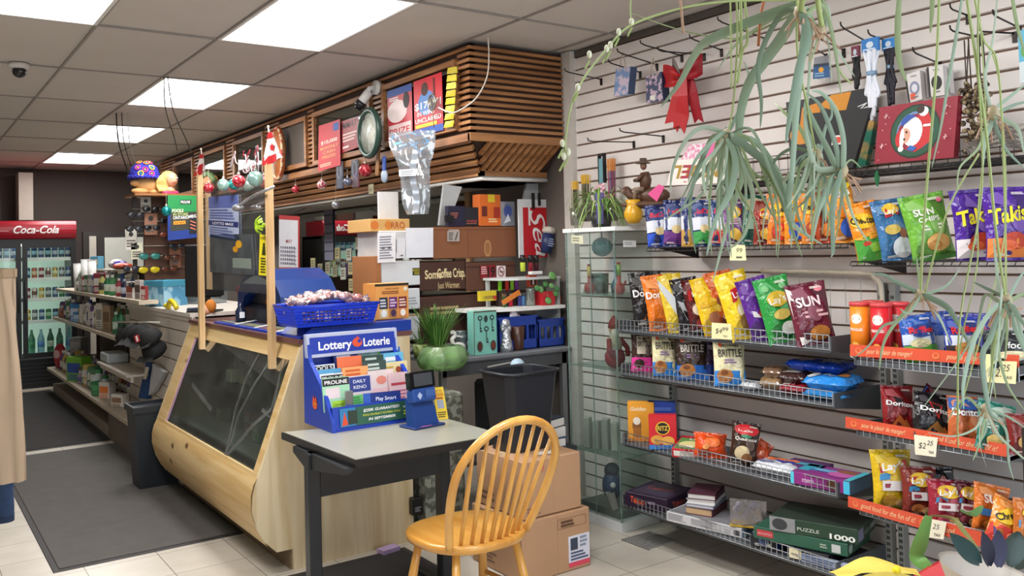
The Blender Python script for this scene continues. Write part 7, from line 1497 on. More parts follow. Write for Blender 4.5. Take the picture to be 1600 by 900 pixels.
for a in [
 ('dark red Doritos bag, left end '+L6,1403,664,52,72,3.07,H1,-34,4,10,'8c1c20',doritos('5a1010','d87030')),
 ('black Doritos bag '+L6,1458,676,66,72,3.05,H1,-34,10,14,'1c181c',doritos('c02c28','b07a3c')),
 ('orange Doritos bag right of the black one',1508,682,56,76,3.04,H1,-34,6,12,'c8683a',[('t','Doritos',.5,.6,.14,'f0f0f8',{'w': .85,'bold': .04}),('r',0,.72,1,.95,'2c5aa8')]),
 ('teal green kettle chip bag leaning right '+L6,1551,690,62,78,3.02,H1,-32,16,14,'2c7a68',[('e',.6,.72,.4,.18,'b8c8b8'),('t','Miss Vickie',.6,.68,.08,'2a6a5a',{'w': .6,'shear': .3}),('l',.15,.4,.85,.52,2,'d8e8d8'),('e',.45,.2,.28,.12,'d8b868')]),
 ('crimson bag lying behind the two Doritos bags '+L6,1440,625,52,46,3.24,H1+.04,-36,50,20,'7c1c2c',[('r',0,.2,.3,.9,'2a60b8')]),
 ('dark red snack bag at the right edge '+L6,1598,694,44,64,3.04,H1,-30,4,12,'7c2420',[('e',.5,.3,.3,.14,'c8a060')])]: bag(*a)
I1 = .4765; L7 = 'on the lowest orange strip shelf'
layb = lambda c2: [('e',.5,.74,.34,.14,'e8c038'),('p',[(.14,.62),(.84,.7),(.86,.84),(.16,.78)],'b82430'),('t',"Lay's",.5,.68,.12,'f8f4f0',{'w': .62,'shear': .2,'rot': 7,'bold': .03}),('p',[(.1,.5),(.9,.56),(.86,.68),(.12,.6)],'4a98d0'),('r',.16,.34,.84,.5,'e8e4e4'),('l',.22,.36,.78,.48,1,'a04050'),('e',.36,.18,.2,.09,c2),('e',.66,.14,.18,.08,'d8b070')]
for a in [
 ('bright yellow Lay chip bag, left end '+L7,1395,788,64,94,3.07,I1,-34,2,8,'dcb820',layb('b88830')),
 ('brown red Lay chip bag next to the yellow one',1437,796,56,78,3.07,I1,-34,4,10,'7c2c24',layb('c87840')),
 ('crimson Lay chip bag with onion picture, front middle '+L7,1479,805,60,72,3.04,I1,-34,6,12,'982436',layb('c05068')),
 ('dark wine coloured chip bag right of the crimson one',1509,806,44,72,3.08,I1,-34,10,12,'5c1826',layb('8a3a48')),
 ('black bag standing behind the Lay bags '+L7,1474,770,44,68,3.2,I1,-34,0,8,'1c1820',[('e',.5,.75,.12,.07,'c87870'),('e',.5,.3,.15,.1,'b09090')]),
 ('navy and brown bag behind between the yellow and brown Lay bags',1436,762,46,60,3.2,I1,-34,0,8,'28304c',[('r',.1,.55,.9,.8,'c8ccd8')]),
 ('maroon bag lying behind the orange sun chips bag',1528,775,60,52,3.2,I1,-34,40,20,'7a2438',[('r',.1,.4,.9,.55,'c8a8b8')]),
 ('orange sun chips bag '+L7,1543,806,58,78,3.06,I1,-32,14,12,'d87428',[('t','SUN',.5,.62,.16,'f4ece4',{'w': .62,'bold': .03}),('r',.1,.36,.9,.5,'3a7cc0'),('e',.5,.2,.3,.1,'c88030')]),
 ('orange and red cheese snack bag leaning right, front '+L7,1566,826,66,70,3.0,I1,-30,28,14,'e88c2c',[('r',0,0,1,.35,'cc3428'),('e',.36,.62,.36,.18,'f0c428',25),('t','Cheetos',.36,.56,.15,'241c14',{'w': .66,'rot': 25,'bold': .03}),('e',.6,.2,.22,.08,'e86848')]),
 ('blue and orange bag at the right edge '+L7,1600,816,40,74,3.03,I1,-30,10,10,'c8702c',[('r',.1,.4,.9,.55,'4a98d0'),('e',.5,.7,.3,.12,'e8c838')])]: bag(*a)
# the dark rack post at the right border
m = MB(); p = atx(1601,800,2.4); m.box((p.x,p.y-.012,.0),(p.x+.02,p.y+.0,1.0),mt('2a2422',.5)); m.one('rack_post','slim dark upright at the right edge of the view','post')
# bottom right: red folder, white cone with dark sword leaves, yellow crumpled paper
J = thing('planter_cone','pale paper cone planter with dark purple green sword leaves at the lower right','planter',(2.62,1.25,.0))
J.location = atd(1550,1002,2.55)
L0 = Vector(J.location)
m = MB(); 
# tapered paper collar, open at the top
def cone(u,v):
    a = 2*pi*u; r = .06+.075*v; return Vector((r*cos(a),r*sin(a),.0+(.20+.03*cos(a-2.2))*v))
m.grid(cone,28,6,mt('c9bfb4',.7)); m.grid(lambda u,v: cone(u,v)*.97,28,6,mt('d8d2ca',.6)); m.build('paper_collar',J)
m = MB(); m.lathe([(0,0),(.06,0),(.1,.14),(0,.13)],mt('3a2c22',.9)); m.build('soil',J)
def pxl(px,py,D): return atd(px,py,D)-L0
for i,(a,b,w,c_,bd) in enumerate([((1530,880),(1483,832),.05,'24484c',.01),((1545,884),(1534,830),.04,'2c3048',.01),((1560,886),(1558,828),.05,'3c3f5c',.0),((1575,884),(1590,830),.07,'2f4440',.0),((1585,888),(1598,850),.06,'27382f',.0),((1555,880),(1552,822),.03,'5a4c84',.02)]):
    m = MB(); leafgrid(m,pxl(*a,2.5+.02*i),pxl(*b,2.44+.05*i),w,mt(c_,.4,n=.2),bd,up=Vector((-.6,-.8,0)),n=8); m.build('leaf',J)
sheet4('red_folder','bright red paper sheet lying slanted beside the pale cone planter','paper',[atd(1418,905,2.9),atd(1500,915,2.8),atd(1512,856,2.85),atd(1455,882,2.95)],mt('cc2030',.5),[])
m = MB(); base = atd(1385,905,2.6); rg = random.Random(2)
m.grid(lambda u,v: base+CR*((u-.5)*.27)+CU*(-.012+.035*sin(pi*u)+.008*sin(9*u+4*v))+CW*(.1*v)+CU*(.0*v),14,6,mt('e4cc62',.5,n=.1)); m.grid(lambda u,v: base+CR*((u-.5)*.27)+CU*((-.012+.035*sin(pi*u))*v-.1*(1-v))-CW*.002,14,3,mt('e4cc62',.5))
m.ball(base+CU*.028+CR*.03,.012,mt('ecd818',.4)); m.one('yellow_paper_bag','crumpled yellow paper with a yellow bow at the bottom right border','paper bag')
# ================================================================== HANGING THINGS ON THE SLAT WALL
hk = mt('2a2320',.4,.5)
def hook(tip,wall,lab):
    """peg hook: straight arm from the wall out toward the room"""
    w = atx(*wall,WX-.004); t = atx(*tip,3.10); 
    # arm stays level apart from a slight rise at its tip
    T_ = Vector((t.x,t.y,w.z+.02))
    t2 = aty(tip[0],tip[1],w.y+.0)
    m = MB(); a = Vector((WX-.004,w.y,w.z)); L_ = .2
    # aim so that the tip appears where the photo shows it
    best = None
    for k in range(60):
        X = WX-.02-.005*k; q = atx(tip[0],tip[1],X)
        d = abs(q.z-(w.z+.012))+.35*abs(q.y-w.y)
        if best is None or d < best[0]: best = (d,q)
    q = best[1]; dr = (q-a)
    m.tube([a,a+dr*.92,q+Vector((-.004,0,.006)),q+Vector((-.008,0,.02))],.0035,hk,6)
    root = thing('peg_hook',lab,'hook',a); mm = m; mm.build('arm',root,True)
    m = MB(); m.box((WX-.006,w.y-.008,w.z-.035),(WX,w.y+.008,w.z+.006),hk); m.build('back_plate',root,True)
    return q,a
H = {}
for i,(tip,wall,lb) in enumerate([
 ((884,112),(939,124),'empty peg hook at the left end of the slat wall'),((952,98),(1000,113),'peg hook behind the pale gift bag'),((966,82),(1026,101),'peg hook carrying the dark floral gift bag'),
 ((1002,69),(1065,87),'peg hook rising above the red bow, left one'),((1030,80),(1100,85),'peg hook across the top of the red bow'),((1079,60),(1127,78),'empty peg hook right of the red bow'),
 ((1123,33),(1195,60),'empty peg hook highest behind the hanging leaves'),((970,206),(1036,213),'lower empty peg hook above the rider figurine'),((1264,71),(1290,86),'peg hook carrying the small blue earring pack'),((1281,61),(1318,78),'peg hook over the blue earring pack'),
 ((1315,42),(1352,64),'peg hook carrying the white laces'),((1358,54),(1385,64),'peg hook carrying the black laces'),((1428,82),(1467,99),'peg hook carrying the white sock boxes'),((1486,48),(1530,58),'peg hook carrying the bead necklaces'),
 ((1486,14),(1512,24),'short peg hook at the top right'),((1553,24),(1592,43),'peg hook at the top right corner'),((1530,49),(1585,52),'long level peg hook right of the necklaces'),((920,221),(990,222),'short level hook by the tall incense sticks')]):
    H[i] = hook(tip,wall,lb)
def gbag(lab,P4,X,mat,side,tagp=None,handle=True):
    a,b,c,d = [atx(*q,X) for q in P4]; root = thing('gift_bag',lab,'gift bag',a)
    m = MB(); m.prism([a,b,c,d],(.045,0,0),mat); m.build('bag_body',root,True)
    m = MB(); t0 = d.lerp(c,.25); t1 = d.lerp(c,.75); top = (t0+t1)/2+Vector((0,0,.085)); m.tube(smooth([t0-Vector((.002,0,.02)),t0.lerp(top,.7),top,t1.lerp(top,.7),t1-Vector((.002,0,.02))]),.003,mt('b8a898',.5),5); m.build('handle',root,True)
    m = MB(); m.prism([b-Vector((0,.0,0)),b+Vector((.045,-.004,.0)),c+Vector((.045,-.004,0)),c],(0,-.001,0),side); m.build('side_panel',root,True)
    if tagp: m = MB(); f = flat(a.lerp(b,.25)+Vector((-.001,0,.01)),(b-a)*.3,(d-a)*.18); prints(m,f,[('r',0,0,1,1,'d8d4cc')]); m.build('price_tag',root,True)
gbag('pale blue and lilac floral paper gift bag on the slat wall',[(959,151),(981,147),(985,104),(962,107)],3.25,mixmat('florallight','6f8cb8','c8b8c8',s=22),mt('3c4c6c',.5))
gbag('dark navy floral gift bag with small tag, left of the red bow',[(1010,161),(1036,157),(1033,112),(1009,120)],3.22,mixmat('floraldark','1f2c54','b8a0b0',s=34,lo=.5,hi=.56),mt('1c2444',.5),True)
# big red bow
rd = mt('b81f24',.45,n=.12,s=6); rd2 = mt('9c1c28',.5,n=.12)
p0 = atx(1068,118,3.24); root = thing('red_bow','large red fabric bow with long tails hanging on the slat wall','bow',p0)
def ribbon(pts,w,mat,par,nm='ribbon_tail',notch=False):
    P = [atx(*q[:2],q[2])-p0 for q in pts]; m = MB(); n = len(P)
    vs = []
    for i,q in enumerate(P):
        a = P[max(i-1,0)]; c = P[min(i+1,n-1)]; d = (c-a).normalized(); s_ = Vector((-1,0,0)).cross(d).normalized()*(w[i]/2); vs += [q-s_,q+s_]
        if i < n-1:
            pass
    fs = [(2*i,2*i+1,2*i+3,2*i+2) for i in range(n-1)]
    if notch: 
        d = (P[-1]-P[-2]).normalized(); vs.append(P[-1]-d*w[-1]*.35); k = 2*n; fs[-1] = (2*n-4,2*n-3,2*n-1,k,2*n-2)
    m.add(vs,fs,mat); m.add([v+Vector((.004,0,0)) for v in vs],fs,mat); return m.build(nm,par)
def loop(cs,par,nm='bow_loop',mat=None):
    m = MB(); m.grid(lambda u,v: (atx(cs[0][0]+(cs[1][0]-cs[0][0])*u,cs[0][1]+(cs[1][1]-cs[0][1])*u+ (v-.5)*(cs[2]*(.25+.75*sin(pi*min(1,u*1.0+.0)*.62))),3.24-.05*sin(pi*u)-.02*sin(2*pi*v)) - p0),10,8,mat or rd); return m.build(nm,par)
loop(((1066,122),(1036,118),36),root); loop(((1064,118),(1098,100),34),root,mat=rd2); loop(((1066,112),(1086,88),22),root,mat=rd2); loop(((1064,120),(1050,100),26),root,mat=mt('8c8480',.6))
ribbon([(1062,120,3.22),(1060,150,3.21),(1056,175,3.22),(1048,200,3.23)],[.07,.09,.11,.10],rd,root,notch=True)
ribbon([(1066,122,3.20),(1066,150,3.19),(1066,178,3.21),(1060,205,3.22)],[.06,.07,.09,.085],rd,root,notch=True)
ribbon([(1076,120,3.22),(1082,145,3.2),(1086,168,3.22),(1092,192,3.25)],[.05,.06,.06,.06],rd2,root,notch=True)
ribbon([(1070,135,3.25),(1070,150,3.25),(1070,166,3.25)],[.05,.08,.09],mt('7f98a4',.4),root,'silver_backing')
m = MB(); m.ball((0,0,0),(.025,.03,.035),rd); m.build('bow_knot',root)
# small packs
def hang(name,lab,cat,P4,X,col,it,th=.01): return sheet4(name,lab,cat,[atx(*q,X) for q in P4],col,it,th)
hang('earring_pack','small clear and blue hanging pack with orange price dot','hanging pack',[(1270,124),(1297,122),(1294,86),(1272,90)],3.3,glass('b8bcc4',.2,.4,.1),[('r',.0,.02,1,.62,'2c5a8c'),('r',0,.55,1,.68,'26384c'),('e',.5,.4,.16,.12,'e8a028'),('l',.1,.08,.9,.3,2,'8ab0d0')])
def tassel(lab,px,y0,y1,w,X,c_,hc,head,name='lace_bundle',loops=True):
    root = thing(name,lab,'laces',atx(px,y0,X)); rg = random.Random(px)
    o = Vector(root.location); L_ = (atx(px,y0,X)-atx(px,y1,X)).length; wd = (atx(px-w/2,y0,X)-atx(px+w/2,y0,X)).length
    m = MB(); m.box((-.006,-wd/2,-head*L_),(.006,wd/2,0),hc); prints(m,flat((-.0065,wd/2,-head*L_),(0,-wd,0),(0,0,head*L_)),[('e',.5,.5,.22,.25,'c8d4e0'),('l',.1,.1,.9,.25,1,'e0e8f4')]); m.build('header_card',root)
    m = MB(); n = 9
    for k in range(n):
        f_ = (k-(n-1)/2)/(n/2); z1 = -L_*(.82+.18*rg.random()) if abs(f_) < .6 else -L_*.75*rg.uniform(.8,1)
        m.tube(smooth([(rg.uniform(-.01,.01),f_*wd*.45,-head*L_*.9),(rg.uniform(-.01,.01),f_*wd*.18,-L_*.42),(0,f_*wd*.42,-L_*.65),(0,f_*wd*.3,z1)]),.008 if loops else .004,c_,6)
    m.build('laces',root)
    m = MB(); m.cyl((0,0,-L_*.45),(0,0,-L_*.40),wd*.28,mt('7f9cb8',.4)); m.build('band',root)
tassel('bundle of white shoelaces with blue header card hanging over the boxed pictures',1360,60,190,26,3.22,mt('dce0ea',.6),mt('2c78c0',.4),.16)
tassel('bundle of black shoelaces with blue header card',1389,60,166,20,3.26,mt('1c1a26',.6),mt('2f80c8',.4),.17)
tassel('short black tassel with plum header card',1337,72,142,12,3.3,mt('1c1a1e',.6),mt('7a3048',.4),.28)
hang('tool_pack','plum red header card sliver beside the black laces','hanging pack',[(1396,88),(1400,88),(1399,60),(1395,62)],3.28,mt('a02c58',.4),[])
for k,(P4,lb,dk_) in enumerate([([(1420,161),(1441,155),(1437,110),(1413,117)],'white boxed shoe grip pack with orange sticker on the slat wall',0),([(1452,152),(1476,148),(1473,102),(1448,105)],'white boxed pack with large black circle on the slat wall',1)]):
    hang('sock_box',lb,'boxed pack',P4,3.27,mt('dcd8d6',.5),[('r',0,0,.12,1,'1c1a1c'),('t','THIN',.55,.84,.06,'2a2a2c',{'w': .4}),('e',.55,.45,.34,.24,'17181a' if dk_ else '8a90a8')]+([] if dk_ else [('e',.55,.45,.2,.14,'dcdce4'),('r',.2,.08,.55,.28,'e8582c')])+[('l',.3,.1,.8,.18,1,'7a7a7e')],.03)
    q = [(x+9,y-3) for x,y in P4]
    hang('sock_box','second white boxed pack right behind the '+('black circle one' if dk_ else 'orange sticker one'),'boxed pack',q,3.31,mt('d4d0d0',.5),[('r',0,0,.1,1,'1c1a1c'),('l',.2,.2,.8,.9,5,'6a6a70')],.03)
root = thing('bead_necklaces','long cluster of dark brown bead necklaces hanging from a hook','necklaces',atx(1522,60,3.2)); rg = random.Random(12)
m = MB(); bm1 = mixmat('beads','3c3024','8c7a5c',s=40,r=.15)
for k in range(7):
    y = -.035+.012*k; m.tube([(rg.uniform(-.02,.02),y*-1,0),(rg.uniform(-.03,.03),y*-1.1,-.2)],.0025,'3a2c24',5)
m.build('cords',root)
m = MB()
L_ = (atx(1522,110,3.2)-atx(1522,235,3.2)).length
for k in range(190):
    t = rg.random(); m.ball((rg.uniform(-.04,.03),rg.uniform(-.045,.045)*(1-.4*t),-.16-L_*t),rg.uniform(.007,.012),bm1,8)
o = m.build('beads',root); o['kind'] = 'stuff'
hang('toy_pack','blue and white hanging pack cut by the right edge of the view','hanging pack',[(1594,130),(1606,128),(1603,44),(1590,50)],3.2,mt('48a8c8',.4),[('r',0,.0,1,.4,'c8d4d8'),('e',.6,.6,.3,.12,'58a048')])
# boxed pictures on the highest wire shelf
T1 = 1.769
def board(lab,name,P4,X,col,it,th=.03,cat='boxed picture'): return sheet4(name,lab,cat,[atx(q[0],q[1],q[2] if len(q) > 2 else X) for q in P4],col,it,th)
board('black and orange boxed picture leaning behind the matt black one','boxed_picture',[(1236,268),(1352,250),(1362,136),(1228,160)],3.3,mt('1c1c20',.4),
      [('p',[(.12,.4),(.42,.5),(.42,.92),(.2,.88)],'d88a2c'),('p',[(.4,.86),(.72,.7),(.78,.99),(.55,.99)],'dc922c'),('e',.18,.5,.16,.14,'d89038'),('t','NY',.88,.7,.12,'e8e8e8',{'rot': -75,'w': .12,'bold': .02}),('l',.3,.55,.6,.75,3,'e8e4dc')])
board('matt black flat box with small red and white sticker','black_box',[(1262,268),(1332,262),(1360,168),(1258,178)],3.2,mt('17181a',.45),[('r',.48,.42,.66,.58,'d8d0cc'),('r',.5,.45,.64,.55,'c84830')])
board('thin iridescent green edged box standing at an angle beside the black box','foil_box',[(1338,262),(1352,258),(1366,190),(1358,188)],3.14,mixmat('irid','2a6a58','a8844c',s=12,r=.2,m=.5),[])
board('red boxed picture with a green wreath and a lying Santa, on the highest wire shelf','boxed_picture',[(1366,256),(1490,246),(1497,149),(1374,168)],3.14,mt('8c2434',.4),
      [('e',.5,.5,.32,.46,'16301f'),('e',.5,.5,.30,.43,'24503a'),('e',.5,.5,.235,.34,'6a8ab8'),('e',.5,.48,.22,.32,'8c2434'),
       ('p',[(.44,.72),(.66,.8),(.73,.55),(.70,.3),(.52,.14),(.42,.2)],'c22c30'),('e',.47,.5,.13,.25,'f0ece8'),('e',.38,.44,.07,.13,'d8a088'),('e',.31,.4,.05,.14,'c22c30'),('e',.345,.4,.03,.17,'f0ece8'),('e',.34,.22,.035,.05,'f4f0ec'),('e',.6,.82,.06,.08,'f4f0ec'),('e',.56,.86,.05,.07,'3a2a28'),('p',[(.33,.6),(.45,.72),(.52,.76),(.4,.8),(.32,.7)],'2c50a0'),('p',[(.42,.2),(.5,.16),(.55,.22),(.46,.27)],'2c64b0'),('r',.61,.56,.71,.6,'f0ece8'),('e',.4,.5,.012,.02,'2a1a18'),('e',.38,.38,.012,.02,'2a1a18')]
      +[('e',.06+.9*((k*.37) % 1),.06+.88*((k*.61) % 1),.006,.009,'e8c8cc') for k in range(34) if not (.18 < .06+.9*((k*.37) % 1) < .82)]
      +[q for (a,b) in ((.12,.82),(.88,.85),(.1,.3),(.9,.35)) for q in (('r',a-.03,b-.003,a+.03,b+.003,'e8c8cc'),('r',a-.003,b-.045,a+.003,b+.045,'e8c8cc'),('p',[(a-.02,b-.03),(a-.016,b-.034),(a+.02,b+.03),(a+.016,b+.034)],'e8c8cc'))],.035)
board('cream box lying upside down with large NOEL lettering and pink patterned lid','noel_box',[(1041,290),(1132,286),(1140,246),(1052,250)],3.16,mt('ece4dc',.5),[('t','NOEL',.46,.76,.5,'a8842c',{'rot': 180,'w': .82,'bold': .03}),('t','E',.315,.76,.5,'a82c40',{'rot': 180,'w': .17,'bold': .03}),('e',.31,.12,.01,.03,'a82c40'),('e',.34,.12,.01,.03,'a82c40')],.05)
board('pink and white patterned gift box behind the upside down NOEL box','patterned_box',[(1062,252),(1126,248),(1124,222),(1078,226)],3.2,mixmat('pinkdots','d888a8','ece0e4',s=50),[('r',.62,.1,1,1,'d8689c')],.04)
m = MB(); a = [atx(1012,303,3.1),atx(1026,315,3.1),atx(1038,292,3.1),atx(1029,288,3.1)]; m.prism(a,(.003,0,0),mt('d8508c',.5)); m.one('pink_tag','bright pink card hanging below the NOEL box at left','tag')
m = MB(); a = atx(1372,279,3.045); leafgrid(m,a+Vector((0,0,.03)),a-Vector((0,0,.03)),.035,mt('2f7a4a',.5)); m.one('green_felt_leaf','small dark green oval tag hanging under the highest wire shelf','tag')
m = MB(); c = atx(1556,240,3.12)
for k in range(5): m.grid(lambda u,v: c+Vector((-.03+.06*v,.10-.2*u-.01*k,.01+.015*k+.02*sin(pi*u)+.01*sin(9*u+5*v+k))),10,5,glass('d8d4cc',.25,.45,.15))
m.one('crumpled_plastic','crumpled pale plastic bag on the highest wire shelf at the right','plastic bag')
m = MB(); a = atx(1115,270,3.2)
for k in range(6): m.tube([a+Vector((0,-.02*k,-.02)),a+Vector((-.01,-.02*k-.01,.05+.01*(k % 3)))],.003,mt('2f8a4c',.5),5)
m.one('green_tinsel_pick','little green decoration sticks beside the NOEL box','decoration')
# ================================================================== HANGING SPIDER PLANTLETS IN THE FOREGROUND
LG = [mt('8fa48c',.42,n=.22,s=9),mt('7c917c',.42,n=.22,s=9),mt('a4b49c',.42,n=.2,s=9),mt('8c9c70',.45,n=.2,s=9)]
dry = mt('b8937a',.7,n=.25,s=20); stemm = mt('a8b878',.5,n=.15)
def leafp(P,w,mat,fold=.35,tw=0.):
    """strap leaf along world points P (smooth), width w, V-fold along the midrib"""
    Q = smooth(P,7); n = len(Q)-1; m = MB(); vs = []
    for i,q in enumerate(Q):
        t = i/n; a = Q[max(i-1,0)]; c = Q[min(i+1,n)]; d = (c-a).normalized()
        s_ = d.cross(CW+Vector((0,0,.25+tw*t))).normalized(); nn = s_.cross(d).normalized()
        ww = w*(min(1,.45+2.2*t) if t < .25 else 1)*(1-t**3.2)**.8+.0006
        vs += [q-s_*ww/2+nn*ww*fold*.5,q,q+s_*ww/2+nn*ww*fold*.5]
    fs = [(3*i,3*i+1,3*i+4,3*i+3) for i in range(n)]+[(3*i+1,3*i+2,3*i+5,3*i+4) for i in range(n)]
    m.add(vs,fs,mat,True); return m
def plantlet(lab,root,D,leaves,stolon=None,rootlets=None,group=None,core=True,extra=0,span=(70,150)):
    """root: pixel of the crown; leaves: (list of pixels from the crown outward, width in px, depth change along the leaf, colour index)"""
    c0 = atd(*root,D); th = thing('spider_plantlet',lab,'hanging plant',c0)
    for px,w,dd,ci in leaves:
        n = len(px); P = [atd(q[0],q[1],D+dd*(i+1)/n) for i,q in enumerate(px)]
        if px[0] != root: P = [c0]+P
        m = leafp(P,w*D/FPX,LG[ci]); m.build('leaf',th,True)
    if extra:
        rg = random.Random(int(root[0])+extra); k_ = D/FPX
        for j in range(extra):
            an = rg.uniform(-1.25,1.25); L_ = rg.uniform(*span); up = rg.uniform(0,30); x,y = root
            k2 = rg.choice((.25,.5,.9,1.2)); b2 = rg.uniform(-.5,.5); q = [(x+sin(an)*L_*.25*k2,y+L_*rg.uniform(-.12,.3)),(x+sin(an)*L_*.45*k2+b2*8,y+L_*.42),(x+sin(an)*L_*.55*k2+b2*30,y+L_*.72),(x+sin(an)*L_*.6*k2+b2*70,y+L_)]
            dd = rg.uniform(-.16,.2); P = [c0]+[atd(*p_,D+dd*(i+1)/4) for i,p_ in enumerate(q)]
            leafp(P,rg.uniform(3,6.5)*k_,LG[rg.randrange(4)]).build('leaf',th,True)
    if core:
        m = MB(); rg = random.Random(int(root[0]))
        m.ball(c0,(.008,.008,.011),mt('b8a888',.6),8)
        for k in range(9): a = rg.uniform(0,6.28); m.tube([c0,c0+Vector((.012*cos(a),.012*sin(a),-.01)),c0+Vector((.03*cos(a),.02*sin(a),-.01-.03*rg.random()))],.0012,dry,4)
        m.build('rootlets',th,True)
    if stolon:
        for px,w in stolon:
            P = [atd(*q[:2],q[2] if len(q) > 2 else D) for q in px]
            m = MB(); m.tube(smooth(P),w*D/FPX,stemm,6); m.build('stolon',th,True)
    return th
plantlet('biggest spider plantlet, hanging at the top centre right with long broad leaves',(1250,20),1.10,[
 ([(1250,8),(1190,28),(1110,62),(1085,88),(1062,130),(1032,168)],17,.25,0),
 ([(1245,22),(1222,60),(1196,95),(1172,130),(1158,175),(1150,245),(1122,300)],20,.2,0),
 ([(1235,20),(1200,34),(1150,70),(1120,112)],6,.2,2),
 ([(1255,22),(1262,60),(1248,110),(1235,180),(1228,225)],13,-.06,1),
 ([(1262,18),(1256,70),(1248,140),(1242,210),(1236,300),(1228,340)],12,.05,0),
 ([(1264,20),(1275,10),(1290,14),(1302,60),(1310,110),(1314,148)],7,.02,3),
 ([(1240,14),(1215,30),(1186,95),(1190,160),(1188,200)],9,.12,1),
 ([(1268,24),(1266,90),(1262,160),(1258,190)],5,.1,2),
 ([(1236,24),(1180,50),(1140,60),(1060,46),(985,20)],3,.3,3)],
 stolon=[([(1262,-60,1.0),(1256,-20,1.05),(1250,20)],5),([(1278,-60,1.0),(1278,0,1.05),(1284,40,1.1)],4)])
plantlet('spider plantlet with drooping leaves and dried pink tips at the centre of the leaf curtain',(1136,212),1.25,[
 ([(1130,208),(1108,226),(1086,252),(1075,285)],6,-.05,0),([(1128,206),(1096,200),(1070,222),(1052,262),(1047,300)],7,.0,2),
 ([(1140,218),(1150,250),(1142,300),(1118,345),(1104,400)],11,-.06,0),([(1140,218),(1160,270),(1140,340),(1114,440)],10,.1,2),
 ([(1144,214),(1175,236),(1205,262),(1222,300),(1232,345)],13,-.08,1),([(1144,214),(1186,226),(1230,300),(1236,345),(1262,368),(1285,382)],9,.05,0),
 ([(1138,218),(1170,280),(1176,320),(1160,372),(1132,392)],8,.08,2),([(1134,216),(1126,262),(1122,300),(1118,368)],6,.12,0),
 ([(1146,210),(1175,222),(1200,290),(1212,350),(1213,400)],5,.0,3),([(1132,214),(1110,256),(1100,300),(1060,330),(1036,345)],5,.05,2),
 ([(1140,216),(1152,290),(1178,340),(1190,395)],4,.05,3),([(1140,218),(1140,280),(1128,330),(1140,400)],4,.1,0),([(1140,205),(1160,160),(1170,120),(1162,96)],5,.1,1)],
 extra=22,span=(80,200),stolon=[([(1157,-20,1.2),(1158,60,1.2),(1156,90,1.22)],2.5),([(1150,-20,1.2),(1152,60,1.2),(1146,160,1.24),(1137,212)],1.6)])
plantlet('spider plantlet with tangled brown rootlets in front of the orange chip bags',(1275,242),1.20,[
 ([(1270,246),(1250,290),(1240,340),(1236,388)],6,.0,0),([(1276,250),(1280,300),(1270,350),(1268,392)],5,-.05,3),([(1270,240),(1240,232),(1212,250),(1196,290)],6,.05,1),
 ([(1268,250),(1240,268),(1215,300),(1200,350)],7,.1,2),([(1274,250),(1262,300),(1256,340),(1262,372)],4,.1,0),([(1280,246),(1290,280),(1282,320),(1276,340)],5,.0,1),
 ([(1268,238),(1250,200),(1222,172),(1210,160)],6,.1,3),([(1276,236),(1262,205),(1258,170),(1262,140)],7,.1,0),([(1282,238),(1290,200),(1300,180),(1296,160)],5,.0,1)],
 extra=18,span=(60,140),stolon=[([(1246,-20,1.1),(1246,80,1.12),(1262,170,1.16),(1275,242)],1.8)])
plantlet('spider plantlet with arching leaves above the tallest orange cheese puffs bag',(1316,266),1.15,[
 ([(1308,262),(1292,230),(1268,182),(1258,150)],10,.05,0),([(1306,264),(1276,262),(1262,218),(1256,180)],9,.0,2),([(1312,258),(1306,226),(1285,170),(1262,146)],8,-.03,1),
 ([(1318,258),(1318,216),(1306,172),(1285,146),(1268,142)],8,-.05,0),([(1310,272),(1296,300),(1280,330),(1270,378)],8,-.05,0),([(1314,274),(1302,330),(1302,390),(1298,402)],8,-.08,1),
 ([(1310,276),(1290,290),(1268,300),(1232,298)],6,.06,2),([(1316,276),(1322,300),(1330,330)],5,.0,3),([(1310,270),(1284,276),(1262,310),(1240,330)],5,.04,1),
 ([(1318,262),(1330,250),(1345,262)],3,.0,3)],
 extra=8,span=(60,130),stolon=[([(1300,60,1.12),(1312,110,1.13),(1330,130,1.14)],1.5)])
plantlet('small crown of cut leaves with dried root at the top right of centre',(1282,48),1.12,[
 ([(1276,42),(1260,20),(1246,14)],6,0,3),([(1284,40),(1290,16),(1282,-10)],9,0,3),([(1280,52),(1272,80),(1266,100)],3,0,3),([(1288,44),(1296,24),(1292,6)],7,0,2),([(1290,50),(1296,80),(1300,130)],2,0,2),([(1296,60),(1316,90),(1336,120)],3,.05,2)])
plantlet('right hand spider plantlet hanging in front of the Pringles canisters',(1438,462),1.30,[
 ([(1432,456),(1400,440),(1382,430),(1362,428)],6,.0,1),([(1434,466),(1406,500),(1380,510),(1358,540),(1336,558)],5,.05,2),([(1430,470),(1396,510),(1380,540),(1374,578)],6,.0,3),
 ([(1446,460),(1478,448),(1500,420)],5,.0,0),([(1448,464),(1480,480),(1500,510),(1526,560)],9,-.05,1),([(1440,456),(1436,430),(1432,400)],5,.05,3),([(1446,466),(1470,500),(1486,540)],4,.1,2),([(1436,468),(1420,490),(1406,482)],5,-.05,0)],
 stolon=[([(1468,-20,1.2),(1462,120,1.22),(1445,330,1.26),(1438,462)],2.2),([(1530,240,1.24),(1480,330,1.26),(1444,462)],1.5)])
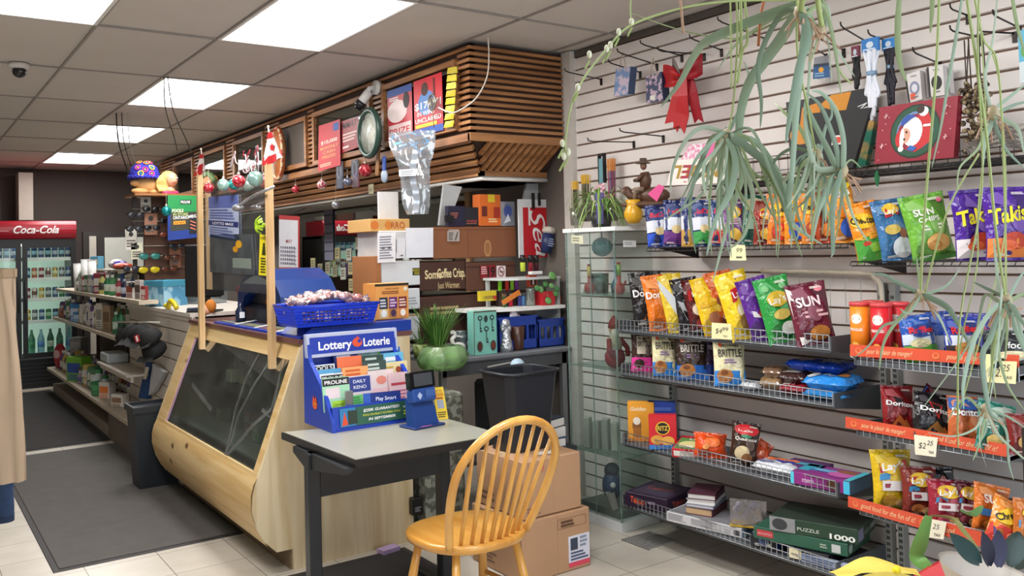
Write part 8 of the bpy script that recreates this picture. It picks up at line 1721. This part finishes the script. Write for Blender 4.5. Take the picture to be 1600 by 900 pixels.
plantlet('largest right hand spider plantlet hanging before the orange strip shelves',(1572,470),1.15,[
 ([(1562,476),(1540,500),(1520,540),(1506,600),(1506,640)],9,-.05,0),([(1566,480),(1548,530),(1536,560),(1546,640),(1560,656)],10,.0,1),([(1576,482),(1590,520),(1606,560)],9,-.04,0),
 ([(1560,470),(1540,462),(1530,500),(1520,560)],6,.05,2),([(1580,470),(1600,460),(1612,470)],7,.0,3),([(1578,464),(1590,440),(1604,420)],6,.0,0),([(1566,464),(1560,440),(1556,400),(1552,372)],6,.05,2),
 ([(1572,484),(1574,520),(1570,566)],5,.06,3),([(1560,478),(1524,520),(1500,560),(1440,640)],4,.1,2),([(1582,476),(1596,500),(1612,520)],8,-.05,1),([(1568,482),(1560,540),(1574,600),(1600,640)],5,.0,3),([(1564,462),(1540,450),(1520,440)],5,.03,1)],
 extra=6,span=(80,170),stolon=[([(1508,-20,1.05),(1540,200,1.08),(1556,360,1.12),(1572,470)],2.2),([(1530,-20,1.05),(1528,90,1.06),(1534,300,1.1),(1500,500,1.12),(1497,660,1.15)],1.5)])
plantlet('pale yellow green spider plantlet low before the Doritos bags',(1540,642),1.22,[
 ([(1532,640),(1512,622),(1494,636),(1480,660)],4,.0,3),([(1536,648),(1524,670),(1490,682),(1450,676)],4,.0,2),([(1546,640),(1576,652),(1604,670)],4,.0,0),([(1544,650),(1560,680),(1592,710),(1604,720)],4,.0,2),([(1540,652),(1532,690),(1520,720)],4,.0,3),([(1546,646),(1572,672),(1576,720),(1584,750)],4,.02,0)],
 extra=2,span=(50,100),stolon=[([(1560,480,1.17),(1552,560,1.2),(1540,642)],1.4)])
plantlet('spider plantlet with dried crown beside the bead necklaces',(1552,176),1.18,[
 ([(1558,168),(1580,150),(1604,130)],6,.0,0),([(1560,176),(1585,164),(1610,158)],6,.0,1),([(1554,184),(1540,220),(1536,262)],8,.0,0),([(1560,184),(1590,200),(1600,240)],7,-.03,2),([(1546,180),(1530,230),(1500,262),(1496,300)],4,.0,3),
 ([(1548,168),(1540,120),(1552,60),(1560,-20)],5,.0,2),([(1552,184),(1570,230),(1600,262)],6,.0,1)],
 stolon=[([(1520,-20,1.05),(1536,60,1.1),(1560,110,1.14),(1570,320,1.2),(1572,460,1.16)],1.5)])
# single long leaves and stolons crossing the view
def lone(lab,px,w,D,ci,dd=.1,mat=None,name='hanging_leaf',cat='leaf'):
    P = [atd(q[0],q[1],D+dd*i/len(px)) for i,q in enumerate(px)]; m = leafp(P,w*D/FPX,mat or LG[ci]); return m.one(name,lab,cat)
lone('single broad upright leaf hanging from the top edge before the black laces',[(1407,-20),(1404,30),(1404,80),(1410,110),(1418,128)],10,1.05,3)
lone('short leaf with dry curled tip hanging from the top edge left of the necklaces',[(1458,-20),(1457,20),(1454,52)],8,1.05,3)
lone('long thin leaf crossing the red wreath picture',[(1506,-20),(1494,60),(1482,130),(1470,200),(1456,262)],5,1.0,0)
lone('thin leaf at the top right corner reaching down past the necklaces',[(1580,-20),(1590,40),(1604,90)],6,1.0,3)
def stolon(lab,px,w,D,buds=(),mat=None):
    P = smooth([atd(q[0],q[1],D+.0*i) for i,q in enumerate(px)]); root = thing('spider_plant_runner',lab,'plant runner',P[0]); m = MB(); m.tube(P,w*D/FPX,mat or stemm,6); m.build('stem',root,True)
    if buds:
        m = MB()
        for b in buds: q = atd(*b,D); m.ball(q,(.0035,.0035,.0055),mt('e0e0c4',.5),8); m.tube([q-Vector((0,0,.008)),q-Vector((.008,0,.02))],.0015,stemm,4)
        m.build('buds',root,True)
stolon('long arching runner with little white buds sweeping left over the slat wall',[(1260,0),(1140,2),(1060,14),(985,40),(950,75),(915,118),(894,160),(884,215),(884,240)],1.8,1.15,((987,34),(967,50),(954,70),(948,76),(921,85),(903,136),(879,224),(888,238),(881,244)))
stolon('thin pale runner hanging straight at the left of the leaf curtain',[(1141,-20),(1142,60),(1143,138)],1.4,1.2)
stolon('pale runner forking towards the red bow',[(1162,-20),(1168,60),(1160,80),(1152,130)],2.2,1.2)
stolon('short dried tan aerial root hanging from the top edge above the red bow',[(1061,-20),(1064,10),(1068,52)],2.2,1.15,mat=dry)
stolon('dried orange aerial root behind the broad leaf',[(1196,-10),(1188,30),(1185,72)],2.4,1.2,mat=mt('a8643c',.7,n=.3))
stolon('long thin brown runner down the right side',[(1536,60),(1560,120),(1572,300),(1560,420),(1500,640)],1.0,1.25)
stolon('thin green runner falling in front of the Takis bags',[(1527,-20),(1540,180),(1528,330),(1526,420),(1498,560),(1497,700)],1.2,1.22)
stolon('thin runner with tiny buds near the top left of the leaves',[(988,-20),(985,10),(986,34)],1.3,1.15)
# leaf by the lowest orange strip
P = [atx(1452,806,2.85),atx(1440,850,2.84),atx(1434,872,2.84),atx(1452,888,2.84),atx(1466,890,2.85)]
m = leafp([Vector(q) for q in P],.055,mt('6fa858',.45,n=.15),.3); m.one('broad_green_leaf','broad bright green leaf hanging over the lowest orange strip','leaf')
P = [atx(1455,806,2.84),atx(1490,812,2.82),atx(1510,835,2.82),atx(1528,856,2.82)]
m = leafp([Vector(q) for q in P],.018,mt('8a8a54',.5,n=.2),.3); m.one('thin_arching_leaf','thin olive leaf arching from the broad green leaf to the right','leaf')
P = [atx(1502,800,2.8),atx(1520,806,2.78),atx(1536,790,2.78)]
m = leafp([Vector(q) for q in P],.04,mt('7fb06c',.45,n=.15),.3); m.one('short_green_leaf','short green leaf before the orange cheese snack bag','leaf')
# ================================================================== FAR LEFT: AISLE GOODS, EYEWEAR RACK, CLOTHES
rackx = 1.83; Yr = 7.65
rk = thing('eyewear_rack','tall brown sunglasses rack with wire arms and a wooden top','display rack',(1.80,7.65,1.126))
zt = aty(262,305,7.5).z
a = aty(205,305,7.5); b = aty(316,305,7.5)
m = MB(); m.box((a.x,7.37,zt-.012),(b.x,7.75,zt+.006),wood('a8713c','7c4c24','X',3)); m.build('wooden_top',rk,True)
m = MB(); m.box((a.x+.12,7.61,1.127),(b.x-.02,7.65,zt-.012),mt('5a3a28',.6)); m.build('back_board',rk,True)
m = MB(); m.box((a.x+.03,7.59,1.127),(a.x+.06,7.62,zt-.012),mt('3a3430',.5,.4)); m.build('pole',rk,True)
gc = [('1c1a1c','black'),('3f8078','teal mirrored'),('d8c028','yellow mirrored'),('5c3424','brown'),('2a2c34','smoke grey'),('7a3a2c','copper')]
ys = [326,345,364,384,400,419,440]
for i,y in enumerate(ys):
    p = aty(240,y,7.53); m = MB(); m.tube([(a.x+.02,7.59,p.z),(b.x-.03,7.59,p.z)],.004,mt('b0aca4',.35,.7),5); m.build('wire_arm',rk,True)
def shades(x,y,z,j,sc,lab,yaw=0):
    root = thing('sunglasses',lab,'sunglasses',TR((x,y,z),yaw)); m = MB(); c_ = mt(gc[j][0],.1,.3 if j in (1,2) else 0)
    for s_ in (-1,1): m.ball((s_*.036*sc,0,0),(.032*sc,.006,.024*sc),c_,12)
    m.build('lenses',root)
    m = MB(); m.tube([(-.07*sc,.0,.012),(-.036*sc,-.004,.022*sc),(0,0,.012),(.036*sc,-.004,.022*sc),(.07*sc,0,.012)],.004,mt('1a1614',.4),5)
    for s_ in (-1,1): m.tube([(s_*.07*sc,0,.012),(s_*.068*sc,.11,.008)],.003,mt('1a1614',.4),5)
    m.build('frame',root)
SGL = ['far left near the top','far left above the white card','beside the top white card','under the betting poster edge at left','left of the tan portrait card','right of the tan portrait card','large pair in the middle column','large pair right below the teal ones','lower right of the yellow pair','lowest at the far left beside the cream card','lowest pair in the middle column','lowest left above the clear tub','lowest at the far right by the monitor','just above the brown card','right of the teal pair']
sh_pos = [(212,336,4),(210,358,4),(236,327,0),(262,345,0),(238,356,0),(262,366,5),(234,400,1),(233,421,2),(264,420,3),(205,420,4),(248,440,0),(214,445,0),(290,440,3),(276,384,4),(268,402,3)]
for i,(x,y,j) in enumerate(sh_pos):
    p = aty(x,y,7.49); where = ['far left','left','centre','right'][min(3,(x-200)//25)]
    shades(p.x,7.49,p.z,j,1.25 if j in (1,2) else .95,f'{gc[j][1]} sunglasses on the eyewear rack, '+SGL[i])
for i,(x,y,w,h,c_,lb) in enumerate([(228,320,16,24,'b8b4ac','white hanging card with dark dot at the top of the eyewear rack'),(236,350,20,34,'a8745a','tan portrait card in the middle of the eyewear rack'),(205,374,18,32,'d4d0c4','white hanging card at the lower left of the eyewear rack'),(214,392,18,26,'cfccb4','cream hanging card below the white one on the eyewear rack'),(274,398,18,40,'8a5438','brown card low on the right of the eyewear rack')]):
    p = aty(x,y+h/2,7.55); W_,H_ = size_at(p,0,w,h); m = MB(); f = flat((p.x-W_/2,7.55,p.z),(W_,0,0),(0,0,H_)); m.box((p.x-W_/2,7.55,p.z),(p.x+W_/2,7.554,p.z+H_),c_); prints(m,f,[('e',.5,.75,.2,.12,'2a2826'),('l',.1,.1,.9,.5,3,'6a645c')]); m.one('hanging_card',lb,'card')
# betting poster in front of the rack
sheet4('betting_poster','green topped PROLINE betting poster hanging from the wooden rack top','poster',[aty(262,376,7.362),aty(317,370,7.362),aty(317,306,7.362),aty(262,305,7.362)],mt('3a3a30',.5),
       [('r',0,.62,1,1,'1f8a48'),('r',0,0,1,.2,'1c3a8c'),('r',0,.2,.08,.62,'1c3a8c'),('r',.35,.8,.66,.9,'16241c'),('t','PROLINE',.5,.82,.06,'f0f4f0',{'w': .26,'bold': .02}),('t','POOLS',.28,.62,.07,'e8ecc8',{'w': .32,'bold': .03}),('t','IN STORE',.36,.54,.06,'c8d888',{'w': .42}),('t','ONTARIO!',.38,.46,.07,'f0f4f0',{'w': .46,'bold': .02}),('r',.16,.34,.5,.42,'e8982c'),('t','PLAY NOW',.33,.36,.035,'3a2c10',{'w': .26}),('r',.6,.1,.95,.55,'1c1e22'),('t','MEGA',.74,.48,.07,'f0f0f0',{'w': .3,'rot': 4,'bold': .02})]+[('p',[(.62,.4-.08*k),(.78,.34-.08*k),(.8,.36-.08*k),(.64,.42-.08*k)],'d8785c') for k in range(3)])
# stuffed toy with crocheted shell, and doll bust
root = thing('stuffed_turtle','beige stuffed toy wearing a blue crocheted shell with bright rings, on the rack top','soft toy',TR((aty(228,303,7.55).x,7.55,zt+.008)))
bg = mt('d8a86c',.8,n=.12)
m = MB(); m.ball((.02,0,.08),(.10,.07,.075),bg); m.ball((-.07,0,.09),(.05,.04,.03),bg); m.ball((-.05,-.03,.025),(.07,.035,.025),bg); m.ball((.07,-.03,.02),(.06,.035,.022),bg); m.build('body',root)
m = MB(); cr2 = mixmat('crochet','1c1c8c','3838b4','voronoi',s=60,lo=.2,hi=.5,r=.9); m.lathe([(.115,0),(.118,.04),(.1,.09),(.06,.125),(0,.14)],cr2,c=(-.01,0,.13),n=22)
m.tube([(-.01+.118*cos(2*pi*k/40),.118*sin(2*pi*k/40),.13+.012*(k % 2)) for k in range(40)],.014,cr2,6,closed=True); m.build('crocheted_shell',root)
rg = random.Random(3)
for k,(a_,e_) in enumerate([(-100,20),(-70,30),(-130,30),(-90,55),(-60,60),(-115,5),(-75,5),(-140,60)]):
    A_,E_ = radians(a_),radians(e_); n_ = Vector((cos(A_)*cos(E_),sin(A_)*cos(E_),sin(E_))); c = Vector((-.01,0,.15))+Vector((n_.x*.122,n_.y*.122,n_.z*.125)); t1 = n_.orthogonal().normalized(); t2 = n_.cross(t1)
    m = MB(); m.tube([c+(t1*cos(q)+t2*sin(q))*.02 for q in [2*pi*j/12 for j in range(12)]],.005,mt(['e03878','e8d84c','e04ca0','e88a2c'][k % 4],.8),6,closed=True); m.ball(c,.008,mt(['e8d84c','30a0a0'][k % 2],.8),8); m.build('yarn_ring',root)
root = thing('doll_bust','doll bust with wavy blonde hair and pink top on the rack beside the stuffed toy','doll',TR((aty(266,303,7.47).x,7.47,zt+.008)))
sk = mt('e0aa88',.45,n=.04)
m = MB(); m.tube([(0,0,.02),(0,0,.06)],[.05,.02],sk,14); m.ball((0.01,-.01,.12),(.048,.05,.06),sk,20); m.ball((.03,-.054,.105),(.01,.01,.008),sk,8); m.build('head',root)
m = MB(); hr = mt('d8b468',.5,n=.25,s=40,b=.6)
m.ball((-.01,.015,.135),(.056,.052,.058),hr,18)
for k in range(12): x = -.07+.008*k; m.tube(smooth([(x*.6,.0+.01*(k % 3),.17),(x-.02,-.01,.12),(x-.03+.01*sin(k),.0,.07),(x-.01,-.01,.02)]),.014,hr,7) if x < .0 else None
m.build('hair',root)
m = MB(); m.ball((0,0,.012),(.07,.045,.022),mt('e04888',.5)); m.build('pink_top',root)
m = MB()
for s_ in (-.008,.036): m.ball((.01+s_-.005,-.057,.127),(.009,.004,.006),'f0f0f0',8); m.ball((.01+s_-.005,-.061,.127),(.004,.002,.005),'2a4a7c',8)
m.tube([(.0,-.058,.092),(.012,-.061,.089),(.024,-.058,.092)],.003,'c03850',5); m.build('face_features',root)
# goods on the aisle shelves: (px, base, width px, height px, shape, colour, second colour, description)
def good(px,py,w,h,shape,c1,c2,desc,X,z,where,cat,name):
    p = atx(px,py,X); W_,H_ = size_at(p,-90 if shape == 'x' else -45,w,h); W_,H_ = max(.03,min(W_,.3)),min(H_,.4)
    T = TR((X,min(p.y,11.1),z+.001),-60); lab = f'{desc} {where}'
    root = thing(name,lab,cat,T); m = MB()
    if shape == 'b':
        m.lathe([(0,0),(W_*.45,0),(W_*.5,.01),(W_*.5,H_*.68),(W_*.22,H_*.82),(W_*.2,H_*.88),(0,H_*.88)],mt(c1,.3),n=14); m.lathe([(W_*.505,H_*.2),(W_*.505,H_*.55)],mt(c2,.5),n=14); m.build('bottle_body',root)
        m = MB(); m.lathe([(W_*.23,H_*.86),(W_*.23,H_),(0,H_)],mt(c2,.4),n=12); m.build('cap',root)
    elif shape == 'c':
        m.lathe([(0,0),(W_*.4,0),(W_*.5,H_),(W_*.47,H_),(W_*.38,.01)],mt(c1,.4),n=18); m.build('cup_body',root)
        m = MB(); m.tube([(W_*.5*cos(q),W_*.5*sin(q),H_) for q in [2*pi*k/16 for k in range(16)]],.003,mt(c2,.4),5,closed=True); m.build('rim',root)
    elif shape == 'k':
        m.rbox((-W_/2,-W_*.3,0),(W_/2,W_*.3,H_),mt(c1,.5),.004); prints(m,flat((-W_/2,-W_*.3,0),(W_,0,0),(0,0,H_)),[('r',.08,.35,.92,.75,c2),('l',.12,.05,.88,.3,3,c2)],.0008); m.build('carton',root)
    elif shape == 'p':
        m.ball((0,0,H_*.45),(W_*.5,W_*.3,H_*.45),mt(c1,.35,n=.25,s=25,b=.5),14); m.build('pack_body',root); m = MB(); m.ball((0,-W_*.12,H_*.5),(W_*.35,W_*.22,H_*.22),mt(c2,.4,n=.2),12); m.build('printed_patch',root)
S1 = 'on the top aisle shelf'
for a_ in [(122,452,12,42,'c','e0e0dc','c8c8c4','stack of white cups, farthest left','cups','cup_stack'),(134,453,12,50,'c','d8dad8','f0f0ee','taller stack of clear cups next to the white cups','cups','cup_stack'),(144,454,12,50,'c','e4e4e0','c8c8c4','third stack of pale cups','cups','cup_stack'),
           (153,455,9,30,'b','8a3048','d8c8cc','dark pink bottle','bottle','bottle'),(160,456,9,32,'b','b8b468','3a3a34','olive bottle with black cap','bottle','bottle'),(168,457,9,30,'b','2c7a4a','c8d8c8','green bottle with pale cap','bottle','bottle'),(176,458,9,32,'b','4a9a60','e0e4e0','bright green bottle','bottle','bottle'),
           (186,459,9,28,'b','a03a44','d8d0cc','crimson bottle','bottle','bottle'),(195,461,10,28,'b','22284c','b8bcd0','navy bottle','bottle','bottle'),(206,463,14,26,'k','c8c4c0','8a4030','white and brown small box','box','small_box'),(218,465,12,30,'k','b0a8a4','4a3c38','grey brown small box','box','small_box'),(226,467,10,22,'k','8a3430','c8b8b0','dark red small box','box','small_box')]:
    good(*a_[:8],1.56,1.18,S1,a_[8],a_[9])
for a_ in [(152,424,16,20,'k','5a9ab8','d8c8a0','light blue box','box','small_box'),(183,425,30,18,'p','b8b4b0','d8d8d8','crumpled silver packs','packet','packet'),(188,432,26,16,'p','34248c','6a58b0','violet soft packs','packet','packet'),(192,440,34,12,'p','b83c24','d8684c','orange red soft packs','packet','packet')]:
    good(*a_[:8],1.72,1.40,'high above the bottles on the top aisle shelf',a_[8],a_[9])
m = MB(); m.box((1.66,7.98,1.385),(1.94,10.4,1.40),'a89c88'); m.box((1.9,8.0,1.18),(1.93,10.4,1.385),'5a4a3e'); m.one('upper_ledge','narrow ledge above the bottles of the top aisle shelf','ledge')
S2 = 'on the middle aisle shelf'
for a_ in [(92,505,10,18,'b','b07a58','c89878','copper jar, farthest','jar','jar'),(102,507,10,20,'b','a86a4c','8a5a3c','second copper jar','jar','jar'),(123,507,20,28,'k','3a78b4','c8d8e8','blue soft tissue pack','box','tissue_pack'),(126,508,18,16,'k','4a88c0','b8d0e8','second blue tissue pack','box','tissue_pack'),
           (142,512,10,40,'b','d8d8e0','30408c','white bottle with blue print','bottle','bottle'),(150,515,9,34,'b','e0e0dc','f0f0f0','plain white bottle','bottle','bottle'),(158,518,12,40,'k','d4d0c4','8a8a84','pale tall box','box','tall_box'),(170,524,14,40,'k','9c8468','6a563f','plain kraft tall box','box','tall_box'),
           (182,526,10,34,'b','2f7a50','c8e0d0','green bottle behind the black caps','bottle','bottle'),(190,528,9,38,'b','3a8a5c','1f4a34','dark capped green bottle','bottle','bottle'),(134,488,12,24,'p','9a7048','c8a878','tan leaning packs','packet','packet')]:
    good(*a_[:8],1.55,.86,S2,a_[8],a_[9])
S3 = 'on the low aisle shelf'
for a_ in [(94,582,22,44,'p','a82434','e0b8b8','crinkled red chip packs','packet','packet'),(104,560,20,26,'p','c87838','e0c060','orange packs behind the red ones','packet','packet'),(124,596,30,38,'k','6fae30','2c4c9c','bright green and blue detergent tub','tub','detergent_tub'),(131,606,16,20,'b','9a8a94','6a6a94','small grey purple can','can','can'),
           (154,600,18,36,'b','c8d0d0','4a9a60','large clear water bottle','bottle','water_bottle'),(165,604,18,34,'b','bcc8c8','3a8a50','second large clear water bottle','bottle','water_bottle'),(160,614,26,22,'k','2c7a4a','5aa870','green printed bottle pack','pack','bottle_pack'),(168,628,20,26,'k','d8d0c8','e07830','white and orange small carton','carton','small_carton'),(188,626,22,20,'k','d8d4cc','8a6a50','white small carton next to the orange one','carton','small_carton'),
           (122,566,22,26,'k','a8a8a4','c8c8c8','grey stacked tissue packs','pack','tissue_pack')]:
    good(*a_[:8],1.50 if 'behind' not in a_[7] and 'grey stacked' not in a_[7] else 1.72,.29 if 'grey stacked' not in a_[7] else .42,S3,a_[8],a_[9])
FC = [('c8c4bc','cream'),('4a7a54','green'),('8a3a44','red'),('3c5a94','blue'),('c8b060','yellow'),('6a4a38','brown'),('9a9a9c','grey'),('6c4c84','purple')]
rg = random.Random(77); fp = {}
for X,z,nm in ((1.72,1.18,'top'),(1.72,.86,'middle'),(1.68,.29,'low'),(1.56,1.18,'top'),(1.56,.86,'middle'),(1.52,.29,'low')):
    y = 8.1 if X > 1.6 else 8.9
    while y < 11.1:
        j = rg.randrange(8); T = Matrix.Translation((X,y,z+.001)) @ Matrix.Rotation(rg.uniform(-.3,.3)-1,4,'Z') @ Matrix.Scale(rg.uniform(.85,1.2),4)
        if z > 1 and X < 1.6 and y > 10: break
        sh_ = rg.randrange(2); k = (j,sh_); lb = f"{FC[j][1]} {['bottle', 'carton'][sh_]} in the rows on the {nm} aisle shelf"; g = f"{FC[j][1]} {['bottles', 'cartons'][sh_]} on the {nm} aisle shelf"
        if k not in fp:
            m = MB()
            if sh_: m.rbox((-.04,-.03,0),(.04,.03,.17),mt(FC[j][0],.5),.004); prints(m,flat((-.04,-.03,0),(.08,0,0),(0,0,.17)),[('r',.1,.4,.9,.75,'d8d8d0'),('l',.15,.1,.85,.32,3,'e0e0dc')],.0008)
            else: m.lathe([(0,0),(.03,0),(.034,.01),(.034,.12),(.014,.155),(.013,.18),(0,.18)],mt(FC[j][0],.3),n=12); m.lathe([(.0345,.03),(.0345,.09)],mt('dcdcd4',.5),n=12); m.lathe([(.0145,.16),(.0145,.19),(0,.19)],mt('e8e8e4',.4),n=10)
            o = m.build(['bottle','carton'][sh_]); o.matrix_basis = T; tag(o,lb,['bottle','carton'][sh_],g); fp[k] = o
        else: dup(fp[k],T,lb,g)
        y += rg.uniform(.085,.13)
# packs hanging on the slat cabinet: black caps, blue hat, foil packs
ckm = mt('131416',.8,n=.2)
q0 = atx(182,503,1.5); q1 = atx(250,504,1.6)
m = MB(); m.tube([q0,q1],.008,mt('d0ccc4',.4),6); m.one('wall_rail','short pale rail above the black caps','rail')
for i,(x,y) in enumerate([(194,522),(207,518),(220,520),(231,526),(238,543)]):
    c = atx(x,y,1.50-.03*(i % 2)); root = thing('baseball_cap',['leftmost black cap hanging on the slat cabinet','second black cap from the left on the slat cabinet','middle black cap hanging on the slat cabinet','black cap with a small maple emblem on the slat cabinet','lowest black cap, tucked under the others'][i],'cap',TR(c,-60,0,20*(i % 3)-20))
    m = MB(); m.lathe([(.085,0),(.088,.03),(.07,.075),(.03,.1),(0,.105)],ckm,c=(0,0,-.05),n=18,T=Matrix.Rotation(radians(40),4,'X')); m.build('crown',root)
    m = MB(); m.grid(lambda u,v: Vector((-.07+.14*u,-.05-.07*v*sin(pi*(.15+.7*u)),-.06-.03*v)),8,3,ckm); m.build('brim',root)
    if i == 3: m = MB(); prints(m,flat((-.02,-.098,-.03),(.045,0,0),(0,0,.05)),[('r',0,0,1,1,'c8202c'),('r',.3,.1,.7,.9,'f0f0f0')]); m.build('emblem',root)
for i,(P4,c_,lb) in enumerate([([(216,622),(229,624),(236,568),(228,566)],'1f4c88','blue folded cloth glove hanging with a tag above the black bin'),([(232,618),(240,612),(256,582),(238,568)],'c8ccd0','white cloth glove hanging next to the blue one')]):
    sheet4('hanging_glove',lb,'glove',[atx(*q,1.58) for q in P4],mt(c_,.8,n=.2,s=20,b=.4),[],.03)
sheet4('hang_tag','cream hang tag above the blue glove','tag',[atx(*q,1.55) for q in ((223,592),(228,593),(233,574),(227,573))],'d8d0bc',[],.002)
m = MB(); q0 = atx(172,550,1.5); m.rbox((1.45,7.98,.62),(1.62,8.3,.70),mt('a8b0b4',.4),.01); m.one('foil_packs','pale foil packs on the short shelf below the black caps','packs')
m = MB(); m.box((1.42,7.1,.60),(1.62,8.3,.617),mt('c4bcb0',.5)); m.box((1.45,7.1,.56),(1.47,8.3,.60),mt('c4bcb0',.5)); m.one('short_shelf','short cream shelf bracketed on the slat cabinet below the black caps','shelf')
# hanging clothes at the left border
P1 = atd(6,415,3.2)
m = MB()
gt_ = thing('beige_trousers','pair of beige trousers hanging at the left edge of the view','trousers',(P1.x,P1.y,P1.z-.8))
bg2 = mt('a8937c',.9,n=.12,s=5,b=.3)
c_top = atd(-14,420,3.2); cb = [atd(20,420,3.2),atd(26,520,3.2),atd(30,620,3.2),atd(36,752,3.2)]
def tr_(u,v):
    # wraps as a flattened tube; v 0 bottom..1 top
    a = 2*pi*u; t = (1-v)*3; i = min(2,int(t)); f = t-i; e = cb[i].lerp(cb[i+1],f); w = .11+.02*(1-v)
    c = e-CR*w; return c+CR*(w*cos(a))*(1)+CW*(.05*sin(a))+CR*(.008*sin(3*a+6*v))+CW*(.010*sin(9*a+3*v))
m.grid(lambda u,v: tr_(u,v),30,24,bg2); m.build('trouser_leg',gt_,True)
m = MB(); m.grid(lambda u,v: tr_(u,.955+.045*v)+(tr_(u,.96)-(tr_(0,.96)+tr_(.5,.96))/2)*.04,30,2,mt('98826a',.9)); m.build('waistband',gt_,True)
m = MB(); m.grid(lambda u,v: tr_(.50+.34*u,.50+.02*v+.18*u*(-1))+(-CW)*.006,6,2,mt('9c8060',.9)); m.build('cargo_pocket_flap',gt_,True)
m = MB(); q = atd(-10,400,3.2); m.tube([q,q+Vector((0,0,.12)),q+Vector((-.03,0,.2)),q+Vector((-.3,.1,.2))],.006,mt('8a8c90',.3,.8),6); m.build('hanger_hook',gt_,True)
jn = thing('blue_jeans','dark blue jeans hem showing below the beige trousers','jeans',atd(4,812,3.35))
jb = mt('243a5c',.85,n=.2,s=30)
m = MB(); m.grid(lambda u,v: atd(2,812-70*v,3.35)+CR*(.045*cos(2*pi*u)*(1+.05*sin(7*v)))+CW*(.035*sin(2*pi*u)),24,8,jb); m.build('denim_leg',jn,True)
m = MB(); m.grid(lambda u,v: atd(2,814-10*v,3.35)+CR*(.047*cos(2*pi*u))+CW*(.037*sin(2*pi*u)),24,1,mt('1a2c48',.85)); m.build('hem',jn,True)
cr_root = thing('clothes_rail','chrome clothes rail carrying the trousers just outside the left edge','clothes rail',(-.5,3.6,0))
m = MB(); z = 1.66; m.tube([(-.1,3.3,z),(-.9,3.7,z)],.012,mt('a8aaac',.25,.9),8); m.build('rail',cr_root,True)
m = MB(); m.tube([(-.9,3.7,z),(-.9,3.7,0)],.014,mt('a8aaac',.25,.9),8); m.build('upright',cr_root,True)
m = MB(); m.tube([(-.1,3.3,z),(-.12,3.32,0)],.014,mt('a8aaac',.25,.9),8); m.build('upright',cr_root,True)
